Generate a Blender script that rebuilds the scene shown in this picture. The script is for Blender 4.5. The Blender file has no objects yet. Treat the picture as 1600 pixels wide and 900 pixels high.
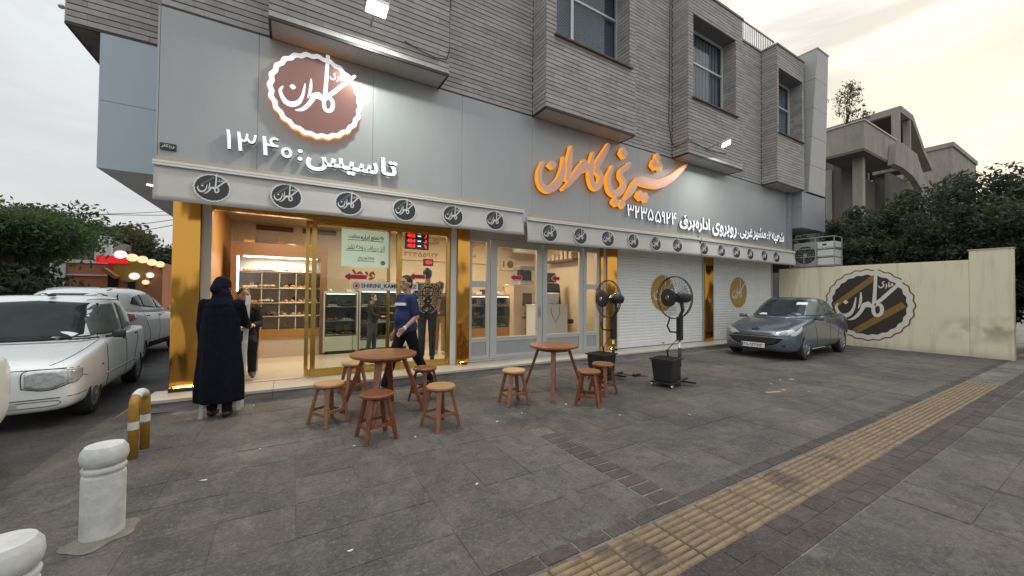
import bpy, bmesh, math, random
import numpy as np
from mathutils import Vector, Matrix, Euler
from mathutils.bvhtree import BVHTree

random.seed(7)
SC = bpy.context.scene
COL = SC.collection
PI = math.pi

# ------------------------------------------------------------------ camera
CAM_H = 1.5
_X = np.array([989, 20, 586.0]); _X /= np.linalg.norm(_X)
_Y = np.array([-347, 8, 586.0]); _Y -= _X * _X.dot(_Y); _Y /= np.linalg.norm(_Y)
_Z = np.cross(_X, _Y)
cam_data = bpy.data.cameras.new("camera")
cam_data.sensor_width = 36.0
cam_data.lens = 36.0 * 586.0 / 1600.0
cam_data.clip_start = 0.05
cam_data.clip_end = 3000.0
cam = bpy.data.objects.new("camera", cam_data)
COL.objects.link(cam)
cam.matrix_world = Matrix((
    (_X[0], -_X[1], -_X[2], 0.0),
    (_Y[0], -_Y[1], -_Y[2], 0.0),
    (_Z[0], -_Z[1], -_Z[2], CAM_H),
    (0, 0, 0, 1)))
SC.camera = cam

def ray(px, py):
    d = np.array([px - 800.0, py - 450.0, 586.0])
    return d @ _X, d @ _Y, d @ _Z
def gp(px, py, z=0.0):
    r = ray(px, py); t = (z - CAM_H) / r[2]
    return Vector((r[0] * t, r[1] * t, z))
def fp(px, py, y):
    r = ray(px, py); t = y / r[1]
    return Vector((r[0] * t, y, CAM_H + r[2] * t))
def xp(px, py, x):
    r = ray(px, py); t = x / r[0]
    return Vector((x, r[1] * t, CAM_H + r[2] * t))

# ------------------------------------------------------------------ sky and light
SUN_EL = math.radians(16.0)
SUN_AZ = math.radians(79.5)          # from +Y towards +X
SC.view_settings.view_transform = 'Standard'
SC.view_settings.look = 'None'
SC.view_settings.exposure = 0.12
SC.view_settings.gamma = 1.0
world = bpy.data.worlds.new("World")
SC.world = world
world.use_nodes = True
wn = world.node_tree
wn.nodes.clear()
W = wn.nodes.new; WL = wn.links.new
w_out = W('ShaderNodeOutputWorld'); w_bg = W('ShaderNodeBackground')
w_bg.inputs['Strength'].default_value = 0.1
w_sky = W('ShaderNodeTexSky'); w_sky.sky_type = 'NISHITA'; w_sky.sun_disc = False
w_sky.sun_elevation = SUN_EL; w_sky.sun_rotation = SUN_AZ
w_sky.altitude = 1200; w_sky.dust_density = 3.0
w_tc = W('ShaderNodeTexCoord')
def wmath(op, a, b=None, c=None):
    n = W('ShaderNodeMath'); n.operation = op
    for i, v in enumerate((a, b, c)):
        if v is None: continue
        if isinstance(v, (int, float)): n.inputs[i].default_value = v
        else: WL(v, n.inputs[i])
    return n.outputs[0]
def wmix(f, a, b):
    n = W('ShaderNodeMix'); n.data_type = 'RGBA'
    for s, v in ((0, f), (6, a), (7, b)):
        if isinstance(v, (int, float)): n.inputs[s].default_value = v
        elif isinstance(v, tuple): n.inputs[s].default_value = v + (1.0,)
        else: WL(v, n.inputs[s])
    return n.outputs[2]
w_sep = W('ShaderNodeSeparateXYZ'); WL(w_tc.outputs['Generated'], w_sep.inputs[0])
sun_dir = (math.sin(SUN_AZ) * math.cos(SUN_EL), math.cos(SUN_AZ) * math.cos(SUN_EL), math.sin(SUN_EL))
w_dot = W('ShaderNodeVectorMath'); w_dot.operation = 'DOT_PRODUCT'
WL(w_tc.outputs['Generated'], w_dot.inputs[0]); w_dot.inputs[1].default_value = sun_dir
near_sun = wmath('MAXIMUM', w_dot.outputs['Value'], 0.0)
broad = wmath('POWER', near_sun, 2.0)
tight = wmath('POWER', near_sun, 60.0)
w_map = W('ShaderNodeMapping'); WL(w_tc.outputs['Generated'], w_map.inputs['Vector'])
w_map.inputs['Scale'].default_value = (1.0, 1.3, 5.5)
w_map.inputs['Rotation'].default_value = (0.25, 0.1, 0.5)
w_no = W('ShaderNodeTexNoise'); WL(w_map.outputs[0], w_no.inputs['Vector'])
w_no.inputs['Scale'].default_value = 2.3; w_no.inputs['Detail'].default_value = 8.0
w_no.inputs['Roughness'].default_value = 0.58; w_no.inputs['Distortion'].default_value = 0.5
cl = wmath('MULTIPLY_ADD', w_no.outputs['Fac'], 5.5, -2.3)
w_cl = W('ShaderNodeClamp'); WL(cl, w_cl.inputs[0]); cl = w_cl.outputs[0]
base = wmix(broad, (7.3, 7.6, 7.7), (8.9, 8.5, 7.8))
dark = wmix(broad, (6.6, 6.85, 7.0), (6.2, 5.85, 5.3))
cloud = wmix(cl, dark, base)
horizon = wmath('POWER', wmath('SUBTRACT', 1.0, wmath('ABSOLUTE', w_sep.outputs['Z'])), 5.0)
cloud = wmix(wmath('MULTIPLY', horizon, 0.75), cloud, wmix(broad, (7.3, 6.9, 6.6), (8.6, 7.7, 6.3)))
cloud = wmix(wmath('MULTIPLY', tight, 0.75), cloud, (10.5, 9.3, 6.8))
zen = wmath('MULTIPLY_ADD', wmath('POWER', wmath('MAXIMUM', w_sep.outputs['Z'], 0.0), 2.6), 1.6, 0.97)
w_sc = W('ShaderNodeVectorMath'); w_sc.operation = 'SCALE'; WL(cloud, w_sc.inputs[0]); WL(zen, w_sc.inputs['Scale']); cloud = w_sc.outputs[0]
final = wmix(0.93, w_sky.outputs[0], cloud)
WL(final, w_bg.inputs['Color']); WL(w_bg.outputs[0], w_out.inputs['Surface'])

sun_data = bpy.data.lights.new("sun", 'SUN')
sun_data.energy = 0.5
sun_data.angle = math.radians(25.0)
sun_data.color = (1.0, 0.90, 0.78)
sun = bpy.data.objects.new("sun", sun_data)
COL.objects.link(sun)
sun.rotation_euler = Vector(sun_dir).to_track_quat('Z', 'Y').to_euler()

# ------------------------------------------------------------------ materials
def _col(c): return (c[0], c[1], c[2], 1.0)
def mat(name, color, rough=0.6, metal=0.0, var=0.0, scale=6.0, bump=0.0, bscale=60.0, color2=None,
        island=0.0, spec=0.5, coat=0.0, stretch=None, emit=None, estr=0.0, detail=6.0, bdist=0.01):
    m = bpy.data.materials.new(name); m.use_nodes = True
    nt = m.node_tree; N = nt.nodes.new; L = nt.links.new
    b = nt.nodes['Principled BSDF']
    b.inputs['Base Color'].default_value = _col(color)
    b.inputs['Roughness'].default_value = rough
    b.inputs['Metallic'].default_value = metal
    b.inputs['Specular IOR Level'].default_value = spec
    b.inputs['Coat Weight'].default_value = coat
    b.inputs['Coat Roughness'].default_value = 0.05
    if emit is not None:
        b.inputs['Emission Color'].default_value = _col(emit)
        b.inputs['Emission Strength'].default_value = estr
    vec = None
    if var or bump or island:
        tc = N('ShaderNodeTexCoord')
        geo = N('ShaderNodeNewGeometry')
        vec = geo.outputs['Position']
        mp = N('ShaderNodeMapping'); L(vec, mp.inputs[0])
        if stretch: mp.inputs['Scale'].default_value = stretch
        vec = mp.outputs[0]
    if var or island:
        if color2 is None: color2 = tuple(c * 0.55 for c in color)
        no = N('ShaderNodeTexNoise'); L(vec, no.inputs['Vector'])
        no.inputs['Scale'].default_value = scale; no.inputs['Detail'].default_value = detail
        no.inputs['Roughness'].default_value = 0.65
        mr = N('ShaderNodeMapRange'); L(no.outputs['Fac'], mr.inputs[0])
        mr.inputs[1].default_value = 0.32; mr.inputs[2].default_value = 0.68
        mr.inputs[3].default_value = 0.0; mr.inputs[4].default_value = max(var, 0.0)
        fac = mr.outputs[0]
        if island:
            oi = N('ShaderNodeObjectInfo')
            a = N('ShaderNodeMath'); a.operation = 'ADD'
            L(geo.outputs['Random Per Island'], a.inputs[0]); L(oi.outputs['Random'], a.inputs[1])
            fr = N('ShaderNodeMath'); fr.operation = 'FRACT'; L(a.outputs[0], fr.inputs[0])
            ma = N('ShaderNodeMath'); ma.operation = 'MULTIPLY_ADD'
            L(fr.outputs[0], ma.inputs[0]); ma.inputs[1].default_value = island; L(fac, ma.inputs[2])
            ma.use_clamp = True
            fac = ma.outputs[0]
        mx = N('ShaderNodeMix'); mx.data_type = 'RGBA'
        L(fac, mx.inputs[0]); mx.inputs[6].default_value = _col(color); mx.inputs[7].default_value = _col(color2)
        L(mx.outputs[2], b.inputs['Base Color'])
    if bump:
        n2 = N('ShaderNodeTexNoise'); L(vec, n2.inputs['Vector'])
        n2.inputs['Scale'].default_value = bscale; n2.inputs['Detail'].default_value = 5.0
        bp = N('ShaderNodeBump'); L(n2.outputs['Fac'], bp.inputs['Height'])
        bp.inputs['Strength'].default_value = bump; bp.inputs['Distance'].default_value = bdist
        L(bp.outputs[0], b.inputs['Normal'])
    return m
def emis(name, color, strength):
    m = bpy.data.materials.new(name); m.use_nodes = True
    nt = m.node_tree; nt.nodes.clear()
    e = nt.nodes.new('ShaderNodeEmission'); o = nt.nodes.new('ShaderNodeOutputMaterial')
    e.inputs[0].default_value = _col(color); e.inputs[1].default_value = strength
    nt.links.new(e.outputs[0], o.inputs[0]); return m
def glass(name, tint=(0.95, 0.97, 0.96), refl=1.0, rough=0.02, ior=1.5):
    m = bpy.data.materials.new(name); m.use_nodes = True
    nt = m.node_tree; nt.nodes.clear(); N = nt.nodes.new; L = nt.links.new
    o = N('ShaderNodeOutputMaterial'); t = N('ShaderNodeBsdfTransparent'); g = N('ShaderNodeBsdfGlossy')
    t.inputs[0].default_value = _col(tint); g.inputs['Roughness'].default_value = rough
    f = N('ShaderNodeFresnel'); f.inputs[0].default_value = ior
    mm = N('ShaderNodeMath'); mm.operation = 'MULTIPLY'; gb = N('ShaderNodeNewGeometry'); iv = N('ShaderNodeMath'); iv.operation = 'MULTIPLY_ADD'; L(gb.outputs['Backfacing'], iv.inputs[0]); iv.inputs[1].default_value = -refl; iv.inputs[2].default_value = refl
    L(f.outputs[0], mm.inputs[0]); L(iv.outputs[0], mm.inputs[1])
    mx = N('ShaderNodeMixShader'); L(mm.outputs[0], mx.inputs[0]); L(t.outputs[0], mx.inputs[1]); L(g.outputs[0], mx.inputs[2])
    L(mx.outputs[0], o.inputs[0]); return m

# ------------------------------------------------------------------ mesh builder
class MB:
    def __init__(s): s.v = []; s.f = []; s.m = []
    def quad(s, a, b, c, d, mi=0):
        n = len(s.v); s.v += [tuple(a), tuple(b), tuple(c), tuple(d)]; s.f.append((n, n+1, n+2, n+3)); s.m.append(mi)
    def box(s, x0, x1, y0, y1, z0, z1, mi=0):
        n = len(s.v)
        s.v += [(x0,y0,z0),(x1,y0,z0),(x1,y1,z0),(x0,y1,z0),(x0,y0,z1),(x1,y0,z1),(x1,y1,z1),(x0,y1,z1)]
        for q in ((0,3,2,1),(4,5,6,7),(0,1,5,4),(1,2,6,5),(2,3,7,6),(3,0,4,7)):
            s.f.append(tuple(n+i for i in q)); s.m.append(mi)
        return s
    def obox(s, c, ax, ay, az, mi=0):
        """oriented box: centre and three half-axis vectors"""
        n = len(s.v); c = Vector(c); ax = Vector(ax); ay = Vector(ay); az = Vector(az)
        for k in ((-1,-1,-1),(1,-1,-1),(1,1,-1),(-1,1,-1),(-1,-1,1),(1,-1,1),(1,1,1),(-1,1,1)):
            s.v.append(tuple(c + ax*k[0] + ay*k[1] + az*k[2]))
        for q in ((0,3,2,1),(4,5,6,7),(0,1,5,4),(1,2,6,5),(2,3,7,6),(3,0,4,7)):
            s.f.append(tuple(n+i for i in q)); s.m.append(mi)
        return s
    def bar(s, p0, p1, w, h, up=(0,0,1), w1=None, h1=None, mi=0):
        """rectangular bar from p0 to p1, optional taper"""
        p0 = Vector(p0); p1 = Vector(p1); d = (p1-p0).normalized(); u = Vector(up)
        r = d.cross(u)
        if r.length < 1e-4: r = d.cross(Vector((1,0,0)))
        r.normalize(); u = r.cross(d).normalized()
        w1 = w if w1 is None else w1; h1 = h if h1 is None else h1
        n = len(s.v)
        for p, ww, hh in ((p0, w/2, h/2), (p1, w1/2, h1/2)):
            for a, b in ((-1,-1),(1,-1),(1,1),(-1,1)): s.v.append(tuple(p + r*a*ww + u*b*hh))
        for q in ((0,1,2,3),(7,6,5,4),(0,4,5,1),(1,5,6,2),(2,6,7,3),(3,7,4,0)):
            s.f.append(tuple(n+i for i in q)); s.m.append(mi)
        return s
    def tube(s, pts, r, n=8, cap=True, mi=0, closed=False):
        pts = [Vector(p) for p in pts]; k = len(pts)
        rs = r if isinstance(r, (list, tuple)) else [r]*k
        base = len(s.v); nrm = None
        for i, p in enumerate(pts):
            if closed: d = pts[(i+1) % k] - pts[i-1]
            else: d = pts[min(i+1,k-1)] - pts[max(i-1,0)]
            d.normalize()
            if nrm is None:
                nrm = d.cross(Vector((0,0,1)))
                if nrm.length < 1e-3: nrm = d.cross(Vector((1,0,0)))
            else: nrm = nrm - d * nrm.dot(d)
            nrm.normalize(); b = d.cross(nrm)
            for j in range(n):
                a = 2*PI*j/n
                s.v.append(tuple(p + (nrm*math.cos(a) + b*math.sin(a))*rs[i]))
        for i in range(k if closed else k-1):
            i2 = (i+1) % k
            for j in range(n):
                j2 = (j+1) % n
                s.f.append((base+i*n+j, base+i*n+j2, base+i2*n+j2, base+i2*n+j)); s.m.append(mi)
        if cap and not closed:
            s.f.append(tuple(base+j for j in reversed(range(n)))); s.m.append(mi)
            s.f.append(tuple(base+(k-1)*n+j for j in range(n))); s.m.append(mi)
        return s
    def lathe(s, prof, n=24, c=(0,0,0), axis='z', mi=0, cap=True):
        base = len(s.v); k = len(prof)
        for r, h in prof:
            for j in range(n):
                a = 2*PI*j/n; x = r*math.cos(a); y = r*math.sin(a)
                if axis == 'z': p = (c[0]+x, c[1]+y, c[2]+h)
                elif axis == 'y': p = (c[0]+x, c[1]+h, c[2]-y)
                else: p = (c[0]+h, c[1]+x, c[2]+y)
                s.v.append(p)
        for i in range(k-1):
            for j in range(n):
                j2 = (j+1) % n
                s.f.append((base+i*n+j, base+i*n+j2, base+(i+1)*n+j2, base+(i+1)*n+j)); s.m.append(mi)
        if cap:
            s.f.append(tuple(base+j for j in reversed(range(n)))); s.m.append(mi)
            s.f.append(tuple(base+(k-1)*n+j for j in range(n))); s.m.append(mi)
        return s
    def prism(s, poly, fn, d0, d1, mi=0, side_mi=None):
        """poly in (u,v); fn(u,v,d) -> point; ngon caps at d0 and d1"""
        n = len(s.v); k = len(poly)
        for u, v in poly: s.v.append(tuple(fn(u, v, d0)))
        for u, v in poly: s.v.append(tuple(fn(u, v, d1)))
        s.f.append(tuple(n+i for i in range(k))); s.m.append(mi)
        s.f.append(tuple(n+k+i for i in reversed(range(k)))); s.m.append(mi)
        for i in range(k):
            j = (i+1) % k
            s.f.append((n+i, n+k+i, n+k+j, n+j)); s.m.append(mi if side_mi is None else side_mi)
        return s
    def stroke(s, pts, fn, d0, d1, mi=0, side_mi=None, sub=4):
        """variable-width stroke through (u,v,w) points, extruded from d0 to d1"""
        P = catmull(pts, sub); k = len(P); Lf = []; Rt = []
        for i in range(k):
            a = P[max(i-1,0)]; b = P[min(i+1,k-1)]
            dx, dy = b[0]-a[0], b[1]-a[1]; l = math.hypot(dx, dy) or 1
            nx, ny = -dy/l, dx/l; w = max(P[i][2], 1e-4)/2
            Lf.append((P[i][0]+nx*w, P[i][1]+ny*w)); Rt.append((P[i][0]-nx*w, P[i][1]-ny*w))
        n = len(s.v)
        for a, b in zip(Lf, Rt):
            s.v += [tuple(fn(a[0],a[1],d0)), tuple(fn(b[0],b[1],d0)), tuple(fn(a[0],a[1],d1)), tuple(fn(b[0],b[1],d1))]
        sm = mi if side_mi is None else side_mi
        for i in range(k-1):
            o = n+i*4; q = o+4
            for face, m_ in (((o,o+1,q+1,q),mi), ((o+2,q+2,q+3,o+3),mi), ((o,q,q+2,o+2),sm), ((o+1,o+3,q+3,q+1),sm)):
                s.f.append(face); s.m.append(m_)
        s.f.append((n,n+2,n+3,n+1)); s.m.append(sm)
        e = n+(k-1)*4; s.f.append((e,e+1,e+3,e+2)); s.m.append(sm)
        return s
    def mesh(s, name, mats, smooth=False):
        me = bpy.data.meshes.new(name)
        me.from_pydata(s.v, [], s.f)
        for m_ in (mats if isinstance(mats, (list, tuple)) else [mats]): me.materials.append(m_)
        if any(s.m): me.polygons.foreach_set('material_index', s.m)
        if smooth: me.polygons.foreach_set('use_smooth', [True]*len(me.polygons))
        me.update(); return me
    def build(s, name, mats, parent=None, smooth=False, bevel=0.0, recalc=True, **kw):
        me = s.mesh(name, mats, smooth)
        if recalc or bevel:
            bm = bmesh.new(); bm.from_mesh(me)
            if recalc: bmesh.ops.recalc_face_normals(bm, faces=bm.faces)
            if bevel:
                ed = [e for e in bm.edges if len(e.link_faces) == 2 and e.calc_face_angle(0) > 0.6]
                bmesh.ops.bevel(bm, geom=ed, offset=bevel, segments=2, affect='EDGES', profile=0.6)
            bm.to_mesh(me); bm.free()
        return link(name, me, parent, **kw)
def link(name, me, parent=None, **kw):
    o = bpy.data.objects.new(name, me); COL.objects.link(o)
    if parent is not None: o.parent = parent
    for k, v in kw.items(): o[k] = v
    return o
def auto_smooth(o, ang=0.6):
    me = o.data
    me.polygons.foreach_set('use_smooth', [True]*len(me.polygons))
    me.set_sharp_from_angle(angle=ang)
    return o
def catmull(P, sub):
    if len(P) < 3: return [tuple(map(float, p)) for p in P]
    out = []; k = len(P)
    for i in range(k-1):
        p0 = P[max(i-1,0)]; p1 = P[i]; p2 = P[i+1]; p3 = P[min(i+2,k-1)]
        for j in range(sub):
            t = j/sub; t2 = t*t; t3 = t2*t
            out.append(tuple(0.5*((2*p1[c]) + (-p0[c]+p2[c])*t + (2*p0[c]-5*p1[c]+4*p2[c]-p3[c])*t2 + (-p0[c]+3*p1[c]-3*p2[c]+p3[c])*t3) for c in range(len(p1))))
    out.append(tuple(map(float, P[-1]))); return out
def thing(name, label, cat, loc=(0,0,0), rz=0.0, group=None):
    o = bpy.data.objects.new(name, None); COL.objects.link(o)
    o.empty_display_size = 0.2
    o.location = loc; o.rotation_euler = (0,0,rz); o['label'] = label; o['category'] = cat
    if group: o['group'] = group
    return o
def tag(o, label, cat, group=None):
    o['label'] = label; o['category'] = cat
    if group: o['group'] = group
    return o
def struct(o, kind='structure'):
    o['kind'] = kind; return o
def copy_tree(o, parent=None, **kw):
    kids = [c for c in o.children]
    c = o.copy(); COL.objects.link(c)
    if parent is not None: c.parent = parent
    for ch in kids: copy_tree(ch, c)
    for k, v in kw.items(): c[k] = v
    return c
def evaluated(o):
    dg = bpy.context.evaluated_depsgraph_get()
    me = bpy.data.meshes.new_from_object(o.evaluated_get(dg))
    return me
def bake(o):
    """apply all modifiers of o in place"""
    bpy.context.view_layer.update()
    me = evaluated(o); o.modifiers.clear(); o.data = me; me.name = o.name
    return o

# ------------------------------------------------------------------ Persian text
FORMS = {  # isolated, final, initial, medial
 'ا':('\uFE8D','\uFE8E',None,None),'ب':('\uFE8F','\uFE90','\uFE91','\uFE92'),'ت':('\uFE95','\uFE96','\uFE97','\uFE98'),
 'ج':('\uFE9D','\uFE9E','\uFE9F','\uFEA0'),'د':('\uFEA9','\uFEAA',None,None),'ذ':('\uFEAB','\uFEAC',None,None),
 'ر':('\uFEAD','\uFEAE',None,None),'ز':('\uFEAF','\uFEB0',None,None),'س':('\uFEB1','\uFEB2','\uFEB3','\uFEB4'),
 'ش':('\uFEB5','\uFEB6','\uFEB7','\uFEB8'),'ع':('\uFEC9','\uFECA','\uFECB','\uFECC'),'غ':('\uFECD','\uFECE','\uFECF','\uFED0'),
 'ف':('\uFED1','\uFED2','\uFED3','\uFED4'),'ق':('\uFED5','\uFED6','\uFED7','\uFED8'),'ک':('\uFED9','\uFEDA','\uFEDB','\uFEDC'),
 'م':('\uFEE1','\uFEE2','\uFEE3','\uFEE4'),'ن':('\uFEE5','\uFEE6','\uFEE7','\uFEE8'),'ه':('\uFEE9','\uFEEA','\uFEEB','\uFEEC'),
 'و':('\uFEED','\uFEEE',None,None),'ی':('\uFEEF','\uFEF0','\uFEF3','\uFEF4')}
def shape_word(w):
    out = []
    for i, ch in enumerate(w):
        if ch not in FORMS: out.append(ch); continue
        prev = i > 0 and w[i-1] in FORMS and FORMS[w[i-1]][2] is not None
        nxt = i < len(w)-1 and w[i+1] in FORMS
        iso, fin, ini, med = FORMS[ch]
        if prev and nxt and med: out.append(med)
        elif prev: out.append(fin)
        elif nxt and ini: out.append(ini)
        else: out.append(iso)
    return ''.join(reversed(out))
def text_mesh(body, bold=0.0, extrude=0.0, res=3):
    c = bpy.data.curves.new('lettering', 'FONT'); c.body = body; c.offset = bold; c.extrude = extrude
    c.resolution_u = res
    o = bpy.data.objects.new('lettering', c); COL.objects.link(o)
    bpy.context.view_layer.update()
    me = evaluated(o); bpy.data.objects.remove(o); bpy.data.curves.remove(c)
    return me
def place_text(name, body, x0, x1, z0, z1, y, m, parent=None, depth=0.01, bold=0.0, facing='-y', slope=0.0, side=None, keep_aspect=False, **kw):
    """text facing -Y filling the box [x0,x1] x [z0,z1]; depth grows backwards from y"""
    me = text_mesh(body, bold, 1.0)
    n = len(me.vertices); co = np.empty(n*3); me.vertices.foreach_get('co', co); co = co.reshape(-1,3)
    if n == 0: return None
    mn = co.min(0); mx = co.max(0)
    sx = (x1-x0)/max(mx[0]-mn[0],1e-6); sz = (z1-z0)/max(mx[1]-mn[1],1e-6)
    if keep_aspect:
        sx = sz = min(sx, sz)
    out = np.empty_like(co)
    out[:,0] = x0 + (co[:,0]-mn[0])*sx
    out[:,2] = z0 + (co[:,1]-mn[1])*sz + slope*(out[:,0]-x0)
    front = co[:,2] > 0
    out[:,1] = np.where(front, y, y+depth)
    me.vertices.foreach_set('co', out.ravel())
    me.materials.clear(); me.materials.append(m)
    if side is not None:
        me.materials.append(side)
        for p in me.polygons:
            ys = [out[v][1] for v in p.vertices]
            p.material_index = 1 if max(ys)-min(ys) > depth*0.5 else 0
    for p in me.polygons: p.use_smooth = False
    me.update(); me.name = name
    return link(name, me, parent, **kw)
# ------------------------------------------------------------------ shared materials
M = {}
M['brick'] = mat('taupe_clinker_brick', (0.53,0.505,0.49), 0.85, var=0.45, scale=9, color2=(0.33,0.305,0.295), island=0.6, bump=0.5, bscale=90)
M['mortar'] = mat('dark_mortar', (0.05,0.045,0.042), 0.95)
M['panel'] = mat('silver_grey_composite_panel', (0.385,0.40,0.405), 0.36, metal=0.15, var=0.5, scale=1.3, color2=(0.335,0.35,0.36), bump=0.35, bscale=1.1, bdist=0.03, stretch=(2.2,1,.4))
M['panel_blue'] = mat('blue_grey_composite_panel', (0.42,0.48,0.53), 0.4, metal=0.2, var=0.3, scale=1.2, color2=(0.38,0.44,0.49))
M['panel_back'] = mat('dark_joint', (0.06,0.06,0.06), 0.9); M['light_joint'] = mat('light_sealant_joint', (0.52,0.52,0.50), 0.7)
M['tower'] = mat('stone_cladding_panel', (0.55,0.55,0.53), 0.6, var=0.4, scale=3, color2=(0.47,0.47,0.455), island=0.2)
M['soffit'] = mat('painted_soffit', (0.42,0.42,0.43), 0.45, var=0.3, scale=3)
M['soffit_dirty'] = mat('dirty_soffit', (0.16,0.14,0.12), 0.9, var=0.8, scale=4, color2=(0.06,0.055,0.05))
M['black_trim'] = mat('black_metal_trim', (0.03,0.028,0.027), 0.5)
M['alu'] = mat('silver_painted_aluminium', (0.56,0.57,0.55), 0.38, metal=0.3, var=0.3, scale=5, color2=(0.50,0.51,0.50))
M['alu_white'] = mat('white_aluminium', (0.72,0.72,0.70), 0.35, metal=0.1, var=0.2, scale=6, color2=(0.6,0.6,0.58))
def gold_mat():
    m = mat('polished_gold_sheet', (0.78,0.40,0.08), 0.11, metal=1.0)
    nt = m.node_tree; N = nt.nodes.new; L = nt.links.new; b = nt.nodes['Principled BSDF']
    g = N('ShaderNodeNewGeometry'); mp = N('ShaderNodeMapping'); mp.inputs['Scale'].default_value = (2.0,2.0,.75)
    L(g.outputs['Position'], mp.inputs[0]); no = N('ShaderNodeTexNoise'); no.inputs['Scale'].default_value = 1.5
    no.inputs['Detail'].default_value = 0.7; L(mp.outputs[0], no.inputs['Vector'])
    bp = N('ShaderNodeBump'); bp.inputs['Strength'].default_value = 0.5; bp.inputs['Distance'].default_value = 0.10
    L(no.outputs['Fac'], bp.inputs['Height']); L(bp.outputs[0], b.inputs['Normal'])
    return m
M['gold'] = gold_mat()
M['gold_frame'] = mat('brushed_gold_frame', (0.60,0.38,0.10), 0.25, metal=1.0, bump=0.1, bscale=4, bdist=0.05)
M['glass'] = glass('clear_shop_glass', (0.93,0.95,0.94), 1.0)
M['glass_dark'] = mat('window_glass', (0.05,0.06,0.07), 0.06, spec=0.9)
M['blind'] = mat('grey_blue_blind', (0.50,0.56,0.62), 0.7)
M['curtain'] = mat('pale_green_curtain', (0.44,0.46,0.47), 0.8, var=0.5, scale=3, stretch=(8,8,0.4), color2=(0.22,0.23,0.24))
M['marble'] = mat('grey_marble_step', (0.36,0.34,0.33), 0.35, var=0.9, scale=5, color2=(0.15,0.13,0.13), stretch=(0.6,1,3))
M['marble_top'] = mat('cream_marble_slab', (0.52,0.48,0.40), 0.3, var=0.5, scale=4, color2=(0.40,0.36,0.30))
M['shutter'] = mat('white_shutter_slat', (0.86,0.86,0.85), 0.4, var=0.6, scale=1.4, color2=(0.74,0.74,0.72), stretch=(1.5,1,.35))
M['shutter_hw'] = mat('shutter_guide', (0.5,0.5,0.48), 0.4, metal=0.4)
M['ochre'] = mat('ochre_print', (0.46,0.27,0.06), 0.5, var=0.2, scale=8)
M['cream'] = mat('cream_print', (0.70,0.67,0.58), 0.55)
M['white_print'] = mat('white_print', (0.66,0.66,0.64), 0.55)
M['dark_print'] = mat('charcoal_print', (0.035,0.035,0.04), 0.5)
M['valance'] = mat('beige_awning_fabric', (0.58,0.55,0.52), 0.8, var=0.5, scale=2.2, color2=(0.50,0.475,0.45), bump=0.15, bscale=2.5, bdist=0.08)
M['cassette'] = mat('white_awning_cassette', (0.74,0.73,0.70), 0.35)
M['cassette_beige'] = mat('beige_awning_back', (0.42,0.36,0.27), 0.55, var=0.3, scale=3)
M['wood'] = mat('varnished_walnut_wood', (0.27,0.085,0.033), 0.28, var=1.0, scale=9, color2=(0.11,0.033,0.015), stretch=(1.2,9,1.2), bump=0.15, bscale=30)
M['wood_mid'] = mat('brown_varnished_wood', (0.33,0.125,0.048), 0.3, var=1.0, scale=9, color2=(0.15,0.05,0.02), stretch=(1.2,9,1.2))
M['wood_light'] = mat('pale_beech_wood', (0.47,0.26,0.115), 0.42, var=0.9, scale=9, color2=(0.29,0.14,0.055), stretch=(1.2,9,1.2))
M['wood_leg'] = mat('stained_leg_wood', (0.27,0.12,0.05), 0.45, var=0.7, scale=8, color2=(0.16,0.07,0.03), stretch=(2,2,0.5))
M['black'] = mat('black_plastic', (0.018,0.018,0.02), 0.45)
M['black_matt'] = mat('matt_black', (0.02,0.02,0.022), 0.8)
M['rubber'] = mat('tyre_rubber', (0.022,0.022,0.022), 0.85, bump=0.3, bscale=80)
M['chrome'] = mat('chrome', (0.75,0.75,0.76), 0.15, metal=1.0)
M['steel'] = mat('steel', (0.45,0.45,0.46), 0.35, metal=0.8)
M['red'] = mat('red_sticker', (0.55,0.01,0.015), 0.45)
M['white'] = mat('white_sticker', (0.8,0.8,0.8), 0.5)
M['ink'] = mat('black_ink', (0.015,0.02,0.03), 0.6)
M['paper'] = mat('pale_green_paper', (0.55,0.68,0.62), 0.7, var=0.35, scale=4, color2=(0.48,0.62,0.56), emit=(0.55,0.68,0.62), estr=0.0)
M['wall_cream'] = mat('warm_interior_plaster', (0.66,0.56,0.43), 0.7, var=0.3, scale=2)
M['wall_wood'] = mat('golden_wood_panelling', (0.50,0.27,0.10), 0.45, var=0.7, scale=3, stretch=(6,6,0.5), color2=(0.33,0.15,0.04))
M['cab_brown'] = mat('brown_laminate', (0.22,0.12,0.065), 0.45, var=0.4, scale=3)
M['floor_in'] = mat('cream_floor_tile', (0.50,0.46,0.38), 0.22, var=0.4, scale=3, color2=(0.42,0.38,0.31))
M['case_base'] = mat('pale_green_case_base', (0.42,0.50,0.46), 0.35)
M['counter'] = mat('cream_counter', (0.62,0.50,0.38), 0.5)
M['counter_white'] = mat('white_counter', (0.66,0.68,0.70), 0.4)
M['ceil'] = mat('ceiling_white', (0.62,0.55,0.46), 0.7)
M['concrete_white'] = mat('white_painted_concrete', (0.62,0.62,0.60), 0.75, var=.85, scale=11, color2=(0.42,0.415,0.40), bump=0.5, bscale=25)
M['concrete_grey'] = mat('rough_grey_cement', (0.24,0.22,0.19), 0.9, var=0.9, scale=9, color2=(0.13,0.12,0.11), bump=0.8, bscale=40)
M['yellow_paint'] = mat('worn_yellow_paint', (0.44,0.24,0.03), 0.5, var=0.8, scale=14, color2=(0.27,0.15,0.03), bump=0.2, bscale=60)
M['white_paint'] = mat('white_band_paint', (0.68,0.68,0.66), 0.6, var=0.5, scale=20)

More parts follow.
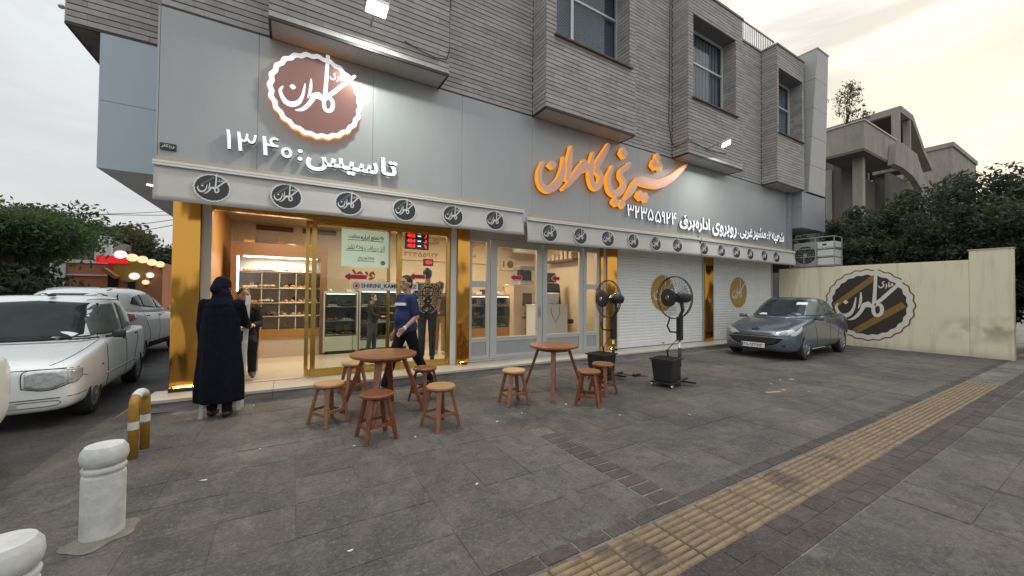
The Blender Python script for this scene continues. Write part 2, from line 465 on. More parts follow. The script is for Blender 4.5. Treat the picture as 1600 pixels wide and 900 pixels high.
def ground_mat(name, c1, c2, dark, joints=None, light=0.5):
    m = bpy.data.materials.new(name); m.use_nodes = True
    nt = m.node_tree; N = nt.nodes.new; L = nt.links.new; b = nt.nodes['Principled BSDF']
    g = N('ShaderNodeNewGeometry'); P = g.outputs['Position']
    def noise(sc, det=6, ro=0.65, dist=0.0):
        n = N('ShaderNodeTexNoise'); L(P, n.inputs['Vector']); n.inputs['Scale'].default_value = sc
        n.inputs['Detail'].default_value = det; n.inputs['Roughness'].default_value = ro; n.inputs['Distortion'].default_value = dist
        return n.outputs['Fac']
    def rng(v, a, b_, c=0.0, d=1.0):
        n = N('ShaderNodeMapRange'); L(v, n.inputs[0])
        for i, q in enumerate((a, b_, c, d)): n.inputs[i+1].default_value = q
        return n.outputs[0]
    def mixc(f, a, c_):
        n = N('ShaderNodeMix'); n.data_type = 'RGBA'
        for s_, v in ((0,f),(6,a),(7,c_)):
            if isinstance(v, tuple): n.inputs[s_].default_value = _col(v)
            elif isinstance(v, (int,float)): n.inputs[s_].default_value = v
            else: L(v, n.inputs[s_])
        return n.outputs[2]
    col = mixc(rng(noise(1.3, 5), .36, .64), c1, c2)
    col = mixc(rng(noise(0.55, 7, 0.7, 0.6), .45, .57, 0, .9), col, dark)
    col = mixc(rng(noise(3.1, 9, 0.78), .50, .66, 0, .65), col, tuple(x*1.75 for x in c1))
    col = mixc(rng(noise(7.5, 9, 0.8, .5), .49, .62, 0, .8), col, tuple(x*.50 for x in c1))
    col = mixc(rng(noise(34, 6, 0.85), .50, .68, 0, .75), col, tuple(x*2.1 for x in c1))
    col = mixc(rng(noise(60, 6, 0.85), .50, .68, 0, .75), col, tuple(x*.35 for x in c1))
    v = N('ShaderNodeTexVoronoi'); L(P, v.inputs['Vector']); v.inputs['Scale'].default_value = 7.0
    col = mixc(rng(v.outputs['Distance'], .035, .06, light, 0), col, (.30,.29,.27))
    v2 = N('ShaderNodeTexVoronoi'); L(P, v2.inputs['Vector']); v2.inputs['Scale'].default_value = 2.3
    col = mixc(rng(v2.outputs['Distance'], .03, .07, .55, 0), col, (.035,.033,.03))
    oi = N('ShaderNodeObjectInfo')
    hv = N('ShaderNodeMath'); hv.operation = 'ADD'; L(oi.outputs['Random'], hv.inputs[0]); L(g.outputs['Random Per Island'], hv.inputs[1])
    fr = N('ShaderNodeMath'); fr.operation = 'FRACT'; L(hv.outputs[0], fr.inputs[0])
    mul = N('ShaderNodeVectorMath'); mul.operation = 'SCALE'; L(col, mul.inputs[0]); L(rng(fr.outputs[0], 0, 1, .90, 1.10), mul.inputs['Scale'])
    L(mul.outputs[0], b.inputs['Base Color'])
    L(rng(noise(2.0), .3, .7, .5, .85), b.inputs['Roughness'])
    bp = N('ShaderNodeBump'); bp.inputs['Strength'].default_value = 0.9; bp.inputs['Distance'].default_value = 0.02
    ad = N('ShaderNodeMath'); ad.operation = 'ADD'; L(noise(60, 4), ad.inputs[0]); L(noise(7, 5), ad.inputs[1])
    L(ad.outputs[0], bp.inputs['Height']); L(bp.outputs[0], b.inputs['Normal'])
    return m
M['slab'] = ground_mat('worn_concrete_slab', (0.116,0.107,0.100), (0.134,0.108,0.093), (0.055,0.052,0.050))
M['pave_bed'] = ground_mat('sandy_joint_bed', (0.20,0.186,0.168), (0.165,0.15,0.132), (0.075,0.07,0.066))
M['asphalt'] = ground_mat('worn_asphalt', (0.075,0.072,0.069), (0.075,0.069,0.063), (0.042,0.04,0.038), light=0.3)
M['paver'] = ground_mat('dark_red_brick_paver', (0.082,0.062,0.058), (0.080,0.067,0.062), (0.042,0.036,0.035), light=0.2)

def tactile_mat(spots):
    m = mat('ochre_tactile_tile', (0.32,0.215,0.11), 0.5, var=1.0, scale=8, color2=(0.15,0.108,0.068), island=0.15, bump=0.4, bscale=70)
    nt = m.node_tree; N = nt.nodes.new; L = nt.links.new; b = nt.nodes['Principled BSDF']
    src = b.inputs['Base Color'].links[0].from_socket
    g = N('ShaderNodeNewGeometry'); P = g.outputs['Position']
    no = N('ShaderNodeTexNoise'); L(P, no.inputs['Vector']); no.inputs['Scale'].default_value = 9; no.inputs['Detail'].default_value = 6
    tot = None
    for (x, y, r) in spots:
        d = N('ShaderNodeVectorMath'); d.operation = 'DISTANCE'; L(P, d.inputs[0]); d.inputs[1].default_value = (x, y, 0)
        a = N('ShaderNodeMath'); a.operation = 'MULTIPLY_ADD'; L(no.outputs['Fac'], a.inputs[0]); a.inputs[1].default_value = r*1.6; L(d.outputs['Value'], a.inputs[2])
        q = N('ShaderNodeMapRange'); L(a.outputs[0], q.inputs[0])
        q.inputs[1].default_value = r*1.45; q.inputs[2].default_value = r*2.1; q.inputs[3].default_value = 0.88; q.inputs[4].default_value = 0
        if tot is None: tot = q.outputs[0]
        else:
            mx = N('ShaderNodeMath'); mx.operation = 'MAXIMUM'; L(tot, mx.inputs[0]); L(q.outputs[0], mx.inputs[1]); tot = mx.outputs[0]
    mix = N('ShaderNodeMix'); mix.data_type = 'RGBA'; L(tot, mix.inputs[0]); L(src, mix.inputs[6]); mix.inputs[7].default_value = (0.055,0.035,0.035,1)
    # overall street dirt that grows with distance along the strip
    sp = N('ShaderNodeSeparateXYZ'); L(P, sp.inputs[0])
    n2 = N('ShaderNodeTexNoise'); L(P, n2.inputs['Vector']); n2.inputs['Scale'].default_value = 2.2; n2.inputs['Detail'].default_value = 7
    r2 = N('ShaderNodeMapRange'); L(n2.outputs['Fac'], r2.inputs[0]); r2.inputs[1].default_value = .45; r2.inputs[2].default_value = .7; r2.inputs[4].default_value = .65
    m2 = N('ShaderNodeMix'); m2.data_type = 'RGBA'; L(r2.outputs[0], m2.inputs[0]); L(mix.outputs[2], m2.inputs[6]); m2.inputs[7].default_value = (0.20,0.155,0.105,1)
    L(m2.outputs[2], b.inputs['Base Color'])
    return m
M['groove'] = ground_mat('grimy_tactile_groove', (0.17,0.12,0.07), (0.13,0.095,0.06), (0.07,0.055,0.04), light=.1)
s1_ = gp(1010, 868); s2_ = gp(1225, 748); s3_ = gp(940, 860)
M['tactile'] = tactile_mat([(s1_.x, s1_.y, .11), (s2_.x, s2_.y, .13), (s3_.x, s3_.y, .06), (4.4, 1.5, .08)])
# ------------------------------------------------------------------ ground, street, pavement
mb = MB()
R = 900.0
mb.quad((-R,-R,-0.06), (R,-R,-0.06), (R,R,-0.06), (-R,R,-0.06))
struct(mb.build('ground', M['asphalt'], recalc=False))
pav = MB()
pav.box(-1.22, 40, -12, 7.05, -0.059, -0.004)
# ramped edge down to the side street
rm_ = MB(); rm_.quad((-1.22,-12,-0.0041), (-1.22,7.0,-0.0041), (-1.9,7.0,-0.0597), (-1.9,-12,-0.0597))
pavement = struct(pav.build('pavement', M['pave_bed']))
struct(rm_.build('kerb_ramp', M['slab'], recalc=False))
S = 0.43
X0 = 0.06
def slab_mesh(sx, sy, name):
    b = MB(); b.box(-sx/2, sx/2, -sy/2, sy/2, -0.03, 0)
    me = b.mesh(name, M['slab'])
    bm = bmesh.new(); bm.from_mesh(me)
    top = [e for e in bm.edges if all(v.co.z > -0.001 for v in e.verts)]
    bmesh.ops.bevel(bm, geom=top, offset=0.0012, segments=1, affect='EDGES')
    bm.to_mesh(me); bm.free(); return me
slab_me = slab_mesh(S-0.002, S-0.002, 'paving_slab')
paver_long = slab_mesh(0.236, 0.092, 'paving_brick'); paver_long.materials[0] = M['paver']
paver_short = slab_mesh(0.215, 0.116, 'paving_brick'); paver_short.materials[0] = M['paver']
paver_edge = slab_mesh(0.240, 0.125, 'paving_brick'); paver_edge.materials[0] = M['paver']
rows = [1.80 + S*(k+0.5) for k in range(10)]
rows_near = [1.035 - S*(k+0.5) for k in range(6)]
slots = []
x = X0 - 3*S + S/2
while x < 2.29: slots.append(x); x += S
slots = [s_ for s_ in slots]
cells = []
def col_x(k):  # column centres, broken by the brick column at 2.31..2.54 near the middle
    return X0 - 3*S + S*(k+0.5)
for k in range(60):
    cx = col_x(k)
    if cx > 20: break
    for y in rows:
        if y > 6.15: continue
        if 2.05 < cx < 2.80 and y < 3.5: continue
        cells.append((cx, y, S-0.007, S-0.007))
    for y in rows_near: cells.append((cx, y, S-0.007, S-0.007))
for y in rows:
    if y < 3.5:
        cells.append((2.545+0.115, y, 0.222, S-0.007)); cells.append((2.06+0.12, y, 0.235, S-0.007))
cells.sort(key=lambda c: (c[0]**2 + c[1]**2))
cam_f = Vector((0.51,0.86,0))
def in_view(x, y, z=0.0):
    d = Vector((x, y, z-CAM_H)); zc = d.x*_X[2]+d.y*_Y[2]+d.z*_Z[2]
    if zc < 0.2: return False
    px = 800+586*(d.x*_X[0]+d.y*_Y[0]+d.z*_Z[0])/zc; py = 450+586*(d.x*_X[1]+d.y*_Y[1]+d.z*_Z[1])/zc
    return -60 < px < 1660 and -60 < py < 960
far_slabs = MB(); cnt = 0
for (cx, cy, sx, sy) in cells:
    dz = random.uniform(-0.002, 0.002); tx_ = random.uniform(-.004,.004); ty_ = random.uniform(-.004,.004)
    if in_view(cx, cy) and cnt < 296:
        o = link('paving_slab', slab_me, pavement); o.location = (cx, cy, dz); o.rotation_euler = (tx_, ty_, 0)
        o.scale = ((sx+.005)/(S-.002)*random.choice((1,.997,.994,.990,.984)), (sy+.005)/(S-.002)*random.choice((1,.997,.994,.990,.984)), 1); cnt += 1
    else: far_slabs.box(cx-sx/2, cx+sx/2, cy-sy/2, cy+sy/2, -0.02, dz)
far_slabs.build('paving_slab', M['slab'], pavement, recalc=False, kind='stuff')
# dark red brick courses
k = 0; far_p = MB()
x = 0.0
while x < 16:
    for (yy, me, sy) in ((1.75, paver_long, .096), (1.235, paver_edge, .118), (1.105, paver_edge, .118)):
        off = 0.125 if yy == 1.105 else (0.0 if yy > 1.5 else -0.03)
        cx = x + off
        if cx < 8.0:
            o = link('paving_brick', me, pavement)
            o.location = (cx+.125, yy, random.uniform(-.001,.002)); o.rotation_euler = (random.uniform(-.008,.008), random.uniform(-.006,.006), random.uniform(-.008,.008))
        else: far_p.box(cx+.003, cx+.247, yy-sy/2, yy+sy/2, -.02, random.uniform(-.003,.001))
    x += 0.25
far_p.build('paving_brick', M['paver'], pavement, recalc=False, kind='stuff')
for i in range(11):
    o = link('paving_brick', paver_short, pavement)
    o.location = (2.425, 1.875+0.138*i, random.uniform(-.001,.002)); o.rotation_euler = (random.uniform(-.01,.01), random.uniform(-.01,.01), random.uniform(-.02,.02))
# tactile strip
tb = MB(); tb.box(-.212,.212,-.192,.192,-.03,-.004)
for i in range(8):
    yc = -0.168 + 0.048*i
    for (xa, xb) in ((-.205,-.003),(.003,.205)):
        n = len(tb.v)
        tb.v += [(xa,yc-.017,-.004),(xb,yc-.017,-.004),(xb,yc+.017,-.004),(xa,yc+.017,-.004),(xa+.006,yc-.011,.004),(xb-.006,yc-.011,.004),(xb-.006,yc+.011,.004),(xa+.006,yc+.011,.004)]
        for q in ((4,5,6,7),(0,1,5,4),(1,2,6,5),(2,3,7,6),(3,0,4,7)): tb.f.append(tuple(n+j for j in q)); tb.m.append(0)
tb.m = [0 if tb.f.index(f_) >= 6 else 1 for f_ in tb.f]
for q_, f_ in enumerate(tb.f):
    if q_ >= 6 and (q_-6) % 5 != 0: tb.m[q_] = 0
tac_me = tb.mesh('tactile_tile', [M['tactile'], M['groove']])
x = 2.095 - 0.43*5 + .215
while x < 10.8:
    o = link('tactile_tile', tac_me, pavement); o.location = (x, 1.49, random.uniform(.002,.004)); o.rotation_euler = (random.uniform(-.003,.003), random.uniform(-.003,.003), 0)
    x += 0.43
# litter
def scrap(p, s, rz, m, name='paper_scrap'):
    b = MB(); n = 6
    pts = [(s*math.cos(a)*random.uniform(.6,1.1), s*.55*math.sin(a)*random.uniform(.6,1.1)) for a in [2*PI*i/n for i in range(n)]]
    n0 = len(b.v)
    b.v.append((0,0,.008)); b.v += [(q[0],q[1],random.uniform(.002,.010)) for q in pts]
    b.v.append((0,0,.0045)); b.v += [(q[0],q[1],.0015) for q in pts]
    for i in range(n):
        j = (i+1) % n
        b.f.append((0,1+i,1+j)); b.f.append((n+1, n+2+j, n+2+i)); b.f.append((1+i, n+2+i, n+2+j, 1+j)); b.m += [0,0,0]
    o = b.build(name, m); o.location = (p.x, p.y, 0.001); o.rotation_euler = (0,0,rz); return o
m_lit = mat('litter_white', (0.62,0.62,0.60), 0.8)
for (px, py, s) in ((318,751,.03),(600,632,.03),(777,659,.028),(649,683,.018),(553,697,.016),(396,634,.022),(406,702,.024),(815,646,.016),(968,649,.018),(1219,594,.03),(1236,593,.05),(1264,612,.02),(1077,648,.016),(1205,600,.03),(884,632,.024),(745,757,.022),(548,861,.02)):
    tag(scrap(gp(px,py), s, random.uniform(0,3), m_lit), 'small white scrap of litter lying on the grey paving', 'litter', 'scraps of litter on the paving')
b = MB(); b.box(-.2,.2,-.035,.035,0,.008); b.box(.12,.2,-.035,.03,.008,.03)
o = b.build('cardboard_strip', mat('cardboard', (0.42,0.27,0.16), 0.8, var=.5, scale=9)); p = gp(1212,613); o.location = (p.x,p.y,.002); o.rotation_euler = (0,0,-.25)
tag(o, 'torn strip of brown cardboard lying on the paving in front of the parked grey car', 'litter')
# ------------------------------------------------------------------ the shop building
BASE = Vector((6.7, 6.9, 0.0))
shop = thing('shop_building', 'two-storey corner shop with grey brick bay windows above a silver fascia and glass front', 'building', BASE)
unit_brick = MB().box(-.5,.5,-.5,.5,-.5,.5).mesh('brick', M['brick'])
near_bricks = []; far_sets = []
BH = 0.088; BLEN = 0.43
def brick_face(o, u, n, ulen, z0, z1, holes=()):
    """o: origin Vector (z ignored); u: unit along; n: outward normal; bricks 0.03 thick, face at the origin plane"""
    o = Vector(o); u = Vector(u); n = Vector(n)
    rows_ = int(round((z1-z0)/BH)); h = (z1-z0)/rows_; out = []
    for r in range(rows_):
        za = z0+r*h; zb = za+h; off = -(BLEN/2 if r % 2 else 0) - BLEN
        spans = [(0.0, ulen)]
        for (ha, hb, hz0, hz1) in holes:
            if zb > hz0+0.02 and za < hz1-0.02:
                ns = []
                for a, b in spans:
                    if hb <= a or ha >= b: ns.append((a,b)); continue
                    if ha > a: ns.append((a,ha))
                    if hb < b: ns.append((hb,b))
                spans = ns
        for a, b in spans:
            p = off
            while p < b:
                s0 = max(p, a); s1 = min(p+BLEN, b); p += BLEN
                if s1-s0 < 0.03: continue
                out.append((o, u, n, s0+.0012, s1-.0012, za+.008, zb-.007, random.uniform(-.002,.002)))
    return out
def emit_bricks(bricks):
    far = MB()
    for (o,u,n,a,b,za,zb,j) in bricks:
        c = o + u*((a+b)/2) - n*(.015-j); c.z = (za+zb)/2
        d = (c-Vector((0,0,CAM_H))).length
        if d < 6.5 and in_view(c.x,c.y,c.z): near_bricks.append((d,c,u,n,b-a,zb-za))
        else: far.obox(c, u*((b-a)/2), n*.015, Vector((0,0,(zb-za)/2)))
    if far.v: far.build('brick_facing', M['brick'], shop, recalc=False, kind='stuff')
UX = Vector((1,0,0)); NY = Vector((0,-1,0)); UY = Vector((0,1,0)); NX = Vector((-1,0,0)); PX = Vector((1,0,0))
ZB, ZT = 5.205, 9.6
YM, YB = 6.40, 5.92
bays = [(-0.31, 2.24, None), (4.24, 6.77, (4.49,6.57,6.70,8.90)), (8.72, 11.28, (8.93,10.93,6.68,8.90)), (13.30, 15.15, (13.40,15.02,6.80,8.85))]
seg = [(-1.48,-.31),(2.24,4.24),(6.77,8.72),(11.28,13.30),(15.15,15.4)]
for a, b in seg: emit_bricks(brick_face((a,YM,0), UX, NY, b-a, ZB, ZT))
core = MB()
core.box(-1.47, 15.4, YM+.012, 7.2, ZB+.002, ZT-.01)
for a, b, h in bays:
    holes = [] if h is None else [(h[0]-a, h[1]-a, h[2], h[3])]
    emit_bricks(brick_face((a,YB,0), UX, NY, b-a, ZB, ZT, holes))
    emit_bricks(brick_face((a,YB+.03,0), UY, NX, YM-YB-.03, ZB, ZT))
    emit_bricks(brick_face((b,YB+.03,0), UY, PX, YM-YB-.03, ZB, ZT))
    if h is None: core.box(a+.012, b-.012, YB+.012, YM+.1, ZB+.002, ZT-.01)
    else:
        core.box(a+.012, h[0]-.03, YB+.012, YM+.1, ZB+.002, ZT-.01)
        core.box(h[1]+.03, b-.012, YB+.012, YM+.1, ZB+.002, ZT-.01)
        core.box(h[0]-.03, h[1]+.03, YB+.012, YM+.1, ZB+.002, h[2]-.02)
        core.box(h[0]-.03, h[1]+.03, YB+.012, YM+.1, h[3]+.02, ZT-.01)
        # brick reveals inside the window opening
        emit_bricks(brick_face((h[1],YB+.03,0), UY, NX, .42, h[2], h[3]))
        emit_bricks(brick_face((h[0],YB+.03,0), UY, PX, .42, h[2], h[3]))
# side-street return, set back at the left
emit_bricks(brick_face((-2.72,7.5,0), UX, NY, 1.24, ZB, ZT))
emit_bricks(brick_face((-2.72,7.53,0), UY, NX, 8.0, ZB, ZT))
emit_bricks(brick_face((-1.48,YM+.03,0), UY, NX, 1.07, ZB, ZT))
core.box(-2.708, -1.45, 7.512, 15.5, ZB+.002, ZT-.01)
core.box(-1.46, 15.39, 7.21, 15.5, ZB+.002, ZT-.01)
core.build('wall_core', M['mortar'], shop, recalc=False)
near_bricks.sort(key=lambda t: t[0])
over = MB()
for i, (d,c,u,n,l,h) in enumerate(near_bricks):
    if i < 290:
        o = link('brick', unit_brick, shop); R3 = Matrix((u, -n, Vector((0,0,1)))).transposed()
        o.matrix_world = Matrix.Translation(c) @ R3.to_4x4() @ Matrix.Diagonal((l,.03,h,1))
        o.matrix_parent_inverse = Matrix.Translation(-BASE)
        o.matrix_basis = Matrix.Translation(c) @ R3.to_4x4() @ Matrix.Diagonal((l,.03,h,1))
    else: over.obox(c, u*(l/2), n*.015, Vector((0,0,h/2)))
if over.v: over.build('brick_facing', M['brick'], shop, recalc=False, kind='stuff')
# dark drip trim under the brickwork and the painted soffits of the bays
tr = MB(); so = MB()
def soffit(x0,x1,y0,y1):
    tr.box(x0,x1,y0,y0+.03,ZB-.035,ZB-.001); tr.box(x0,x0+.03,y0+.031,y1,ZB-.035,ZB-.001); tr.box(x1-.03,x1,y0+.031,y1,ZB-.035,ZB-.001)
    sb_ = MB(); sb_.box(x0+.031,x1-.031,y0+.031,y1,ZB-.028,ZB-.003); sb_.build('bay_soffit', M['soffit'], shop)
for a, b, h in bays: soffit(a, b, YB, YM-.002)
for a, b in seg: tr.box(a+.001,b-.001,YM-.004,YM+.02,ZB-.03,ZB-.001)
tr.box(-2.72,-1.485,7.498,7.53,ZB-.035,ZB-.001); tr.box(-2.72,-2.69,7.531,15.5,ZB-.035,ZB-.001)
tr.build('drip_trim', M['black_trim'], shop, recalc=False)
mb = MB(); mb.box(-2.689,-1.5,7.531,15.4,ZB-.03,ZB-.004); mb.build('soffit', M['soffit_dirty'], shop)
# coping, parapet and roof railing
mb = MB()
mb.box(-2.75,15.43,YM-.03,YM+.35,ZT,ZT+.06)
for a, b, h in bays: mb.box(a-.03,b+.03,YB-.03,YM-.031,ZT,ZT+.06)
mb.build('coping', mat('stone_coping', (0.30,0.27,0.24), 0.8, var=.5), shop, recalc=False, bevel=.006)
mb = MB(); mb.box(7.6,14.6,6.58,6.61,10.52,10.56); mb.box(7.6,14.6,6.58,6.61,9.80,9.83)
for i in range(60): x = 7.65+i*.118; mb.box(x-.009,x+.009,6.586,6.604,9.66,10.52)
mb.build('roof_railing', mat('grey_steel_rail', (.22,.21,.2), .5, metal=.5), shop, recalc=False)
# windows in the bays
def bay_window(h, kind):
    x0,x1,z0,z1 = h; y = 6.33
    f = MB(); w = .045
    f.box(x0,x1,y-.03,y+.03,z0,z0+w); f.box(x0,x1,y-.03,y+.03,z1-w,z1)
    f.box(x0,x0+w,y-.03,y+.03,z0+w,z1-w); f.box(x1-w,x1,y-.03,y+.03,z0+w,z1-w)
    zt = z0+(z1-z0)*.58
    f.box(x0+w,x1-w,y-.032,y+.03,zt,zt+w)
    xm = x0+(x1-x0)*(.34 if kind == 'blind' else .18)
    f.box(xm-w*.8,xm+w*.8,y-.034,y+.03,z0+w,zt)
    win = f.build('window', M['alu_white'] if kind != 'blind' else M['alu'], shop)
    g = MB(); g.box(x0+w,x1-w,y-.006,y+.006,z0+w,z1-w); g.build('pane', glass('window_pane_glass', (.78,.84,.87), 1.3), win)
    s = MB(); s.box(x0-.06,x1+.06,YB-.06,YB+.06,z0-.035,z0-.004); s.box(x0,x1,YB+.061,y-.03,z0-.03,z0-.004)
    s.build('sill', mat('brown_stone_sill', (.16,.12,.11), .8, var=.6), win)
    tp = MB(); tp.box(x0,x1,YB+.031,y+.03,z1+.001,z1+.018); tp.build('lintel', M['black_trim'] if 0 else mat('window_head', (.17,.17,.18), .7), win)
    if kind == 'blind':
        b = MB(); k = 0; z = z0+.07
        while z < z1-.05:
            b.quad((x0+.05,y+.05,z),(x1-.05,y+.05,z),(x1-.05,y+.066,z+.026),(x0+.05,y+.066,z+.026)); z += .033
        b.build('blind_slats', M['blind'], win, recalc=False, kind='stuff')
    else:
        b = MB(); nn = 60
        for i in range(nn):
            xa = x0+.05+(x1-x0-.1)*i/nn; xb = x0+.05+(x1-x0-.1)*(i+1)/nn
            b.quad((xa,y+.07+.02*math.sin(i*1.3),z0+.05),(xb,y+.07+.02*math.sin((i+1)*1.3),z0+.05),(xb,y+.07+.02*math.sin((i+1)*1.3),z1-.05),(xa,y+.07+.02*math.sin(i*1.3),z1-.05))
        b.build('curtain', M['curtain'], win, recalc=False, smooth=True)
    bk = MB(); bk.box(x0-.02,x1+.02,y+.12,y+.14,z0,z1); bk.build('dark_room_sheet', M['black_matt'], win)  # black sheet close behind the pane stands in for the unlit room
for (a,b,h), kd in zip(bays, (None,'blind','curtain','curtain')):
    if h: bay_window(h, kd)
# fascia panels
edges = [-1.48,-.433,1.12,2.68,4.24,5.80,7.36,8.92,10.48,12.04,13.48,14.95]
for i in range(len(edges)-1):
    mb = MB(); mb.box(edges[i]+.0012, edges[i+1]-.0012, 6.38, 6.405, 3.0, 5.168); mb.build('fascia_panel', M['panel'], shop, bevel=.004)
mb = MB(); mb.box(-1.475,14.945,6.406,6.97,2.99,5.165); mb.build('fascia_box', M['light_joint'], shop)
mb = MB(); mb.box(-1.503,-1.482,6.378,7.49,3.0,5.17); mb.build('fascia_panel', M['panel'], shop)
# blue-grey side box
for z0, z1 in ((3.245,4.205),(4.211,5.168)):
    mb = MB(); mb.box(-2.37,-1.5,7.5,7.52,z0,z1); mb.build('side_panel', M['panel_blue'], shop)
mb = MB(); mb.box(-2.372,-2.352,7.521,15.5,3.246,5.17); mb.build('side_panel', M['panel_blue'], shop)
mb = MB(); mb.box(-2.352,-1.44,7.53,15.5,3.25,3.27); mb.build('soffit', M['soffit'], shop)
mb = MB(); mb.box(-1.40,-1.30,6.97,15.5,0,3.24); mb.build('side_wall', M['panel'], shop)
# cladding tower at the far end
mb = MB()
cornT = fp(1273,71,5.6); tw_z = 9.95
pts = lambda x0,x1,y,z: None
rows_t = [5.22, 6.15, 7.1, 8.05, 9.0, 9.95]
def tl_(z): return 15.62-(z-5.2)/4.75*.38
def tr0(z): return 16.95-(z-5.2)/4.75*.85
def ty(z): return 5.98-(z-5.2)/4.75*.42
for i in range(5):
    za, zb = rows_t[i], rows_t[i+1]
    for (kind) in ('front','side'):
        b = MB(); g = .006
        if kind == 'front': A = [(tl_(za),ty(za)),(tr0(za),ty(za))]; B = [(tl_(zb),ty(zb)),(tr0(zb),ty(zb))]
        else: A = [(tl_(za)-.01,6.40),(tl_(za)-.01,ty(za)+.006)]; B = [(tl_(zb)-.01,6.40),(tl_(zb)-.01,ty(zb)+.006)]
        (ax,ay),(bx,by) = A; (cx_,cy_),(dx,dy) = B
        if kind == 'front':
            v = [(ax+g,ay,za+g),(bx-g,by,za+g),(dx-g,dy,zb-g),(cx_+g,cy_,zb-g)]; off = Vector((0,.02,0))
        else:
            v = [(ax,ay,za+g),(bx,by,za+g),(dx,dy,zb-g),(cx_,cy_,zb-g)]; off = Vector((.02,0,0))
        n = len(b.v); b.v += v + [tuple(Vector(q)+off) for q in v]
        for q in ((0,1,2,3),(7,6,5,4),(0,4,5,1),(1,5,6,2),(2,6,7,3),(3,7,4,0)): b.f.append(q); b.m.append(0)
        b.build('cladding_panel', M['tower'], shop)
b = MB(); n = 0
for z in (5.2, 9.95):
    b.v += [(tl_(z)+.015,ty(z)+.012,z),(tr0(z)-.01,ty(z)+.012,z),(tr0(z)-.01,8.5,z),(tl_(z)+.015,8.5,z)]
for q in ((0,3,2,1),(4,5,6,7),(0,1,5,4),(1,2,6,5),(2,3,7,6),(3,0,4,7)): b.f.append(q); b.m.append(0)
b.build('tower_core', M['panel_back'], shop)
b = MB(); b.box(15.22,16.12,ty(9.95)-.02,8.5,9.951,9.99); b.build('coping', M['tower'], shop)
m_low = mat('grey_lower_box', (.33,.34,.37), .5, metal=.1, var=.3)
b = MB(); b.box(15.17,16.0,6.0,8.5,3.93,5.165); b.build('lower_box', m_low, shop, bevel=.006)
b = MB(); b.box(16.006,17.0,6.0,8.5,3.93,5.165); b.build('lower_box', m_low, shop, bevel=.006)
b = MB(); b.box(14.955,15.165,6.30,6.9,3.0,5.165); b.build('corner_post', m_low, shop)
b = MB(); b.box(15.4,17.0,6.95,8.4,2.5,3.925); b.build('back_wall', M['mortar'], shop)
# ---------------- ground floor
Y1 = 6.90
for (a, b_) in ((-1.40,-1.10),(2.80,3.06),(6.78,7.12),(10.84,11.28)):
    mb = MB(); mb.box(a,b_,6.80,6.96,.152,2.985); mb.build('gold_pillar', M['gold'], shop, bevel=.006)
mb = MB(); mb.box(6.60,6.69,6.84,6.96,.152,2.98); mb.build('gold_pillar', M['gold'], shop, bevel=.004)
mb = MB()
mb.box(-1.095,-.98,6.84,6.96,.152,2.98); mb.build('door_jamb', mat('beige_jamb',(.42,.37,.29),.5), shop)
for q in ((2.68,2.795),(6.693,6.775)): mb = MB(); mb.box(q[0],q[1],6.84,6.96,.152,2.98); mb.build('door_jamb', M['alu_white'], shop)
mb = MB(); mb.box(-.975,2.675,6.84,6.96,2.70,2.985); mb.build('door_header', M['gold_frame'], shop)
def frame(b, x0, x1, z0, z1, w, y0=6.88, y1=6.94, wb=None):
    wb = w if wb is None else wb
    b.box(x0,x0+w,y0,y1,z0,z1); b.box(x1-w,x1,y0,y1,z0,z1); b.box(x0+w,x1-w,y0+.003,y1-.003,z1-w,z1); b.box(x0+w,x1-w,y0+.003,y1-.003,z0,z0+wb)
sd = MB(); frame(sd, .30, 2.675, .152, 2.698, .07, wb=.11); sd.box(1.66,1.75,6.885,6.935,.262,2.628)
sd = sd.build('sliding_door', M['gold_frame'], shop, bevel=.003)
g = MB(); g.box(.37,1.66,6.905,6.915,.262,2.628); g.build('pane', M['glass'], sd)
g = MB(); g.box(1.75,2.605,6.905,6.915,.262,2.628); g.build('pane', M['glass'], sd)
lf = MB(); frame(lf, .215, 1.56, .156, 2.69, .055, 6.955, 6.99, wb=.1)
lf = lf.build('sliding_door', M['gold_frame'], shop, bevel=.003)
g = MB(); g.box(.27,1.505,6.97,6.976,.256,2.635); g.build('pane', M['glass'], lf)
b = MB(); b.box(.10,1.56,6.95,6.985,2.63,2.70) ; b.build('track', M['black_trim'], shop) if 0 else None
# silver hinged doors with side lights
al = MB()
al.box(3.065,6.595,6.86,6.96,2.66,2.98)
al.build('door_header', M['alu'], shop)
al = MB(); al.box(3.065,6.595,6.86,6.95,.152,.19); al.build('threshold', M['alu'], shop)
def alu_leaf(name, x0, x1, w, midrail=None, handle=None):
    f = MB(); z0, z1 = .195, 2.655; zp = .60
    frame(f, x0, x1, z0, z1, w, 6.87, 6.93, wb=.07)
    f.box(x0+w,x1-w,6.875,6.925,zp-.06,zp+.03)
    if midrail: f.box(x0+w,x1-w,6.873,6.927,midrail,midrail+.12)
    leaf = f.build(name, M['alu'], shop, bevel=.003)
    p = MB(); p.box(x0+w+.002,x1-w-.002,6.89,6.91,z0+.07,zp-.06); p.build('kick_panel', M['panel'], leaf)
    s = MB(); s.box(x0+w-.004,x1-w+.004,6.862,6.874,zp+.012,zp+.034); s.build('bead', M['alu_white'], leaf)
    g = MB(); g.box(x0+w,x1-w,6.898,6.904,zp+.03,z1-w); g.build('pane', M['glass'], leaf)
    if handle:
        h = MB(); h.tube([(handle,6.865,1.05),(handle,6.835,1.06),(handle,6.835,1.2),(handle,6.865,1.21)],.009,6)
        h.box(handle-.02,handle+.02,6.861,6.869,1.0,1.27); h.build('handle', M['steel'], leaf)
    return leaf
alu_leaf('side_light', 3.07, 3.54, .07, 1.66)
alu_leaf('glass_door', 3.56, 4.86, .15, None, 4.79)
alu_leaf('glass_door', 4.88, 6.05, .11)
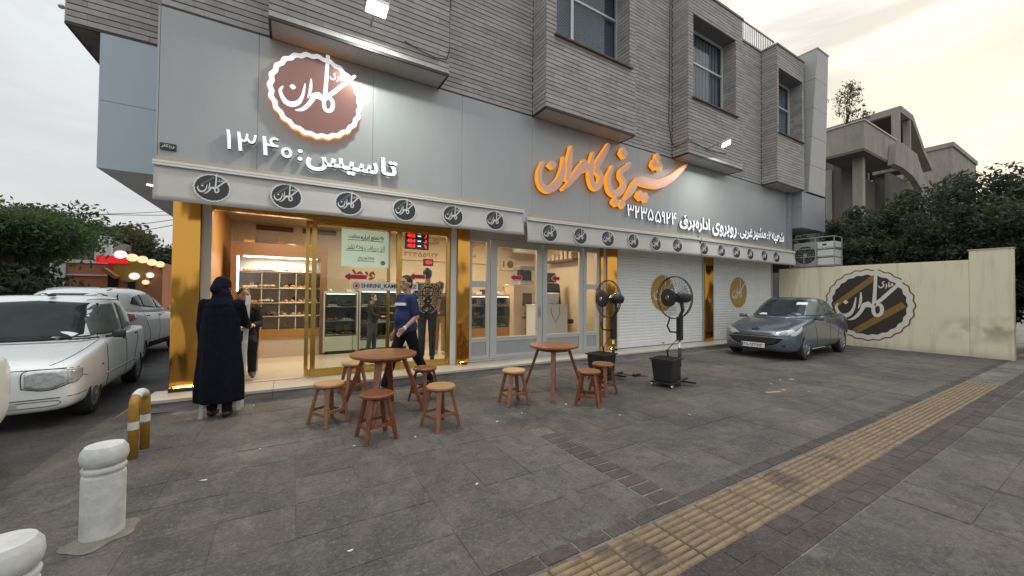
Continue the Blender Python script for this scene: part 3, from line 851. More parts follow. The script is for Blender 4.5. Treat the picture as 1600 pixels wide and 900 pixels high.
alu_leaf('side_light', 6.07, 6.59, .10, 1.66)
# roller shutters
def shutter(x0, x1):
    z0, z1 = .19, 2.95; b = MB(); pitch = .077; z = z0+.06
    fr = MB(); fr.box(x0,x0+.045,6.83,6.93,.155,z1); fr.box(x1-.045,x1,6.83,6.93,.155,z1)
    sh = fr.build('roller_shutter', M['shutter_hw'], shop)
    while z < z1-.001:
        zz = min(z+pitch, z1); h = zz-z
        prof = [(6.880,z),(6.868,z+.012),(6.866,z+h*.5),(6.868,z+h-.016),(6.882,z+h-.006)]
        for (ya,za),(yb,zb) in zip(prof[:-1],prof[1:]): b.quad((x0+.046,ya,za),(x1-.046,ya,za),(x1-.046,yb,zb),(x0+.046,yb,zb))
        b.quad((x0+.046,6.882,z+h-.006),(x1-.046,6.882,z+h-.006),(x1-.046,6.880,zz),(x0+.046,6.880,zz))
        z += pitch
    b.build('shutter_slats', M['shutter'], sh, recalc=False, kind='stuff')
    bb = MB(); bb.box(x0+.048,x1-.048,6.86,6.90,.165,.25); bb.build('bottom_bar', M['shutter'], sh, bevel=.004)
    hh = MB(); xm = (x0+x1)/2; hh.box(xm-.04,xm+.04,6.85,6.859,.20,.225); hh.build('lock', M['black'], sh)
    return sh
sh1 = shutter(7.125, 10.835); sh2 = shutter(11.285, 14.95)
# corner wall strip by the yellow wall
# step in front
for i, x in enumerate(np.arange(-1.55, 14.9, 1.37)):
    x1 = min(x+1.37, 14.95)
    b = MB(); b.box(x+.002,x1-.002,6.27,6.85,.110+random.uniform(-.002,.002),.150); b.build('step_slab', M['marble_top'] if x < 14 else M['marble_top'], shop, bevel=.004)
    b = MB(); b.box(x+.002,x1-.002,6.30,6.80,-.009,.108); b.build('step_riser', M['marble'], shop, bevel=.003)
b = MB(); n = 0
b.v += [(-1.553,6.27,.14),(-1.553,6.85,.14),(-1.553,6.85,-.06),(-1.553,6.27,-.06),(-1.83,6.35,-.055),(-1.83,6.85,-.055)]
for q in ((0,1,5,4),(0,4,3),(1,2,5),(3,4,5,2),(0,3,2,1)): b.f.append(q); b.m.append(0)
b.build('mortar_ramp', mat('orange_lit_cement',(.30,.24,.18),.9,var=.7,bump=.6,bscale=30), shop)  # orange glow of the pillar uplight is put into the cement colour
# pillar foot uplights
def uplight(x, y, watts, lbl, wd=.04):
    t = thing('uplight', lbl, 'light', (x,y,.1515))
    b = MB(); b.box(-wd,wd,-.045,-.035,0,.05); b.box(-wd,wd,-.034,.03,0,.012); b.box(-wd-.008,-wd-.001,-.045,.03,0,.05); b.box(wd+.001,wd+.008,-.045,.03,0,.05); b.build('housing', M['black'], t)
    b = MB(); b.box(-wd*.9,wd*.9,-.02,.02,.0125,.016); b.build('lens', emis('warm_lens',(1,.45,.08),2.0), t)
    ld = bpy.data.lights.new('uplight_lamp','AREA'); ld.shape = 'RECTANGLE'; ld.size = wd*1.8; ld.size_y = .035; ld.energy = watts; ld.color = (1,.50,.12)
    lo = bpy.data.objects.new('uplight_lamp', ld); COL.objects.link(lo); lo.parent = t; lo.location = (0,0,.02); lo.rotation_euler = (PI-.45,0,0)
uplight(-1.25, 6.71, 4.0, 'low warm uplight strip at the foot of the leftmost gold corner pillar', .12)
uplight(2.93, 6.74, .9, 'small warm uplight at the foot of the gold pillar between sliding door and silver doors')
uplight(6.98, 6.74, .9, 'small warm uplight at the foot of the gold pillar left of the first roller shutter')
# soffit downlight at the side
p = gp(236,288,3.25); p.y = max(p.y,7.6)
t = thing('soffit_downlight', 'small white downlight glowing in the soffit under the blue-grey side box', 'light', (p.x,p.y,3.249))
b = MB(); b.lathe([(.07,-.012),(.07,0)],16); b.build('rim', M['alu_white'], t)
b = MB(); b.lathe([(.055,-.016),(.055,-.0125)],16); b.build('lens', emis('cool_lens',(1,.98,.92),9), t)
# ---------------- interior shell
IX0, IX1, IY1, IZ = -1.29, 7.1, 10.6, 3.15
b = MB(); b.box(IX0,7.12,6.97,IY1,.10,.149); b.build('shop_floor', M['floor_in'], shop)
b = MB(); b.box(-.975,2.70,6.86,6.969,.1505,.156); b.build('door_track', M['marble_top'], shop)
b = MB(); b.box(IX0,7.12,IY1,IY1+.1,.15,3.2); b.build('interior_back_wall', M['wall_cream'], shop)
b = MB(); b.box(7.1,7.2,6.97,IY1,.15,3.2); b.build('interior_end_wall', M['wall_cream'], shop)
b = MB(); b.box(IX0,IX0+.12,6.97,IY1,.15,3.2); b.build('interior_side_wall', M['wall_wood'], shop)
b = MB(); b.box(IX0,7.12,6.98,IY1,IZ,IZ+.06); b.build('interior_ceiling', M['ceil'], shop)
rb = MB()
for i in range(70): x = -1.1+i*.055; rb.box(x,x+.035,IY1-.02,IY1-.001,2.25,3.0)
rb.build('ribbed_wall_strips', M['wall_cream'], shop, recalc=False, kind='stuff')
b = MB()
for x in (-.7,.25,1.2): b.box(x,x+.75,IY1-.03,IY1-.003,2.98,3.1)
b.build('high_vent', mat('vent_brown',(.10,.06,.04),.6), shop)
def ceil_lamp(x, y, e, lbl, col=(1,.78,.53), size=.5):
    t = thing('ceiling_light', lbl, 'light', (x,y,IZ-.001), 0, 'warm ceiling lights inside the shop'); e *= 1.05
    b = MB(); b.box(-size/2-.02,size/2+.02,-size/2-.02,size/2+.02,-.02,0); b.build('frame', M['alu_white'], t)
    b = MB(); b.box(-size/2,size/2,-size/2,size/2,-.026,-.021); b.build('diffuser', emis('warm_diffuser', col, 5), t)
    ld = bpy.data.lights.new('ceiling_lamp','AREA'); ld.energy = e; ld.color = col; ld.size = size*.9
    lo = bpy.data.objects.new('ceiling_lamp', ld); COL.objects.link(lo); lo.parent = t; lo.location = (0,0,-.04)
ceil_lamp(-.2, 8.2, 45, 'warm square ceiling light just inside the open doorway')
ceil_lamp(1.5, 8.6, 55, 'warm square ceiling light above the glass pastry case')
ceil_lamp(3.4, 8.4, 45, 'warm square ceiling light behind the left silver side light')
ceil_lamp(5.3, 8.6, 60, 'warm square ceiling light above the white checkout counter')
# ------------------------------------------------------------------ seal emblem
STROKES = {'bar': [(0.211, 1.059, 0.084), (0.196, 0.706, 0.079), (0.179, 0.339, 0.085), (0.16, 0.056, 0.094), (0.14, -0.142, 0.084), (0.175, -0.277, 0.088), (0.247, -0.295, 0.092), (0.315, -0.233, 0.086), (0.336, -0.107, 0.09), (0.301, -0.001, 0.087), (0.229, 0.016, 0.083), (0.177, -0.014, 0.084)], 'arm': [(0.83, 0.745, 0.057), (0.696, 0.585, 0.085), (0.497, 0.362, 0.093), (0.334, 0.172, 0.095), (0.209, 0.057, 0.088)], 'ra': [(-0.015, 0.066, 0.1), (0.027, 0.01, 0.15), (-0.07, -0.021, 0.13), (-0.126, -0.153, 0.093), (-0.205, -0.286, 0.085), (-0.318, -0.409, 0.074), (-0.451, -0.461, 0.023)], 'mlink': [(-0.048, 0.052, 0.087), (0.06, -0.017, 0.11), (0.155, -0.056, 0.084)], 'alef': [(-0.140, 0.37, 0.025), (-0.142, 0.194, 0.062), (-0.160, 0.048, 0.058), (-0.205, -0.11, 0.02)], 'nun': [(-0.262, 0.22, 0.022), (-0.288, 0.017, 0.055), (-0.325, -0.131, 0.068), (-0.397, -0.267, 0.1), (-0.524, -0.341, 0.121), (-0.643, -0.317, 0.114), (-0.726, -0.192, 0.082), (-0.754, -0.072, 0.064), (-0.7, 0.035, 0.024)], 'dot': [(-0.575, 0.069, 0.01), (-0.511, 0.07, 0.122), (-0.447, 0.071, 0.01)]}
SMALL = {'ya': [(0.399, 0.673, 0.024), (0.348, 0.633, 0.028), (0.378, 0.562, 0.029), (0.34, 0.502, 0.033), (0.278, 0.507, 0.029), (0.27, 0.564, 0.017)], 'dal': [(0.429, 0.603, 0.024), (0.442, 0.528, 0.029), (0.407, 0.465, 0.016)], 'alif2': [(0.49, 0.657, 0.024), (0.492, 0.505, 0.028)], 'nq': [(0.498, 0.511, 0.028), (0.528, 0.546, 0.028), (0.569, 0.559, 0.036), (0.555, 0.609, 0.028), (0.531, 0.582, 0.024)], 'd2': [(0.523, 0.684, 0.008), (0.555, 0.689, 0.043), (0.589, 0.693, 0.008)]}
def scallop(r, amp, n=24, k=6):
    out = []
    for i in range(n*k):
        a = 2*PI*i/(n*k); rr = r*(1-amp*abs(math.sin(a*n/2))**.8*1.0) if False else r*(1+amp*math.cos(a*n))
        out.append((rr*math.cos(a), rr*math.sin(a)))
    return out
def seal_meshes(pref, r, th, ring_m, disc_m, ink_m, ring_r=1.0, disc_r=.88, fn=None, bands=None, k=4, small=True, side_m=None, depth=None):
    """three flat layers facing -Y in local coordinates (x right, z up)"""
    fn = fn or (lambda u, v, d: (u*r, -d, v*r))
    out = []
    a = MB(); a.prism(scallop(ring_r, .018, 24, k), fn, (depth if depth else 0), th, 0, 1 if side_m else None)
    out.append(('ring', a.mesh(pref+'_ring', [ring_m]+([side_m] if side_m else []))))
    b = MB(); b.prism(scallop(disc_r, .018, 24, k), fn, th*.5, th*1.5); out.append(('disc', b.mesh(pref+'_disc', disc_m)))
    if bands:
        bb = MB()
        for (p0, p1, w, mm) in bands:
            bb.stroke([(p0[0],p0[1],w),(p1[0],p1[1],w)], fn, th*1.5, th*1.7)
        out.append(('band', bb.mesh(pref+'_band', bands[0][3])))
    c = MB()
    for i, pts in enumerate(STROKES.values()): c.stroke(pts, fn, th*1.4, th*(2.0+.06*i), sub=4)
    if small:
        for i, pts in enumerate(SMALL.values()): c.stroke(pts, fn, th*1.4, th*(2.0+.05*i), sub=3)
    out.append(('lettering', c.mesh(pref+'_lettering', ink_m)))
    return out
def fixn(me):
    bm = bmesh.new(); bm.from_mesh(me); bmesh.ops.recalc_face_normals(bm, faces=bm.faces); bm.to_mesh(me); bm.free(); return me
M['grey_streak'] = mat('grey_streak_print', (.11,.11,.12), .5)
aw_seal = seal_meshes('seal', .172, .002, M['white_print'], M['dark_print'], M['white_print'], 1.0, .90, k=4,
                      bands=[((-.62,.12),(.12,.80),.14,M['grey_streak'])])
for _, me in aw_seal: fixn(me)
# ------------------------------------------------------------------ awnings
def val_y(x, z, x0, zt):
    t = (zt-z)/.43
    return 6.13 - .035*t + .012*math.sin((x-x0)*5.3+1)*t + .009*math.sin((x-x0)*2.1)*t
def awning(x0, x1, zc, lbl, badges, dzr=0.0):
    t = thing('awning', lbl, 'awning', (x0, 6.37, zc), 0, 'rolled beige awnings with seal emblems')
    P = lambda x, y, z: (x-x0, y-6.37, z-zc + dzr*(x-x0)/(x1-x0))
    def rbox(b, xa, xb, ya, yb, za, zb):
        n = len(b.v); b.v += [P(xa,ya,za),P(xb,ya,za),P(xb,yb,za),P(xa,yb,za),P(xa,ya,zb),P(xb,ya,zb),P(xb,yb,zb),P(xa,yb,zb)]
        for q in ((0,3,2,1),(4,5,6,7),(0,1,5,4),(1,2,6,5),(2,3,7,6),(3,0,4,7)): b.f.append(tuple(n+i for i in q)); b.m.append(0)
    b = MB(); rbox(b, x0+.02, x1-.02, 6.19, 6.372, zc+.055, zc+.13); b.build('cassette_back', M['cassette_beige'], t, bevel=.006)
    b = MB()
    rbox(b, x0, x1, 6.10, 6.20, zc+.03, zc+.058); rbox(b, x0+.003, x1-.003, 6.11, 6.20, zc+.018, zc+.030); rbox(b, x0, x1, 6.095, 6.20, zc-.004, zc+.018)
    b.build('cassette', M['cassette'], t, bevel=.003)
    b = MB(); nx = 90; nz = 6; vs = []
    for i in range(nx+1):
        x = x0+.01+(x1-x0-.02)*i/nx
        for j in range(nz+1):
            z = zc-.004-.43*j/nz + (.006*math.sin(x*3.1) if j == nz else 0)
            b.v.append(P(x, val_y(x,z,x0,zc), z))
    for i in range(nx):
        for j in range(nz):
            a = i*(nz+1)+j; b.f.append((a,a+1,a+nz+2,a+nz+1)); b.m.append(0)
    v = b.build('valance', M['valance'], t, smooth=True)
    sm = v.modifiers.new('thick','SOLIDIFY'); sm.thickness = .003; bake(v)
    for i, (px, py) in enumerate(badges):
        p = fp(px, py, 6.11); z = zc-.215
        s = bpy.data.objects.new('seal_emblem', aw_seal[0][1]); COL.objects.link(s); s.parent = t
        yy = val_y(p.x, z, x0, zc)-.012
        s.location = P(p.x, yy, z); s.rotation_euler = (-.05, 0, .04*math.sin(i*2.3)); s.scale = (1.13,1,1.06)
        for nm, me in aw_seal[1:]:
            k = link(nm, me, s)
    return t
awning(-1.46, 3.88, 3.055, 'left beige awning valance with six dark seals above the open doorway', [(332,291),(448,304),(545,316),(632,325),(708,334),(773,342)], .04)
awning(3.95, 9.52, 2.965, 'middle beige awning valance with six dark seals above the silver doors', [(858.7,361),(907,368),(949,375),(989,380),(1025,384),(1058,388)], .07)
awning(9.58, 14.9, 3.03, 'right beige awning valance with six dark seals above the roller shutters', [(1100,390),(1127,393),(1150,396),(1172,399),(1194,402),(1213,404)], .0)
b = MB(); b.box(3.86,3.97,6.14,6.375,2.93,3.12); b.box(3.87,3.96,6.22,6.37,2.74,2.80); b.box(3.87,3.96,6.22,6.37,2.84,2.88)
tag(b.build('awning_bracket', M['steel'], bevel=.005), 'steel bracket in the gap between the left and the middle awning', 'bracket')
# ------------------------------------------------------------------ round lit sign
M['lit_white'] = mat('lit_white_acrylic', (.85,.85,.88), .4, emit=(.93,.93,1.0), estr=.42)
M['lit_amber'] = emis('lit_amber_side', (1.0,.36,.02), .95)
M['rose'] = mat('rose_bronze_mirror', (.33,.18,.155), .24, metal=.75, var=.25, scale=1.3, color2=(.30,.17,.15))
Ys = 6.26
c = fp(496,150,Ys); top = fp(494,84,Ys); bot = fp(503,216,Ys); R_ = (top.z-bot.z)/2*1.0
t = thing('round_sign', 'large round scalloped bronze sign with lit white rim and white Persian lettering', 'sign', (c.x, 6.378, c.z))
rs = seal_meshes('round_sign', R_, .01, M['lit_white'], M['rose'], M['lit_white'], 1.0, .885, k=8, side_m=M['lit_amber'],
    fn=lambda u,v,d: (u*R_, -.10-d, v*R_), depth=-.06)
for nm, me in rs:
    link({'ring':'sign_rim','disc':'sign_face','lettering':'lettering'}[nm], fixn(me), t)
# backing glow plate seen at the lower left
b = MB(); b.prism(scallop(.93,.018,24,4), lambda u,v,d:(u*R_,-d,v*R_), .0, .03); b.build('back_plate', M['lit_amber'], t)
# ------------------------------------------------------------------ founding date sign
def sign_text(root, words, y, depth, bold, face, side, loc):
    """words: (string, px0, pyTop0, px1, pyBot) boxes given along the sign"""
    for (s, x0, x1, z0, z1) in words:
        if s in DIG: o = digit('digit', s, x0, x1, z0, z1, y, depth, face, side, root)
        else: o = place_text('letter', s, x0, x1, z0, z1, y, face, root, depth, bold, side=side)
        if o: o.matrix_parent_inverse = Matrix.Translation(-Vector(loc))
M['letter_side'] = mat('grey_letter_return', (.16,.16,.17), .5)
yS = 6.28
DIG = {
 '۱': [[(.25,1,.34),(.45,.6,.36),(.55,0,.34)]],
 '۲': [[(.14,1,.20),(.20,.5,.22),(.24,0,.22)],[(.16,.70,.12),(.40,.53,.17),(.70,.58,.18),(.88,.98,.17)]],
 '۳': [[(.12,1,.18),(.18,.5,.20),(.22,0,.20)],[(.15,.72,.10),(.32,.55,.15),(.48,.66,.15),(.52,.97,.14)],[(.52,.75,.12),(.66,.55,.15),(.84,.62,.15),(.92,.98,.14)]],
 '۴': [[(.14,1,.20),(.20,.5,.22),(.24,0,.22)],[(.95,.93,.12),(.75,.98,.15),(.55,.88,.16),(.55,.70,.16),(.75,.60,.16),(.98,.58,.14)],[(.16,.62,.14),(.40,.58,.15),(.75,.58,.15)]],
 '۵': [[(.52,1,.10),(.28,.72,.17),(.12,.40,.19),(.18,.12,.19),(.42,.12,.16),(.52,.30,.10)],[(.52,1,.10),(.74,.72,.17),(.90,.40,.19),(.84,.12,.19),(.60,.12,.16),(.52,.30,.10)]],
 '۹': [[(.62,.62,.12),(.35,.60,.17),(.20,.78,.17),(.35,.96,.17),(.60,.94,.17),(.68,.75,.18),(.70,.4,.20),(.76,0,.20)]],
 'o': [[(.5+.36*math.cos(2*PI*k/12),.5+.36*math.sin(2*PI*k/12),.30) for k in range(13)]],
}
def digit(name, ch, x0, x1, z0, z1, y, depth, face, side, parent):
    b = MB(); w = x1-x0; h = z1-z0
    for i, pts in enumerate(DIG[ch]):
        j = .0012*i
        b.stroke([(x0+u*w, z0+v*h, t_*min(h*.80,w*1.7)) for u,v,t_ in pts], lambda u,v,d: (u, y+d, v), -j, depth+j, 0, 1, sub=4)
    return b.build(name, [face, side], parent)
def bx(px0, py0, px1, py1, y=yS):
    a = fp(px0,py0,y); b_ = fp(px1,py1,y); return a.x, b_.x, b_.z, a.z
loc = (.3, 6.378, 3.55)
ds = thing('date_sign', 'white raised Persian lettering with founding year on the fascia under the round sign', 'sign', loc)
# individual pieces: left edge/top at left edge, right edge/bottom at right edge (image pixels on the plane)
def piece(s, xa, ya, xb, yb, ytop_b=None):
    a = fp(xa, ya, yS); c_ = fp(xb, yb, yS)
    return (s, a.x, c_.x, c_.z, a.z)
words = [
 ('۱', *[fp(354,203,yS).x, fp(363,204,yS).x, fp(356,232,yS).z, fp(355,202,yS).z]),
 ('۳', *[fp(369,206,yS).x, fp(402,212,yS).x, fp(372,235,yS).z, fp(369,205,yS).z]),
 ('۴', *[fp(409,213,yS).x, fp(436,218,yS).x, fp(413,242,yS).z, fp(409,212,yS).z]),
 ('٥' if False else 'o', *[fp(439,230,yS).x, fp(457,234,yS).x, fp(448,247,yS).z, fp(448,230,yS).z]),
 (':', *[fp(465,235,yS).x, fp(473,236,yS).x, fp(469,251,yS).z, fp(469,233,yS).z]),
 (shape_word('سیس'), *[fp(478,245,yS).x, fp(591,262,yS).x, fp(540,274,yS).z, fp(525,243,yS).z]),
 (shape_word('تا'), *[fp(595,248,yS).x, fp(621,256,yS).x, fp(610,275,yS).z, fp(598,246,yS).z]),
]
sign_text(ds, words, yS, .07, .028, M['lit_white'], M['letter_side'], loc)
# ------------------------------------------------------------------ address sign
yA = 6.32
loc = (11.2, 6.378, 3.45)
ad = thing('address_sign', 'small white raised Persian address and phone number on the fascia above the shutters', 'sign', loc)
def z2(px, pt, pb): return fp(px,pb,yA).z, fp(px,pt,yA).z
def W_(s, xa, xb, pxm, pt, pb): z0, z1 = z2(pxm, pt, pb); return (shape_word(s), fp(xa,(pt+pb)/2,yA).x, fp(xb,(pt+pb)/2,yA).x, z0, z1)
aw = []
for ch, xa, xb, pt, pb in (('۳',980,991,320,338),('۲',992.5,999,322,341),('۳',1001,1011,324,343),('۵',1012,1021,327,345),('۵',1023.5,1033,330,348),('۹',1033.5,1040,331,349),('۲',1041,1048,332,350),('۴',1049.5,1057,333,351)):
    aw.append(W_(ch, xa, xb, (xa+xb)/2, pt, pb))
aw += [W_('برق',1062,1086,1074,337,360), W_('اداره',1087,1109,1098,340,364), W_('روبروی',1113,1151,1132,350,371),
       ('.', fp(1153,365,yA).x, fp(1154.5,365,yA).x, *z2(1154,363.5,366)),
       W_('غربی',1156,1176,1166,356,374), W_('مشیر',1176.5,1197,1187,356,376.5), (':', fp(1198.6,370,yA).x, fp(1200.3,370,yA).x, *z2(1199,366,374)),
       W_('۲',1201,1205,1203,362,374.5), W_('شعبه',1206,1225,1216,362,381)]
sign_text(ad, aw, yA, .045, .03, M['lit_white'], M['letter_side'], loc)
# ------------------------------------------------------------------ main calligraphic sign
yC = 6.24
def k2(x, y): return 830+x/8.571, 210+y/8.571
def k3(x, y): return 940+x/6.92, 210+y/6.92
def tr_(pts, kf, sc):
    out = []
    for x, y, w in pts:
        px, py = kf(x, y); a = fp(px, py, yC); dep = (a-Vector((0,0,CAM_H))).length
        e1 = fp(px-.5, py, yC); e2 = fp(px+.5, py, yC); v1 = fp(px, py+.5, yC); v2 = fp(px, py-.5, yC)
        out.append((a.x, a.z, w/sc*(((e2.x-e1.x)+(v2.z-v1.z))/2)))
    return out
main = [
 ('nun', tr_([(170,365,34),(125,480,58),(118,600,66),(165,700,80),(240,730,90),(320,690,96),(385,610,90),(425,500,70),(440,400,50),(440,295,20)], k2, 8.571)),
 ('dot', tr_([(235,405,8),(290,405,95),(340,400,8)], k2, 8.571)),
 ('alef', tr_([(545,150,26),(520,350,75),(505,500,70),(480,615,40)], k2, 8.571)),
 ('ra', tr_([(425,735,30),(500,670,50),(580,570,72),(650,480,90),(720,400,100),(700,335,30)], k2, 8.571)),
 ('mim', tr_([(650,470,60),(720,440,110),(790,440,70),(830,430,50)], k2, 8.571)),
 ('kaf', tr_([(840,235,26),(812,400,62),(805,560,72),(835,680,74),(890,700,80),(935,640,70),(940,560,70),(900,490,70),(850,480,60)], k2, 8.571)),
 ('arm', tr_([(1050,130,40),(960,290,70),(870,440,80)], k2, 8.571)),
 ('ya', tr_([(318,300,14),(285,350,42),(225,395,44),(215,450,44),(248,510,44),(245,570,50),(200,620,64),(140,635,60),(92,585,52),(80,470,48),(105,400,36),(125,335,14)], k3, 6.92)),
 ('dot', tr_([(205,198,6),(245,198,100),(280,198,6)], k3, 6.92)),
 ('dot', tr_([(120,735,6),(160,728,84),(192,735,6)], k3, 6.92)),
 ('dot', tr_([(200,755,6),(232,748,84),(262,755,6)], k3, 6.92)),
 ('ra', tr_([(405,475,30),(365,540,56),(320,620,56),(255,705,20)], k3, 6.92)),
 ('shin', tr_([(395,490,30),(430,500,76),(520,525,80),(620,535,78),(700,505,70),(780,455,55),(860,385,38),(930,325,10)], k3, 6.92)),
 ('dot', tr_([(545,330,6),(582,325,96),(612,330,6)], k3, 6.92)),
 ('dot', tr_([(608,345,6),(638,342,84),(664,346,6)], k3, 6.92)),
 ('dot', tr_([(588,250,6),(612,248,76),(636,252,6)], k3, 6.92)),
 ('dot', tr_([(385,665,6),(425,660,90),(455,668,6)], k3, 6.92)),
 ('dot', tr_([(448,685,6),(480,680,90),(508,686,6)], k3, 6.92)),
]
loc = Vector((6.5, 6.378, 4.2))
ms = thing('main_sign', 'large raised copper-mirror Persian calligraphy sign with glowing amber edges', 'sign', loc)
M['copper'] = mat('copper_mirror', (.78,.46,.35), .5, metal=.7, bump=.25, bscale=5, bdist=.03)
for nm, pts in main:
    b = MB(); j = random.uniform(0,.006)
    b.stroke(pts, lambda u,v,d: (u, yC+d, v), -j, .11, 0, 1, sub=5)
    o = b.build('letter', [M['copper'], M['lit_amber']], ms); o.matrix_parent_inverse = Matrix.Translation(-loc)
# ------------------------------------------------------------------ maker's plate
p0 = fp(250,222,6.36); p1 = fp(275,236,6.36)
b = MB(); b.box(p0.x,p1.x,6.355,6.378,p1.z,p0.z)
pl = thing('maker_plate', 'small black plate with silver lettering at the left end of the fascia', 'sign', (p0.x,6.378,p1.z))
o = b.build('plate', M['dark_print'], pl); o.matrix_parent_inverse = Matrix.Translation(-Vector(pl.location))
o = place_text('letter', shape_word('زرنگار'.replace('گ','ک')), p0.x+.015, p1.x-.015, p1.z+.02, p0.z-.015, 6.350, M['white_print'], pl, .006, .02); o.matrix_parent_inverse = Matrix.Translation(-Vector(pl.location))
# ------------------------------------------------------------------ floodlights
def floodlight(px, py, y, aim, watts, lbl, size=(.30,.22)):
    p = fp(px, py, y); t = thing('floodlight', lbl, 'floodlight', p)
    d = (Vector(aim)-p).normalized(); q = d.to_track_quat('-Z','Y').to_matrix()
    ax, ay, az = q.col[0], q.col[1], q.col[2]
    b = MB(); b.obox(az*.035, ax*size[0]/2, ay*size[1]/2, az*.03); b.build('housing', M['steel'], t, bevel=.006)
    b = MB(); b.obox(az*.0, ax*(size[0]/2-.015), ay*(size[1]/2-.015), az*.004); b.build('lens', emis('flood_lens',(1,1,.97),14), t)
    b = MB(); b.tube([tuple(az*.06), tuple(az*.06+Vector((0,.14,.02))), (0, YB-y if y < YB else .2, .05)], .014, 6); b.build('arm', M['steel'], t)
    ld = bpy.data.lights.new('floodlight_lamp','AREA'); ld.shape = 'RECTANGLE'; ld.size = size[0]; ld.size_y = size[1]; ld.energy = watts; ld.color = (.96,1,.90)
    ld.spread = math.radians(178)
    lo = bpy.data.objects.new('floodlight_lamp', ld); COL.objects.link(lo); lo.parent = t
    lo.rotation_euler = q.to_euler(); lo.location = d*.02
floodlight(589, 14, 5.45, (1.0, 4.9, 3.6), 64, 'bright square floodlight on the left bay above the round sign')
floodlight(1135, 225, 5.42, (9.9, 4.85, 3.6), 60, 'bright floodlight on the third bay above the address lettering')
# cable looping down the left bay
b = MB(); pts = [fp(706,-30,6.38),fp(703,20,6.38),fp(702,80,5.90),fp(698,93,5.90),fp(680,90,5.9),fp(655,78,5.9),fp(632,64,5.9)]
b.tube(pts, .008, 5)
tag(b.build('power_cable', M['black']), 'black cable looping down the brick beside the left floodlight', 'cable')
b = MB(); b.tube([fp(1047,0,6.38),fp(1046,120,6.38),fp(1045,190,6.38),fp(1049,221,6.38)]+[Vector((8.71,6.3,5.45)),Vector((8.70,5.905,5.52)),Vector((9.6,5.905,5.42)),Vector((10.4,5.9,5.5))], .008, 5)
tag(b.build('power_cable', M['black']), 'black cable running down the wall to the floodlight on the third bay', 'cable')
# ------------------------------------------------------------------ shutter emblems
for (px, py, sh) in ((1036,458,sh1),(1154,457,sh2)):
    p = fp(px,py,6.862); r = .50
    sm = seal_meshes('shutter_seal', r, .0015, M['ochre'], M['ochre'], M['white_print'], 1.0, .95, k=4, small=False)
    root = bpy.data.objects.new('seal_emblem', fixn(sm[0][1])); COL.objects.link(root); root.parent = shop; root.location = (p.x,6.861,p.z)
    o = link('emblem_lettering', fixn(sm[2][1]), root)
# ------------------------------------------------------------------ stickers and notices on the glass
yG = 6.902
p0 = fp(534,356,yG); p1 = fp(607,419,yG); p0r = fp(606,362,yG); p1l = fp(535,416,yG)
loc = Vector(((p0.x+p1.x)/2, yG, p1.z))
nt_ = thing('notice_poster', 'pale green paper notice with black underlined Persian writing on the glass', 'poster', loc)
b = MB(); x0,x1 = p0.x, p1.x; z0, z1 = p1l.z, p0.z
n = 12
for i in range(n+1):
    x = x0+(x1-x0)*i/n
    b.v += [(x-loc.x, -.004-.004*math.sin(i*.9), z0-loc.z+.01*math.sin(i*1.1)), (x-loc.x, -.003, z1-loc.z)]
for i in range(n): b.f.append((2*i,2*i+2,2*i+3,2*i+1)); b.m.append(0)
M['paper'] = mat('pale_green_paper', (0.64,0.84,0.84), 0.7, var=0.25, scale=4, color2=(0.58,0.79,0.79))
nt__ = M['paper'].node_tree; pb__ = nt__.nodes['Principled BSDF']; tl__ = nt__.nodes.new('ShaderNodeBsdfTranslucent'); tl__.inputs[0].default_value = (.62,.88,.95,1)
mx__ = nt__.nodes.new('ShaderNodeMixShader'); mx__.inputs[0].default_value = .45; nt__.links.new(pb__.outputs[0], mx__.inputs[1]); nt__.links.new(tl__.outputs[0], mx__.inputs[2]); nt__.links.new(mx__.outputs[0], nt__.nodes['Material Output'].inputs[0])
b.build('sheet', M['paper'], nt_)
wd = x1-x0; ht = z1-z0
def nt_text(words_, fx0, fx1, fz, fh, bold):
    total = sum(len(w)+.6 for w in words_); x = x1-wd*(1-fx1); 
    span = wd*(fx1-fx0)
    for w in words_:
        l = span*len(w)/total; xr = x; xl = x-l
        o = place_text('writing', shape_word(w), xl, xr, z0+ht*(fz-(.03 if any(c in 'ریوجز' for c in w) else 0)), z0+ht*(fz+fh), yG-.012, M['ink'], nt_, .002, bold)
        o.matrix_parent_inverse = Matrix.Translation(-loc)
        x = xl-span*.6/total
    u = MB(); u.box(x1-wd*(1-fx1)-span-loc.x, x1-wd*(1-fx1)-loc.x, -.011,-.009, z0+ht*(fz-.035)-loc.z, z0+ht*(fz-.022)-loc.z); u.build('underline', M['ink'], nt_)
nt_text(['به','دستور','اداره','بهداشت'], .12, .88, .74, .12, .03)
nt_text(['از','دریافت','وجه','نقد'], .08, .90, .46, .13, .0)
nt_text(['معذوریم'], .32, .68, .19, .12, .0)
b = MB(); b.lathe([(.04,-.003),(.04,0)],18,axis='y'); o = b.build('stamp', M['ochre'], nt_); o.location = (wd*.37,-.010,ht*.13)
def arrow(px0, px1, py, lbl, y=yG, h=.07, m=None):
    a = fp(px0,py,y); c_ = fp(px1,py,y); L_ = c_.x-a.x; hd = min(h*1.25, L_*.45)
    t = thing('arrow_sticker', lbl, 'arrow sticker', (a.x,y,a.z), 0, 'red arrow stickers on the glass pointing left')
    def poly(g): return [(-g*1.6,0),(hd+g*.2,h+g*1.3),(hd+g*.2,h*.5+g*.6),(L_+g,h*.5+g*.6),(L_+g,-h*.5-g*.6),(hd+g*.2,-h*.5-g*.6),(hd+g*.2,-h-g*1.3)]
    b = MB(); b.prism(poly(.012), lambda u,v,d:(u,-d,v), 0, .002); b.build('border', M['white'], t)
    b = MB(); b.prism(poly(0), lambda u,v,d:(u,-d,v), .0021, .0035); b.build('arrow', M['red'], t)
arrow(538,573,432,'red arrow sticker on the glass below the pale green notice')
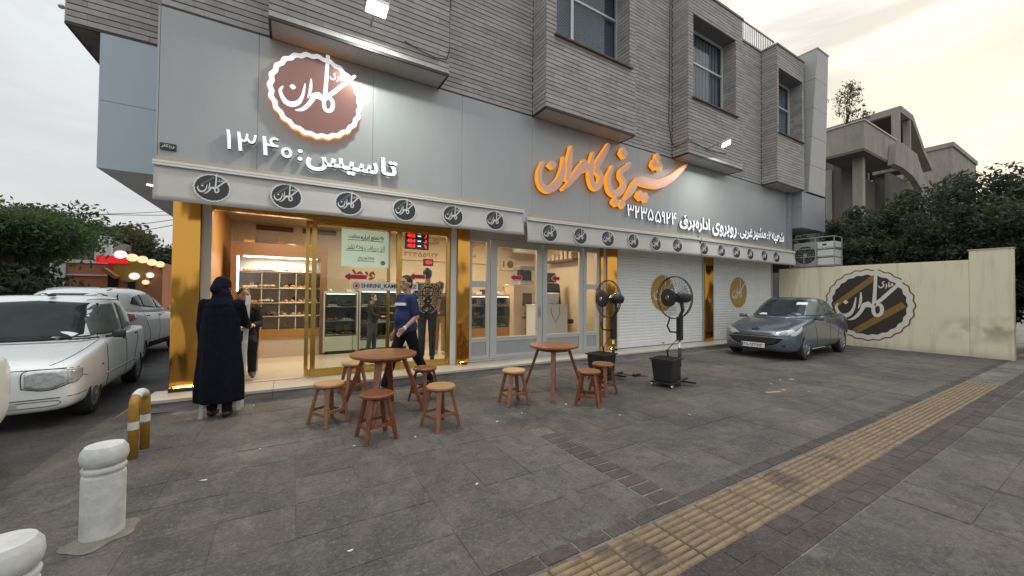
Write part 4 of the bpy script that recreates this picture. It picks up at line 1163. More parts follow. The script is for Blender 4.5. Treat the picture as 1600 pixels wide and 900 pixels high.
arrow(640,664,432,'red arrow sticker on the glass right of the walking man')
arrow(798,815,433.5,'red arrow sticker on the left silver glass door', 6.894, .075)
arrow(862,874,435,'red arrow sticker on the right silver glass door', 6.894, .075)
# banner
p0 = fp(549,440,yG); p1 = fp(653,455,yG); pL = fp(549,453,yG)
loc = Vector((p0.x,yG,pL.z)); bn = thing('account_banner', 'long white sticker with a red camera icon and black capital letters on the glass', 'sticker', loc)
b = MB(); b.box(0,p1.x-p0.x,-.003,0,0,p0.z-pL.z); b.build('strip', M['white'], bn)
hh = p0.z-pL.z
b = MB(); b.lathe([(hh*.40,-.005),(hh*.40,-.003)],18,c=(hh*.55,0,hh*.5),axis='y',mi=0); b.lathe([(hh*.30,-.0065),(hh*.30,-.0052)],18,c=(hh*.55,0,hh*.5),axis='y',mi=1); b.lathe([(hh*.20,-.008),(hh*.20,-.0067)],16,c=(hh*.55,0,hh*.5),axis='y',mi=0)
b.build('icon', [M['red'],M['white']], bn)
o = place_text('writing','SHIRINI_KAMRAN_ZZ', hh*1.1, p1.x-p0.x-.03, hh*.2, hh*.80, -.005, M['ink'], bn, .002, .02)
# red lettering behind the glass
loc = fp(560,428,6.95); t = thing('red_lettering', 'red Persian word on the glass behind the first arrow sticker', 'sticker', loc)
a = fp(545,420,6.95); c_ = fp(586,438,6.95)
o = place_text('writing', shape_word('ورود'), a.x-loc.x, c_.x-loc.x, c_.z-loc.z, a.z-loc.z, 0, M['red'], t, .003, .04)
# queue display
def led(px0,py0,px1,py1,y,rows_,lbl,txt='۴'):
    a = fp(px0,py0,y); c_ = fp(px1,py1,y); w = c_.x-a.x; h = a.z-c_.z
    t = thing('queue_display', lbl, 'led display', (a.x,y,c_.z))
    b = MB(); b.box(0,w,0,.05,0,h); b.build('case', M['black'], t, bevel=.006)
    mr = emis('red_led',(1,.02,.02),2.6); mw = emis('white_led',(1,1,1),1.6)
    for i, s in enumerate(rows_):
        zt = h*(.90-i*.30) if len(rows_) > 1 else h*.75; zb = zt-h*(.2 if len(rows_) > 1 else .5)
        if len(rows_) > 1:
            place_text('digits', s, w*.08, w*.42, zb, zt, -.004, mr, t, .003, .02)
            q = MB(); q.box(w*.52,w*.66,-.004,0,(zb+zt)/2-h*.025,(zb+zt)/2+h*.03); q.build('dash', mw, t)
            place_text('digits', shape_word('ر') if i < 2 else '۱', w*.80, w*.9, zb, zt, -.004, mr, t, .003, .02)
        else: place_text('digits', s, w*.15, w*.85, zb, zt, -.004, mr, t, .003, .02)
led(633,362,670,391,7.02,['455','454','453'],'black queue display with three rows of red numbers behind the glass')
led(662,404,677,416,8.6,['454'],'small black display with one red number hanging deeper in the shop')
# ------------------------------------------------------------------ interior furniture
def rel(t, o):
    o.matrix_parent_inverse = Matrix.Translation(-Vector(t.location)); return o
M['led_tube'] = emis('white_tube', (1,.95,.9), 6)
M['shelf_glass'] = mat('shelf_edge_glass', (.45,.52,.50), .2, spec=.8)
M['pastry1'] = mat('golden_pastry', (.50,.26,.09), .6, var=.8, scale=20, color2=(.30,.12,.04))
M['pastry2'] = mat('chocolate_pastry', (.10,.045,.025), .5, var=.7, scale=20)
M['pastry3'] = mat('cream_pastry', (.62,.50,.34), .6, var=.5, scale=20)
M['tray'] = mat('dark_tray', (.05,.05,.055), .35)
M['case_in'] = mat('case_interior', (.50,.50,.47), .5, var=.5, scale=3)
def pastries(root, x0, x1, y, z, m, n, r=.035, name='pastry', kind=True):
    b = MB()
    for i in range(n):
        for j in range(2):
            cx = x0+(x1-x0)*(i+.5+random.uniform(-.2,.2))/n; rr = r*random.uniform(.75,1.2)
            b.lathe([(rr*.8,0),(rr,rr*.4),(rr*.75,rr*.85),(rr*.2,rr*1.05)],7,c=(cx,y+.09*j,z))
    o = b.build(name, m, root, smooth=True, recalc=False)
    o['kind'] = 'stuff'
    return rel(root, o)
# tall lit shelf cabinet behind the open doorway
Yc = 9.3
ca = fp(361,382,Yc); top = fp(400,379,Yc).z; cb_x = fp(512,400,Yc).x
cab = thing('display_cabinet', 'tall brown cabinet of lit glass shelves with pastries behind the open doorway', 'display cabinet', ((ca.x+cb_x)/2, Yc, .15))
def cb(name, m, *boxes, bevel=0):
    b = MB()
    for q in boxes: b.box(*q)
    return rel(cab, b.build(name, m, cab, bevel=bevel))
xl, xr = ca.x, cb_x; hz = fp(420,400,Yc).z; zb_ = fp(430,515,Yc).z; zg = fp(430,528,Yc).z
cb('header', M['cab_brown'], (xl,xr,Yc,Yc+.5,hz,top))
cb('side', M['cab_brown'], (xl,xl+.10,Yc+.001,Yc+.5,.15,hz-.001)); cb('side', M['cab_brown'], (xr-.14,xr,Yc+.001,Yc+.5,.15,hz-.001))
cb('back', M['case_in'], (xl+.10,xr-.14,Yc+.47,Yc+.5,zg,hz-.001))
cb('base_band', mat('gold_brown_band',(.30,.17,.05),.35), (xl+.10,xr-.14,Yc-.01,Yc+.46,zg,zb_))
bz = fp(440,558,Yc).z
cb('lower_panel', mat('basket_weave_panel',(.50,.45,.38),.6,var=.6,scale=30,color2=(.36,.32,.26)), (xl+.10,xr-.14,Yc+.01,Yc+.45,max(bz,.15),zg-.001))
tube_x = fp(370,400,Yc).x
cb('light_tube', M['led_tube'], (tube_x,tube_x+.035,Yc+.02,Yc+.05,fp(372,455,Yc).z,hz-.02))
cb('light_tube', M['led_tube'], (tube_x+.1,xr-.2,Yc+.1,Yc+.13,hz-.03,hz-.005))
ld = bpy.data.lights.new('cabinet_lamp','AREA'); ld.shape='RECTANGLE'; ld.size=1.1; ld.size_y=.1; ld.energy=24; ld.color=(1,.92,.8)
lo = bpy.data.objects.new('cabinet_lamp', ld); COL.objects.link(lo); lo.parent = cab; lo.location = (0,.12,hz-.05-.15)
for i, (py, mm) in enumerate(((424,M['pastry1']),(450,M['pastry3']),(473,M['pastry1']),(494,M['pastry2']))):
    z = fp(430,py,Yc).z
    cb('shelf', M['shelf_glass'], (xl+.101,xr-.141,Yc+.0,Yc+.45,z-.012,z))
    cb('tray', M['tray'], (xl+.45,xl+.75,Yc+.03,Yc+.4,z+.001,z+.02)); cb('tray', M['alu_white'], (xl+.85,xr-.3,Yc+.03,Yc+.4,z+.001,z+.015))
    pastries(cab, xl+.2, xl+.44, Yc+.12, z+.005, mm, 4, .05)
    pastries(cab, xl+.47, xl+.73, Yc+.12, z+.022, M['pastry3'] if i != 3 else M['pastry2'], 4, .045)
    pastries(cab, xl+.88, xr-.32, Yc+.12, z+.018, M['pastry2'] if i == 0 else M['pastry1'], 4, .05)
b = MB(); a = fp(400,370,9.4); b.box(a.x,a.x+.38,9.35,9.6,top+.001,top+.16)
tag(b.build('storage_box', mat('dark_brown_box',(.06,.035,.03),.6), bevel=.01), 'dark brown box standing on top of the tall shelf cabinet', 'box')
b = MB(); a = fp(433,378,9.4); b.box(a.x,a.x+.13,9.35,9.5,top+.001,top+.05)
tag(b.build('storage_box', mat('red_brown_box',(.18,.04,.02),.6), bevel=.008), 'small red-brown box on the tall cabinet right of the dark brown box', 'box')
PACK = [mat('pack_white',(.62,.60,.55),.5), mat('pack_tan',(.42,.27,.14),.6), mat('pack_red',(.30,.05,.04),.5), mat('pack_dark',(.06,.04,.035),.5), mat('pack_yellow',(.52,.36,.08),.5), mat('pack_clear',(.40,.45,.42),.15)]
def packs(root, x0, x1, y, z, hmax, rd):
    b = MB(); x = x0
    while x < x1-.06:
        w = rd.uniform(.05,.15); h = rd.uniform(.3,1)*hmax; d = rd.uniform(.08,.16); yy = y+rd.uniform(-.03,.05); m_ = rd.randrange(6)
        if rd.random() < .75:
            if rd.random() < .65: b.box(x,min(x+w,x1),yy,yy+d,z,z+h,m_)
            else: b.lathe([(w*.45,0),(w*.5,h*.3),(w*.45,h*.8),(w*.3,h)],10,c=(x+w/2,yy+.06,z),mi=m_)
        x += w+rd.uniform(.004,.04)
    if b.v: o = b.build('packaged_goods', PACK, root, recalc=False); o['kind'] = 'stuff'; rel(root, o)
rd_ = random.Random(4)
for i, py in enumerate((424,450,473,494)):
    z = fp(430,py,Yc).z
    packs(cab, xl+.16, xr-.18, Yc+.26, z+.004, (.17,.13,.12,.10)[i], rd_)
for px in (408,436,462):
    x = fp(px,450,Yc).x; cb('mullion', M['shelf_glass'], (x,x+.015,Yc+.02,Yc+.035,zb_,hz-.04))
packs(cab, xl+.2, xr-.3, Yc+.1, top+.001, .08, rd_)
# pastry display cases
def case(px0, px1, ptop, pbase, Y, lbl, xr_=None, wood=False):
    a = fp(px0,ptop,Y); c_ = fp(px1,ptop,Y); zt = a.z; zb = fp((px0+px1)/2,pbase,Y).z; x0, x1 = a.x, c_.x
    t = thing('display_case', lbl, 'display case', ((x0+x1)/2, Y, .15))
    def B(name, m, *boxes):
        b = MB()
        for q in boxes: b.box(*q)
        return rel(t, b.build(name, m, t))
    B('top', M['alu'] if not wood else M['counter'], (x0,x1,Y,Y+.6,zt-.05,zt))
    B('side', M['alu'], (x0,x0+.03,Y,Y+.6,.2,zt-.051)); B('side', M['alu'], (x1-.03,x1,Y,Y+.6,.2,zt-.051))
    B('back', M['case_in'], (x0+.031,x1-.031,Y+.57,Y+.6,zb,zt-.051))
    B('plinth', M['case_base'] if not wood else M['wall_wood'], (x0+.031,x1-.031,Y+.005,Y+.56,.22,zb))
    for q in range(1, max(2,int((x1-x0)/.6))):
        B('plinth_seam', M['black_trim'], (x0+q*.6,x0+q*.6+.008,Y+.001,Y+.004,.22,zb))
    B('foot', M['black_trim'], (x0+.05,x1-.05,Y+.05,Y+.5,.1505,.215))
    for k in range(3):
        z = zb+.03+(zt-zb-.06)*k/3
        B('shelf', M['shelf_glass'], (x0+.031,x1-.031,Y+.02,Y+.56,z-.01,z))
        n = int((x1-x0)/.32)
        for q in range(n):
            xa = x0+.06+q*(x1-x0-.1)/n
            B('tray', M['tray'] if (q+k)%2 else M['alu_white'], (xa,xa+.24,Y+.05,Y+.5,z+.001,z+.016))
            pastries(t, xa+.02, xa+.22, Y+.10, z+.017, (M['pastry2'],M['pastry1'],M['pastry3'])[(q+k)%3], 3, .038)
        packs(t, x0+.05, x1-.05, Y+.36, z+.018, (zt-zb)/3*.6, rd_)
    B('light_tube', M['led_tube'], (x0+.06,x1-.06,Y+.04,Y+.06,zt-.065,zt-.055))
    packs(t, x0+.05, x1-.05, Y+.2, zt+.001, .16, rd_)
    g = MB(); g.box(x0+.03,x1-.03,Y+.001,Y+.006,zb,zt-.052); rel(t, g.build('front_glass', glass('case_glass',(.8,.86,.86),1.3), t))
    return t
case(506,560,455,525,9.2,'dark glass pastry case with pale green base left of the masked customer')
case(562,640,452,530,9.35,'glass pastry case with pale green base behind the walking man')
case(735,802,460,512,8.6,'warm lit glass pastry case seen through the left silver side light', wood=True)
# cream counter block and white checkout counter
a = fp(803,446,8.4); c_ = fp(835,446,8.4)
t = thing('counter', 'cream box-shaped counter seen through the left silver glass door', 'counter', (a.x,8.4,.15))
b = MB(); b.box(a.x,c_.x+.3,8.4,8.9,.15,a.z); rel(t, b.build('body', M['counter'], t, bevel=.01))
b = MB(); b.box(a.x-.02,c_.x+.3,8.38,8.92,a.z,a.z+.02); rel(t, b.build('top', M['counter_white'], t))
pa = fp(817,458,8.39); pb_ = fp(831,478,8.39)
b = MB(); b.box(pa.x,pb_.x,8.385,8.399,pb_.z,pa.z); rel(t, b.build('photo_panel', mat('dark_photo',(.12,.10,.09),.5,var=.9,scale=12), t))
b = MB()
for q in range(5):
    u, v = random.uniform(0,.8), random.uniform(0,1); cx = pa.x-.05+u*.25; cz = pb_.z-.12-v*.25; b.box(cx,cx+.07,8.39,8.399,cz,cz+.03)
rel(t, b.build('print', mat('brown_print',(.22,.08,.04),.6), t))
a = fp(850,478,7.7); c_ = fp(887,478,7.7)
t = thing('counter', 'white checkout counter seen through the right silver glass door', 'counter', (a.x,7.7,.15))
b = MB(); b.box(a.x-.2,c_.x,7.7,8.2,.15,a.z); rel(t, b.build('body', M['counter_white'], t, bevel=.01))
b = MB(); b.box(a.x-.22,c_.x+.02,7.68,8.22,a.z,a.z+.025); rel(t, b.build('top', M['counter_white'], t))
b = MB(); b.tube([fp(861,480,7.69),fp(862,490,7.685),fp(868,504,7.68),fp(875,490,7.685),fp(874,479,7.69)],.006,5)
tag(b.build('hanging_cord', M['black']), 'thin dark cord looping down the front of the white checkout counter', 'cord')
zc_ = a.z+.026
a = fp(851,455,7.85)
for i, (dx, lb) in enumerate(((0,'left white till screen on the checkout counter seen from behind'),(.24,'right white till screen on the checkout counter seen from behind'))):
    t = thing('till_screen', lb, 'till screen', (a.x+.12+dx,7.9,zc_))
    b = MB(); b.obox((0,0,.17),(.13,.02,0),(-.006,.03,.012),(0,-.03,.13)); b.build('screen', M['counter_white'], t, bevel=.008)
    b = MB(); b.box(-.1,.1,-.07,.08,0,.02); b.box(-.02,.02,-.01,.02,.02,.10); b.build('stand', M['counter_white'], t, bevel=.004)
# black high-backed chair at the checkout
p = fp(880,500,8.2); t = thing('office_chair', 'black high-backed chair behind the white checkout counter', 'chair', (p.x-.12,8.35,.15)); t.scale = (1.35,1.2,1.28)
b = MB(); b.obox((0,.25,.95),(.27,0,0),(0,.05,.01),(0,.06,.38)); b.build('backrest', M['black'], t, bevel=.04)
b = MB(); b.obox((0,.30,1.45),(.17,0,0),(0,.04,0),(0,.02,.11)); b.build('headrest', M['black'], t, bevel=.03)
b = MB(); b.obox((0,0,.5),(.27,0,0),(0,.26,0),(0,0,.05)); b.build('seat', M['black'], t, bevel=.03)
b = MB(); b.lathe([(.03,.05),(.03,.45)],10)
for k in range(5): b.bar((0,0,.07),(.28*math.cos(k*1.257),.28*math.sin(k*1.257),.03),.04,.03)
b.build('base', M['black'], t)
# shelves and lamp on the right rear wall
p = xp(882,409,7.09); b = MB(); b.box(6.78,7.095,p.y-.75,p.y+.6,p.z-.03,p.z+.03)
for q in range(6): y = p.y-.6+q*.2; b.box(6.85,7.05,y,y+.12,p.z+.031,p.z+.031+random.uniform(.1,.32), 1)
tag(b.build('wall_shelf', [mat('dark_shelf',(.10,.06,.04),.5), M['counter']]), 'dark wall shelf with cartons high on the end wall behind the right silver door', 'shelf')
b = MB(); p = fp(822,388,9.9); b.box(p.x-.40,p.x+.42,9.8,10.05,p.z-.15,p.z+.14)
ac_in = b.build('air_conditioner', M['alu_white'], bevel=.02); tag(ac_in, 'white wall air conditioner inside the shop high behind the silver doors', 'air conditioner')
p = fp(793,413,10.55); b = MB(); b.box(p.x-.26,p.x+.26,10.55,10.59,p.z-.2,p.z+.2); b.lathe([(.12,-.01),(.12,0)],20,c=(p.x+.1,10.545,p.z),axis='y',mi=1); b.box(p.x-.17,p.x-.12,10.54,10.549,p.z-.1,p.z+.1,1)
tag(b.build('wall_poster', [mat('poster_cream',(.6,.52,.38),.6), M['cab_brown']]), 'small cream poster with a brown disc on the rear wall above the staff person', 'poster')
p = fp(820,446,8.6); t = thing('coffee_machine', 'silver and black machine standing on the cream counter', 'machine', (p.x,8.65,p.z+.03))
b = MB(); b.box(-.22,.22,-.18,.18,0,.10); b.box(-.22,.22,.02,.18,.101,.38); b.box(-.24,.24,-.18,.18,.381,.50); b.build('casing', M['steel'], t, bevel=.015)
b = MB(); b.box(-.18,.18,-.1,.019,.102,.36); b.build('recess', M['black'], t)
for q in (-.1,.1): b = MB(); b.tube([(q,-.08,.38),(q,-.08,.30)],.03,10); b.build('spout', M['black'], t)
# menu board text on the back wall
p = fp(690,385,10.55); b = MB()
t = thing('wall_sign', 'cream wall board with faint brown Persian words behind the counter', 'sign', (p.x,10.57,p.z))
b.box(-1.3,1.6,-.03,0,-.45,.42); b.build('board', mat('cream_board',(.66,.52,.34),.6), t)
place_text('writing', shape_word('شعبه'), .65, 1.05, -.0, .2, -.04, M['cab_brown'], t, .004, .0)
place_text('writing', shape_word('مشیر'), .7, 1.1, -.32, -.12, -.04, M['cab_brown'], t, .004, .0)
place_text('writing', shape_word('شیرینی'), -.9, -.1, -.02, .2, -.04, M['ochre'], t, .004, .02)
place_text('writing', '۳۲۳۵۵۹۲۴', -1.1, -.1, -.35, -.22, -.04, M['cab_brown'], t, .004, .0)
# cooler column between
# ------------------------------------------------------------------ tables and stools
def table(name, lbl, p, r, H, rz, mt, ml, foot=.34, legs4=((1,1),(1,-1),(-1,1),(-1,-1)), legw=.075):
    t = thing(name, lbl, 'table', (p.x,p.y,0), rz, 'round wooden cafe tables')
    b = MB(); b.lathe([(r-.012,H-.04),(r,H-.030),(r,H-.010),(r-.008,H)],56); o = b.build('tabletop', mt, t); auto_smooth(o, .5)
    b = MB(); b.lathe([(r*.62,H-.09),(r*.64,H-.041)],32); o = b.build('apron', ml, t); auto_smooth(o,.5)
    for (sx, sy) in legs4:
        b = MB(); b.bar((sx*r*.42,sy*r*.42,H-.045),(sx*foot*.72,sy*foot*.72,.0),legw*1.15,.045,up=(sx,sy,0),w1=legw*.8,h1=.04)
        b.build('leg', ml, t, bevel=.005)
    return t
p = gp(600,551,.75)
table('cafe_table', 'larger round brown wooden table with splayed legs ringed by five stools', p, .405, .75, .35, M['wood_mid'], M['wood'], .50)
p = gp(865,538,.75)
table('cafe_table', 'smaller round reddish wooden table with slim legs beside three stools', p, .375, .75, .12, M['wood_mid'], M['wood'], .46, legw=.06)
def stool(px, py, lbl, ms_, ml, rz, r=.165, H=.47):
    p = gp(px, py, H); t = thing('stool', lbl, 'stool', (p.x,p.y,0), rz, 'round wooden stools around the cafe tables')
    b = MB(); b.lathe([(r-.014,H-.042),(r,H-.030),(r,H-.012),(r-.012,H)],40); o = b.build('seat', ms_, t); auto_smooth(o,.5)
    f = .155
    for (sx, sy) in ((1,1),(1,-1),(-1,1),(-1,-1)):
        b = MB(); b.bar((sx*.082,sy*.082,H-.043),(sx*f,sy*f,0),.052,.036,up=(sx,sy,0),w1=.042,h1=.032); b.build('leg', ml, t, bevel=.004)
    zz = .13; q = .082+(f-.082)*(1-zz/(H-.04)); 
    for i in range(4):
        a = [(q,q),(q,-q),(-q,-q),(-q,q)][i]; c_ = [(q,q),(q,-q),(-q,-q),(-q,q)][(i+1)%4]; z = zz+(.03 if i%2 else 0)
        b = MB(); b.bar((a[0],a[1],z),(c_[0],c_[1],z),.018,.035); b.build('stretcher', ml, t, bevel=.002)
    # arched braces under the seat
    for i in range(4):
        cx, cy = [(1,0),(0,1),(-1,0),(0,-1)][i]; b = MB(); pts = []
        for k in range(7):
            a = k/6*PI; w = .085+.018*math.sin(a*0); lat = -math.cos(a)*.098
            z = H-.055-.085*(1-math.sin(a))
            off = .092+(H-.05-z)*.17
            pts.append((cx*off-cy*lat*(1+(H-.05-z)*.8), cy*off+cx*lat*(1+(H-.05-z)*.8), z))
        b.tube(pts, .012, 6); b.build('brace', ml, t)
    return t
stool(515,597,'pale wooden stool with arched legs left of the larger table', M['wood_light'], M['wood_leg'], .55)
stool(589,613,'glossy reddish stool in front of the larger table, nearest the camera', M['wood'], M['wood'], .15, .17)
stool(689,601,'pale wooden stool standing right in front of the larger table', M['wood_light'], M['wood_leg'], .3, .165)
stool(664,573,'reddish-brown stool half behind the right leg of the larger table', M['wood_mid'], M['wood'], .5)
stool(553,566,'pale stool almost hidden behind the left leg of the larger table', M['wood_light'], M['wood_leg'], .2)
stool(803,577,'pale wooden stool left of the smaller table', M['wood_light'], M['wood_leg'], -.05)
stool(919.5,578,'brown stool in front of the smaller table on its right side', M['wood_mid'], M['wood'], .75)
stool(942,567,'brown stool farthest right, behind the other one at the smaller table', M['wood_mid'], M['wood'], .25)
# ------------------------------------------------------------------ misting pedestal fans
def fan(p, hub, axis, lbl, tank_rz, tank_off, r=.36):
    t = thing('mist_fan', lbl, 'pedestal fan', (p.x,p.y,0), 0, 'black misting fans on wheeled water tanks')
    rz = Matrix.Rotation(tank_rz, 3, 'Z'); to = Vector((tank_off[0],tank_off[1],0))
    tx = rz @ Vector((1,0,0)); ty_ = rz @ Vector((0,1,0)); Z1 = Vector((0,0,1))
    b = MB(); n = 0
    lo, hi = .15, .19
    for z, h in ((.09,.165),(.44,.20)):
        for (sx, sy) in ((-1,-1),(1,-1),(1,1),(-1,1)): b.v.append(tuple(to+tx*h*sx+ty_*h*.9*sy+Z1*z))
    for q in ((0,3,2,1),(4,5,6,7),(0,1,5,4),(1,2,6,5),(2,3,7,6),(3,0,4,7)): b.f.append(q); b.m.append(0)
    b.build('water_tank', M['black'], t, bevel=.02)
    b = MB(); b.obox(to+Z1*.455, tx*.22, ty_*.20, Z1*.012); 
    for k in range(5): b.obox(to+Z1*.472+tx*(-.15+.075*k), tx*.012, ty_*.17, Z1*.005)
    b.build('tank_lid', M['black'], t, bevel=.004)
    b = MB(); b.obox(to+Z1*.075, tx*.20, ty_*.19, Z1*.012); b.obox(Z1*.06, tx*.03, ty_*.26, Z1*.015); b.obox(Z1*.06+tx*.06, tx*.24, ty_*.03, Z1*.015)
    b.build('trolley', M['black'], t, bevel=.004)
    for (sx, sy) in ((-1,-1),(1,-1),(-1,1),(1,1)):
        c_ = to+tx*.17*sx+ty_*.17*sy; b = MB(); b.tube([c_+ty_*-.014+Z1*.028, c_+ty_*.014+Z1*.028], .028, 14); b.obox(c_+Z1*.055, tx*.012, ty_*.02, Z1*.012)
        b.build('caster', M['steel'], t)
    c_ = tx*.28; b = MB(); b.tube([c_+ty_*-.014+Z1*.028, c_+ty_*.014+Z1*.028], .028, 14); b.build('caster', M['steel'], t)
    b = MB(); b.tube([(0,0,.06),(0,0,hub.z-.70)],.022,12); b.build('pole', M['steel'], t, smooth=True)
    b = MB(); b.tube([(0,0,.30),(0,0,.62)],.027,12); b.build('lower_sleeve', M['black'], t, smooth=True)
    b = MB(); b.obox((0,0,hub.z-.53), (.042,0,0),(0,.042,0),(0,0,.20)); b.build('upper_sleeve', M['black'], t, bevel=.012)
    hv = Vector((hub.x,hub.y,hub.z)); ax = Vector(axis).normalized(); side = ax.cross(Z1).normalized(); up = side.cross(ax)
    def P(a, s, u): return hv+ax*a+side*s+up*u
    b = MB(); b.tube([(0,0,hub.z-.34), P(-.20,0,-.22), P(-.16,0,-.02)], [.028,.03,.035], 10); b.build('neck', M['black'], t, smooth=True)
    b = MB(); b.tube([P(-.33,0,0),P(-.31,0,0),P(-.12,0,0),P(-.05,0,0)],[.05,.085,.095,.07],20); o = b.build('motor', M['black'], t); auto_smooth(o,.7)
    b = MB(); b.tube([P(.10,0,0),P(.12,0,0),P(.155,0,0),P(.165,0,0)],[.13,.155,.15,.10],28); o = b.build('mist_disc', M['black'], t); auto_smooth(o,.7)
    b = MB(); b.tube([P(.166,0,0),P(.17,0,0)],[.035,.03],14); b.build('badge', M['chrome'], t)
    # blades at rest
    b = MB()
    for k in range(3):
        a0 = k*2*PI/3+.3; nn = 8; prev = None
        for i in range(nn+1):
            f_ = i/nn; aa = a0+f_*1.2; tw = (f_-.5)*.09
            pin = P(.03+tw*.6, math.cos(aa)*.07, math.sin(aa)*.07); pout = P(.03+tw, math.cos(aa)*(r-.05), math.sin(aa)*(r-.05))
            if prev: b.quad(prev[0], pin, pout, prev[1])
            prev = (pin, pout)
    blm = glass('smoky_blade_plastic', (.80,.80,.79), 1.0, .15)
    b.build('blades', blm, t, recalc=False)
    # guard: rings and wires
    b = MB(); N = 44
    for (a, rr, w) in ((-.015, r, .008), (.015, r, .008)): b.tube([P(a, math.cos(2*PI*i/N)*rr, math.sin(2*PI*i/N)*rr) for i in range(N)], w, 6, closed=True)
    o = b.build('guard_ring', M['black'], t, smooth=True)
    b = MB()
    for k in range(40):
        a = 2*PI*k/40; c, s = math.cos(a), math.sin(a)
        b.tube([P(.13,c*.09,s*.09),P(.115,c*.22,s*.22),P(.07,c*.31,s*.31),P(.015,c*r,s*r)], .0014, 3, cap=False)
        b.tube([P(-.10,c*.09,s*.09),P(-.09,c*.22,s*.22),P(-.05,c*.31,s*.31),P(-.015,c*r,s*r)], .0014, 3, cap=False)
    b.tube([P(.115, math.cos(2*PI*i/30)*.22, math.sin(2*PI*i/30)*.22) for i in range(30)], .0018, 3, closed=True)
    b.tube([P(-.09, math.cos(2*PI*i/30)*.22, math.sin(2*PI*i/30)*.22) for i in range(30)], .0018, 3, closed=True)
    g = b.build('guard_wires', M['black'], t, recalc=False, kind='stuff')
    b = MB(); b.tube([P(.10,0,-.36),P(.14,0,-.46),P(.02,0,-.60),Vector((0,0,hub.z-.62))]if 0 else [P(.10,.0,-r+.02),P(.16,.0,-r-.12),P(.10,0,-r-.22),P(-.1,0,-r-.24)], .014, 8); b.build('hose', M['black'], t, smooth=True)
    b = MB(); b.tube([P(-.12,.02,-r-.2),P(-.10,.03,-r-.4),(-.05,.03,.75),tuple(to+Vector((.12,.05,.60))),tuple(to+Vector((.10,.05,.47)))], .007, 6); b.build('water_line', M['black'], t, smooth=True)
    b = MB(); b.tube([tuple(to+Vector((.08,.02,.47))),tuple(to+Vector((.04,.02,.60)))],.014,8); b.build('tank_nozzle', M['black'], t)
    return t
base2 = gp(1062,600); axis = (-.92,.10,0)
h2 = fp(1053,465, base2.y)
hub2 = Vector((h2.x-base2.x-.02, 0, h2.z))
f2 = fan(base2, Vector((-.12,.02,h2.z)), axis, 'black misting fan on a wheeled tank in front of the first shutter', .25, (-.30,.04))
base1 = gp(958,590); h1 = fp(952,467, base1.y)
fan(base1, Vector((-.12,.02,h1.z)), axis, 'black misting fan behind the stools in front of the gold pillar', .2, (-.27,.02), .34)
b = MB(); A = gp(968,585); B_ = gp(1012,590)
b.tube([A+Vector((0,0,.03)), A.lerp(B_,.3)+Vector((0,-.05,.012)), A.lerp(B_,.7)+Vector((0,.03,.012)), B_+Vector((0,0,.03))], .009, 6)
tag(b.build('power_lead', M['black']), 'black power lead on the paving between the two fans', 'cable')
b = MB(); c_ = A.lerp(B_,.62); b.box(c_.x-.05,c_.x+.05,c_.y-.03,c_.y+.03,.001,.05); b.tube([c_+Vector((-.09,0,.03)),c_+Vector((.09,0,.03))],.03,10)
tag(b.build('plug_socket', M['black'], bevel=.006), 'black extension socket lying on the paving between the fans', 'socket')
b = MB(); b.tube([gp(835,565)+Vector((0,0,.012)),gp(870,561)+Vector((0,0,.012)),gp(885,566)+Vector((0,0,.012)),gp(905,568)+Vector((0,0,.012)),gp(930,572)+Vector((0,0,.012))],.007,5)
tag(b.build('power_lead', M['black']), 'dark lead curling along the foot of the step by the silver doors', 'cable')
# ------------------------------------------------------------------ bollards and barrier
def bollard(p, lbl, H=.56, r=.098, collar=True):
    t = thing('bollard', lbl, 'bollard', (p.x,p.y,0), random.uniform(0,3), 'white concrete bollards at the kerb')
    b = MB(); b.lathe([(r*1.01,-.02),(r,.02),(r*1.0,H*.66),(r*.98,H*.685),(r*.86,H*.70),(r*.85,H*.715)],48); o = b.build('shaft', M['concrete_white'], t); auto_smooth(o,.7)
    b = MB(); b.lathe([(r*.85,H*.7151),(r*1.0,H*.73),(r*1.03,H*.755),(r*.97,H*.775),(r*.84,H*.785)],48); o = b.build('ring', M['concrete_white'], t); auto_smooth(o,.7)
    b = MB(); b.lathe([(r*.84,H*.7851),(r*1.02,H*.81),(r*1.10,H*.87),(r*1.06,H*.94),(r*.88,H*.99),(r*.55,H),(r*.5,H*1.004),(.01,H*1.006)],48); o = b.build('cap', M['concrete_white'], t); auto_smooth(o,.7)
    if collar:
        b = MB(); n = 30
        for i in range(n):
            a = 2*PI*i/n; rr = r*(1.55+.28*math.sin(a*2+1)+.18*math.sin(a*5)); b.v.append((rr*math.cos(a),rr*math.sin(a),.0015))
        for i in range(n):
            a = 2*PI*i/n; b.v.append((r*.98*math.cos(a),r*.98*math.sin(a),.026))
        for i in range(n): j=(i+1)%n; b.f.append((i,j,n+j,n+i)); b.m.append(0)
        b.build('cement_collar', M['concrete_grey'], t, smooth=True)
    return t
p = gp(160,838); bollard(p, 'white painted concrete bollard standing behind the cut-off one', H=.565)
pn = gp(2,846,.565); bollard(Vector((pn.x,pn.y,0)), 'white concrete bollard nearest the camera, cut off by the left frame edge', H=.565)
A = gp(207,716); B_ = gp(219,704)
t = thing('steel_barrier', 'yellow hoop barrier with white bands beside the white bollard', 'barrier', (A.x,A.y,0))
d = B_-A; d = Vector((.02,.24,0)); H = .56; b = MB()
pts = [Vector((0,0,-.02)),Vector((0,0,H-.09))]+[Vector((0,0,H-.09))+d*(.5-.5*math.cos(a))+Vector((0,0,.09*math.sin(a))) for a in [PI*k/8 for k in range(1,8)]]+[d+Vector((0,0,H-.09)),d+Vector((0,0,-.02))]
b.tube(pts,.036,18); o = b.build('hoop', M['yellow_paint'], t, smooth=True)
b = MB()
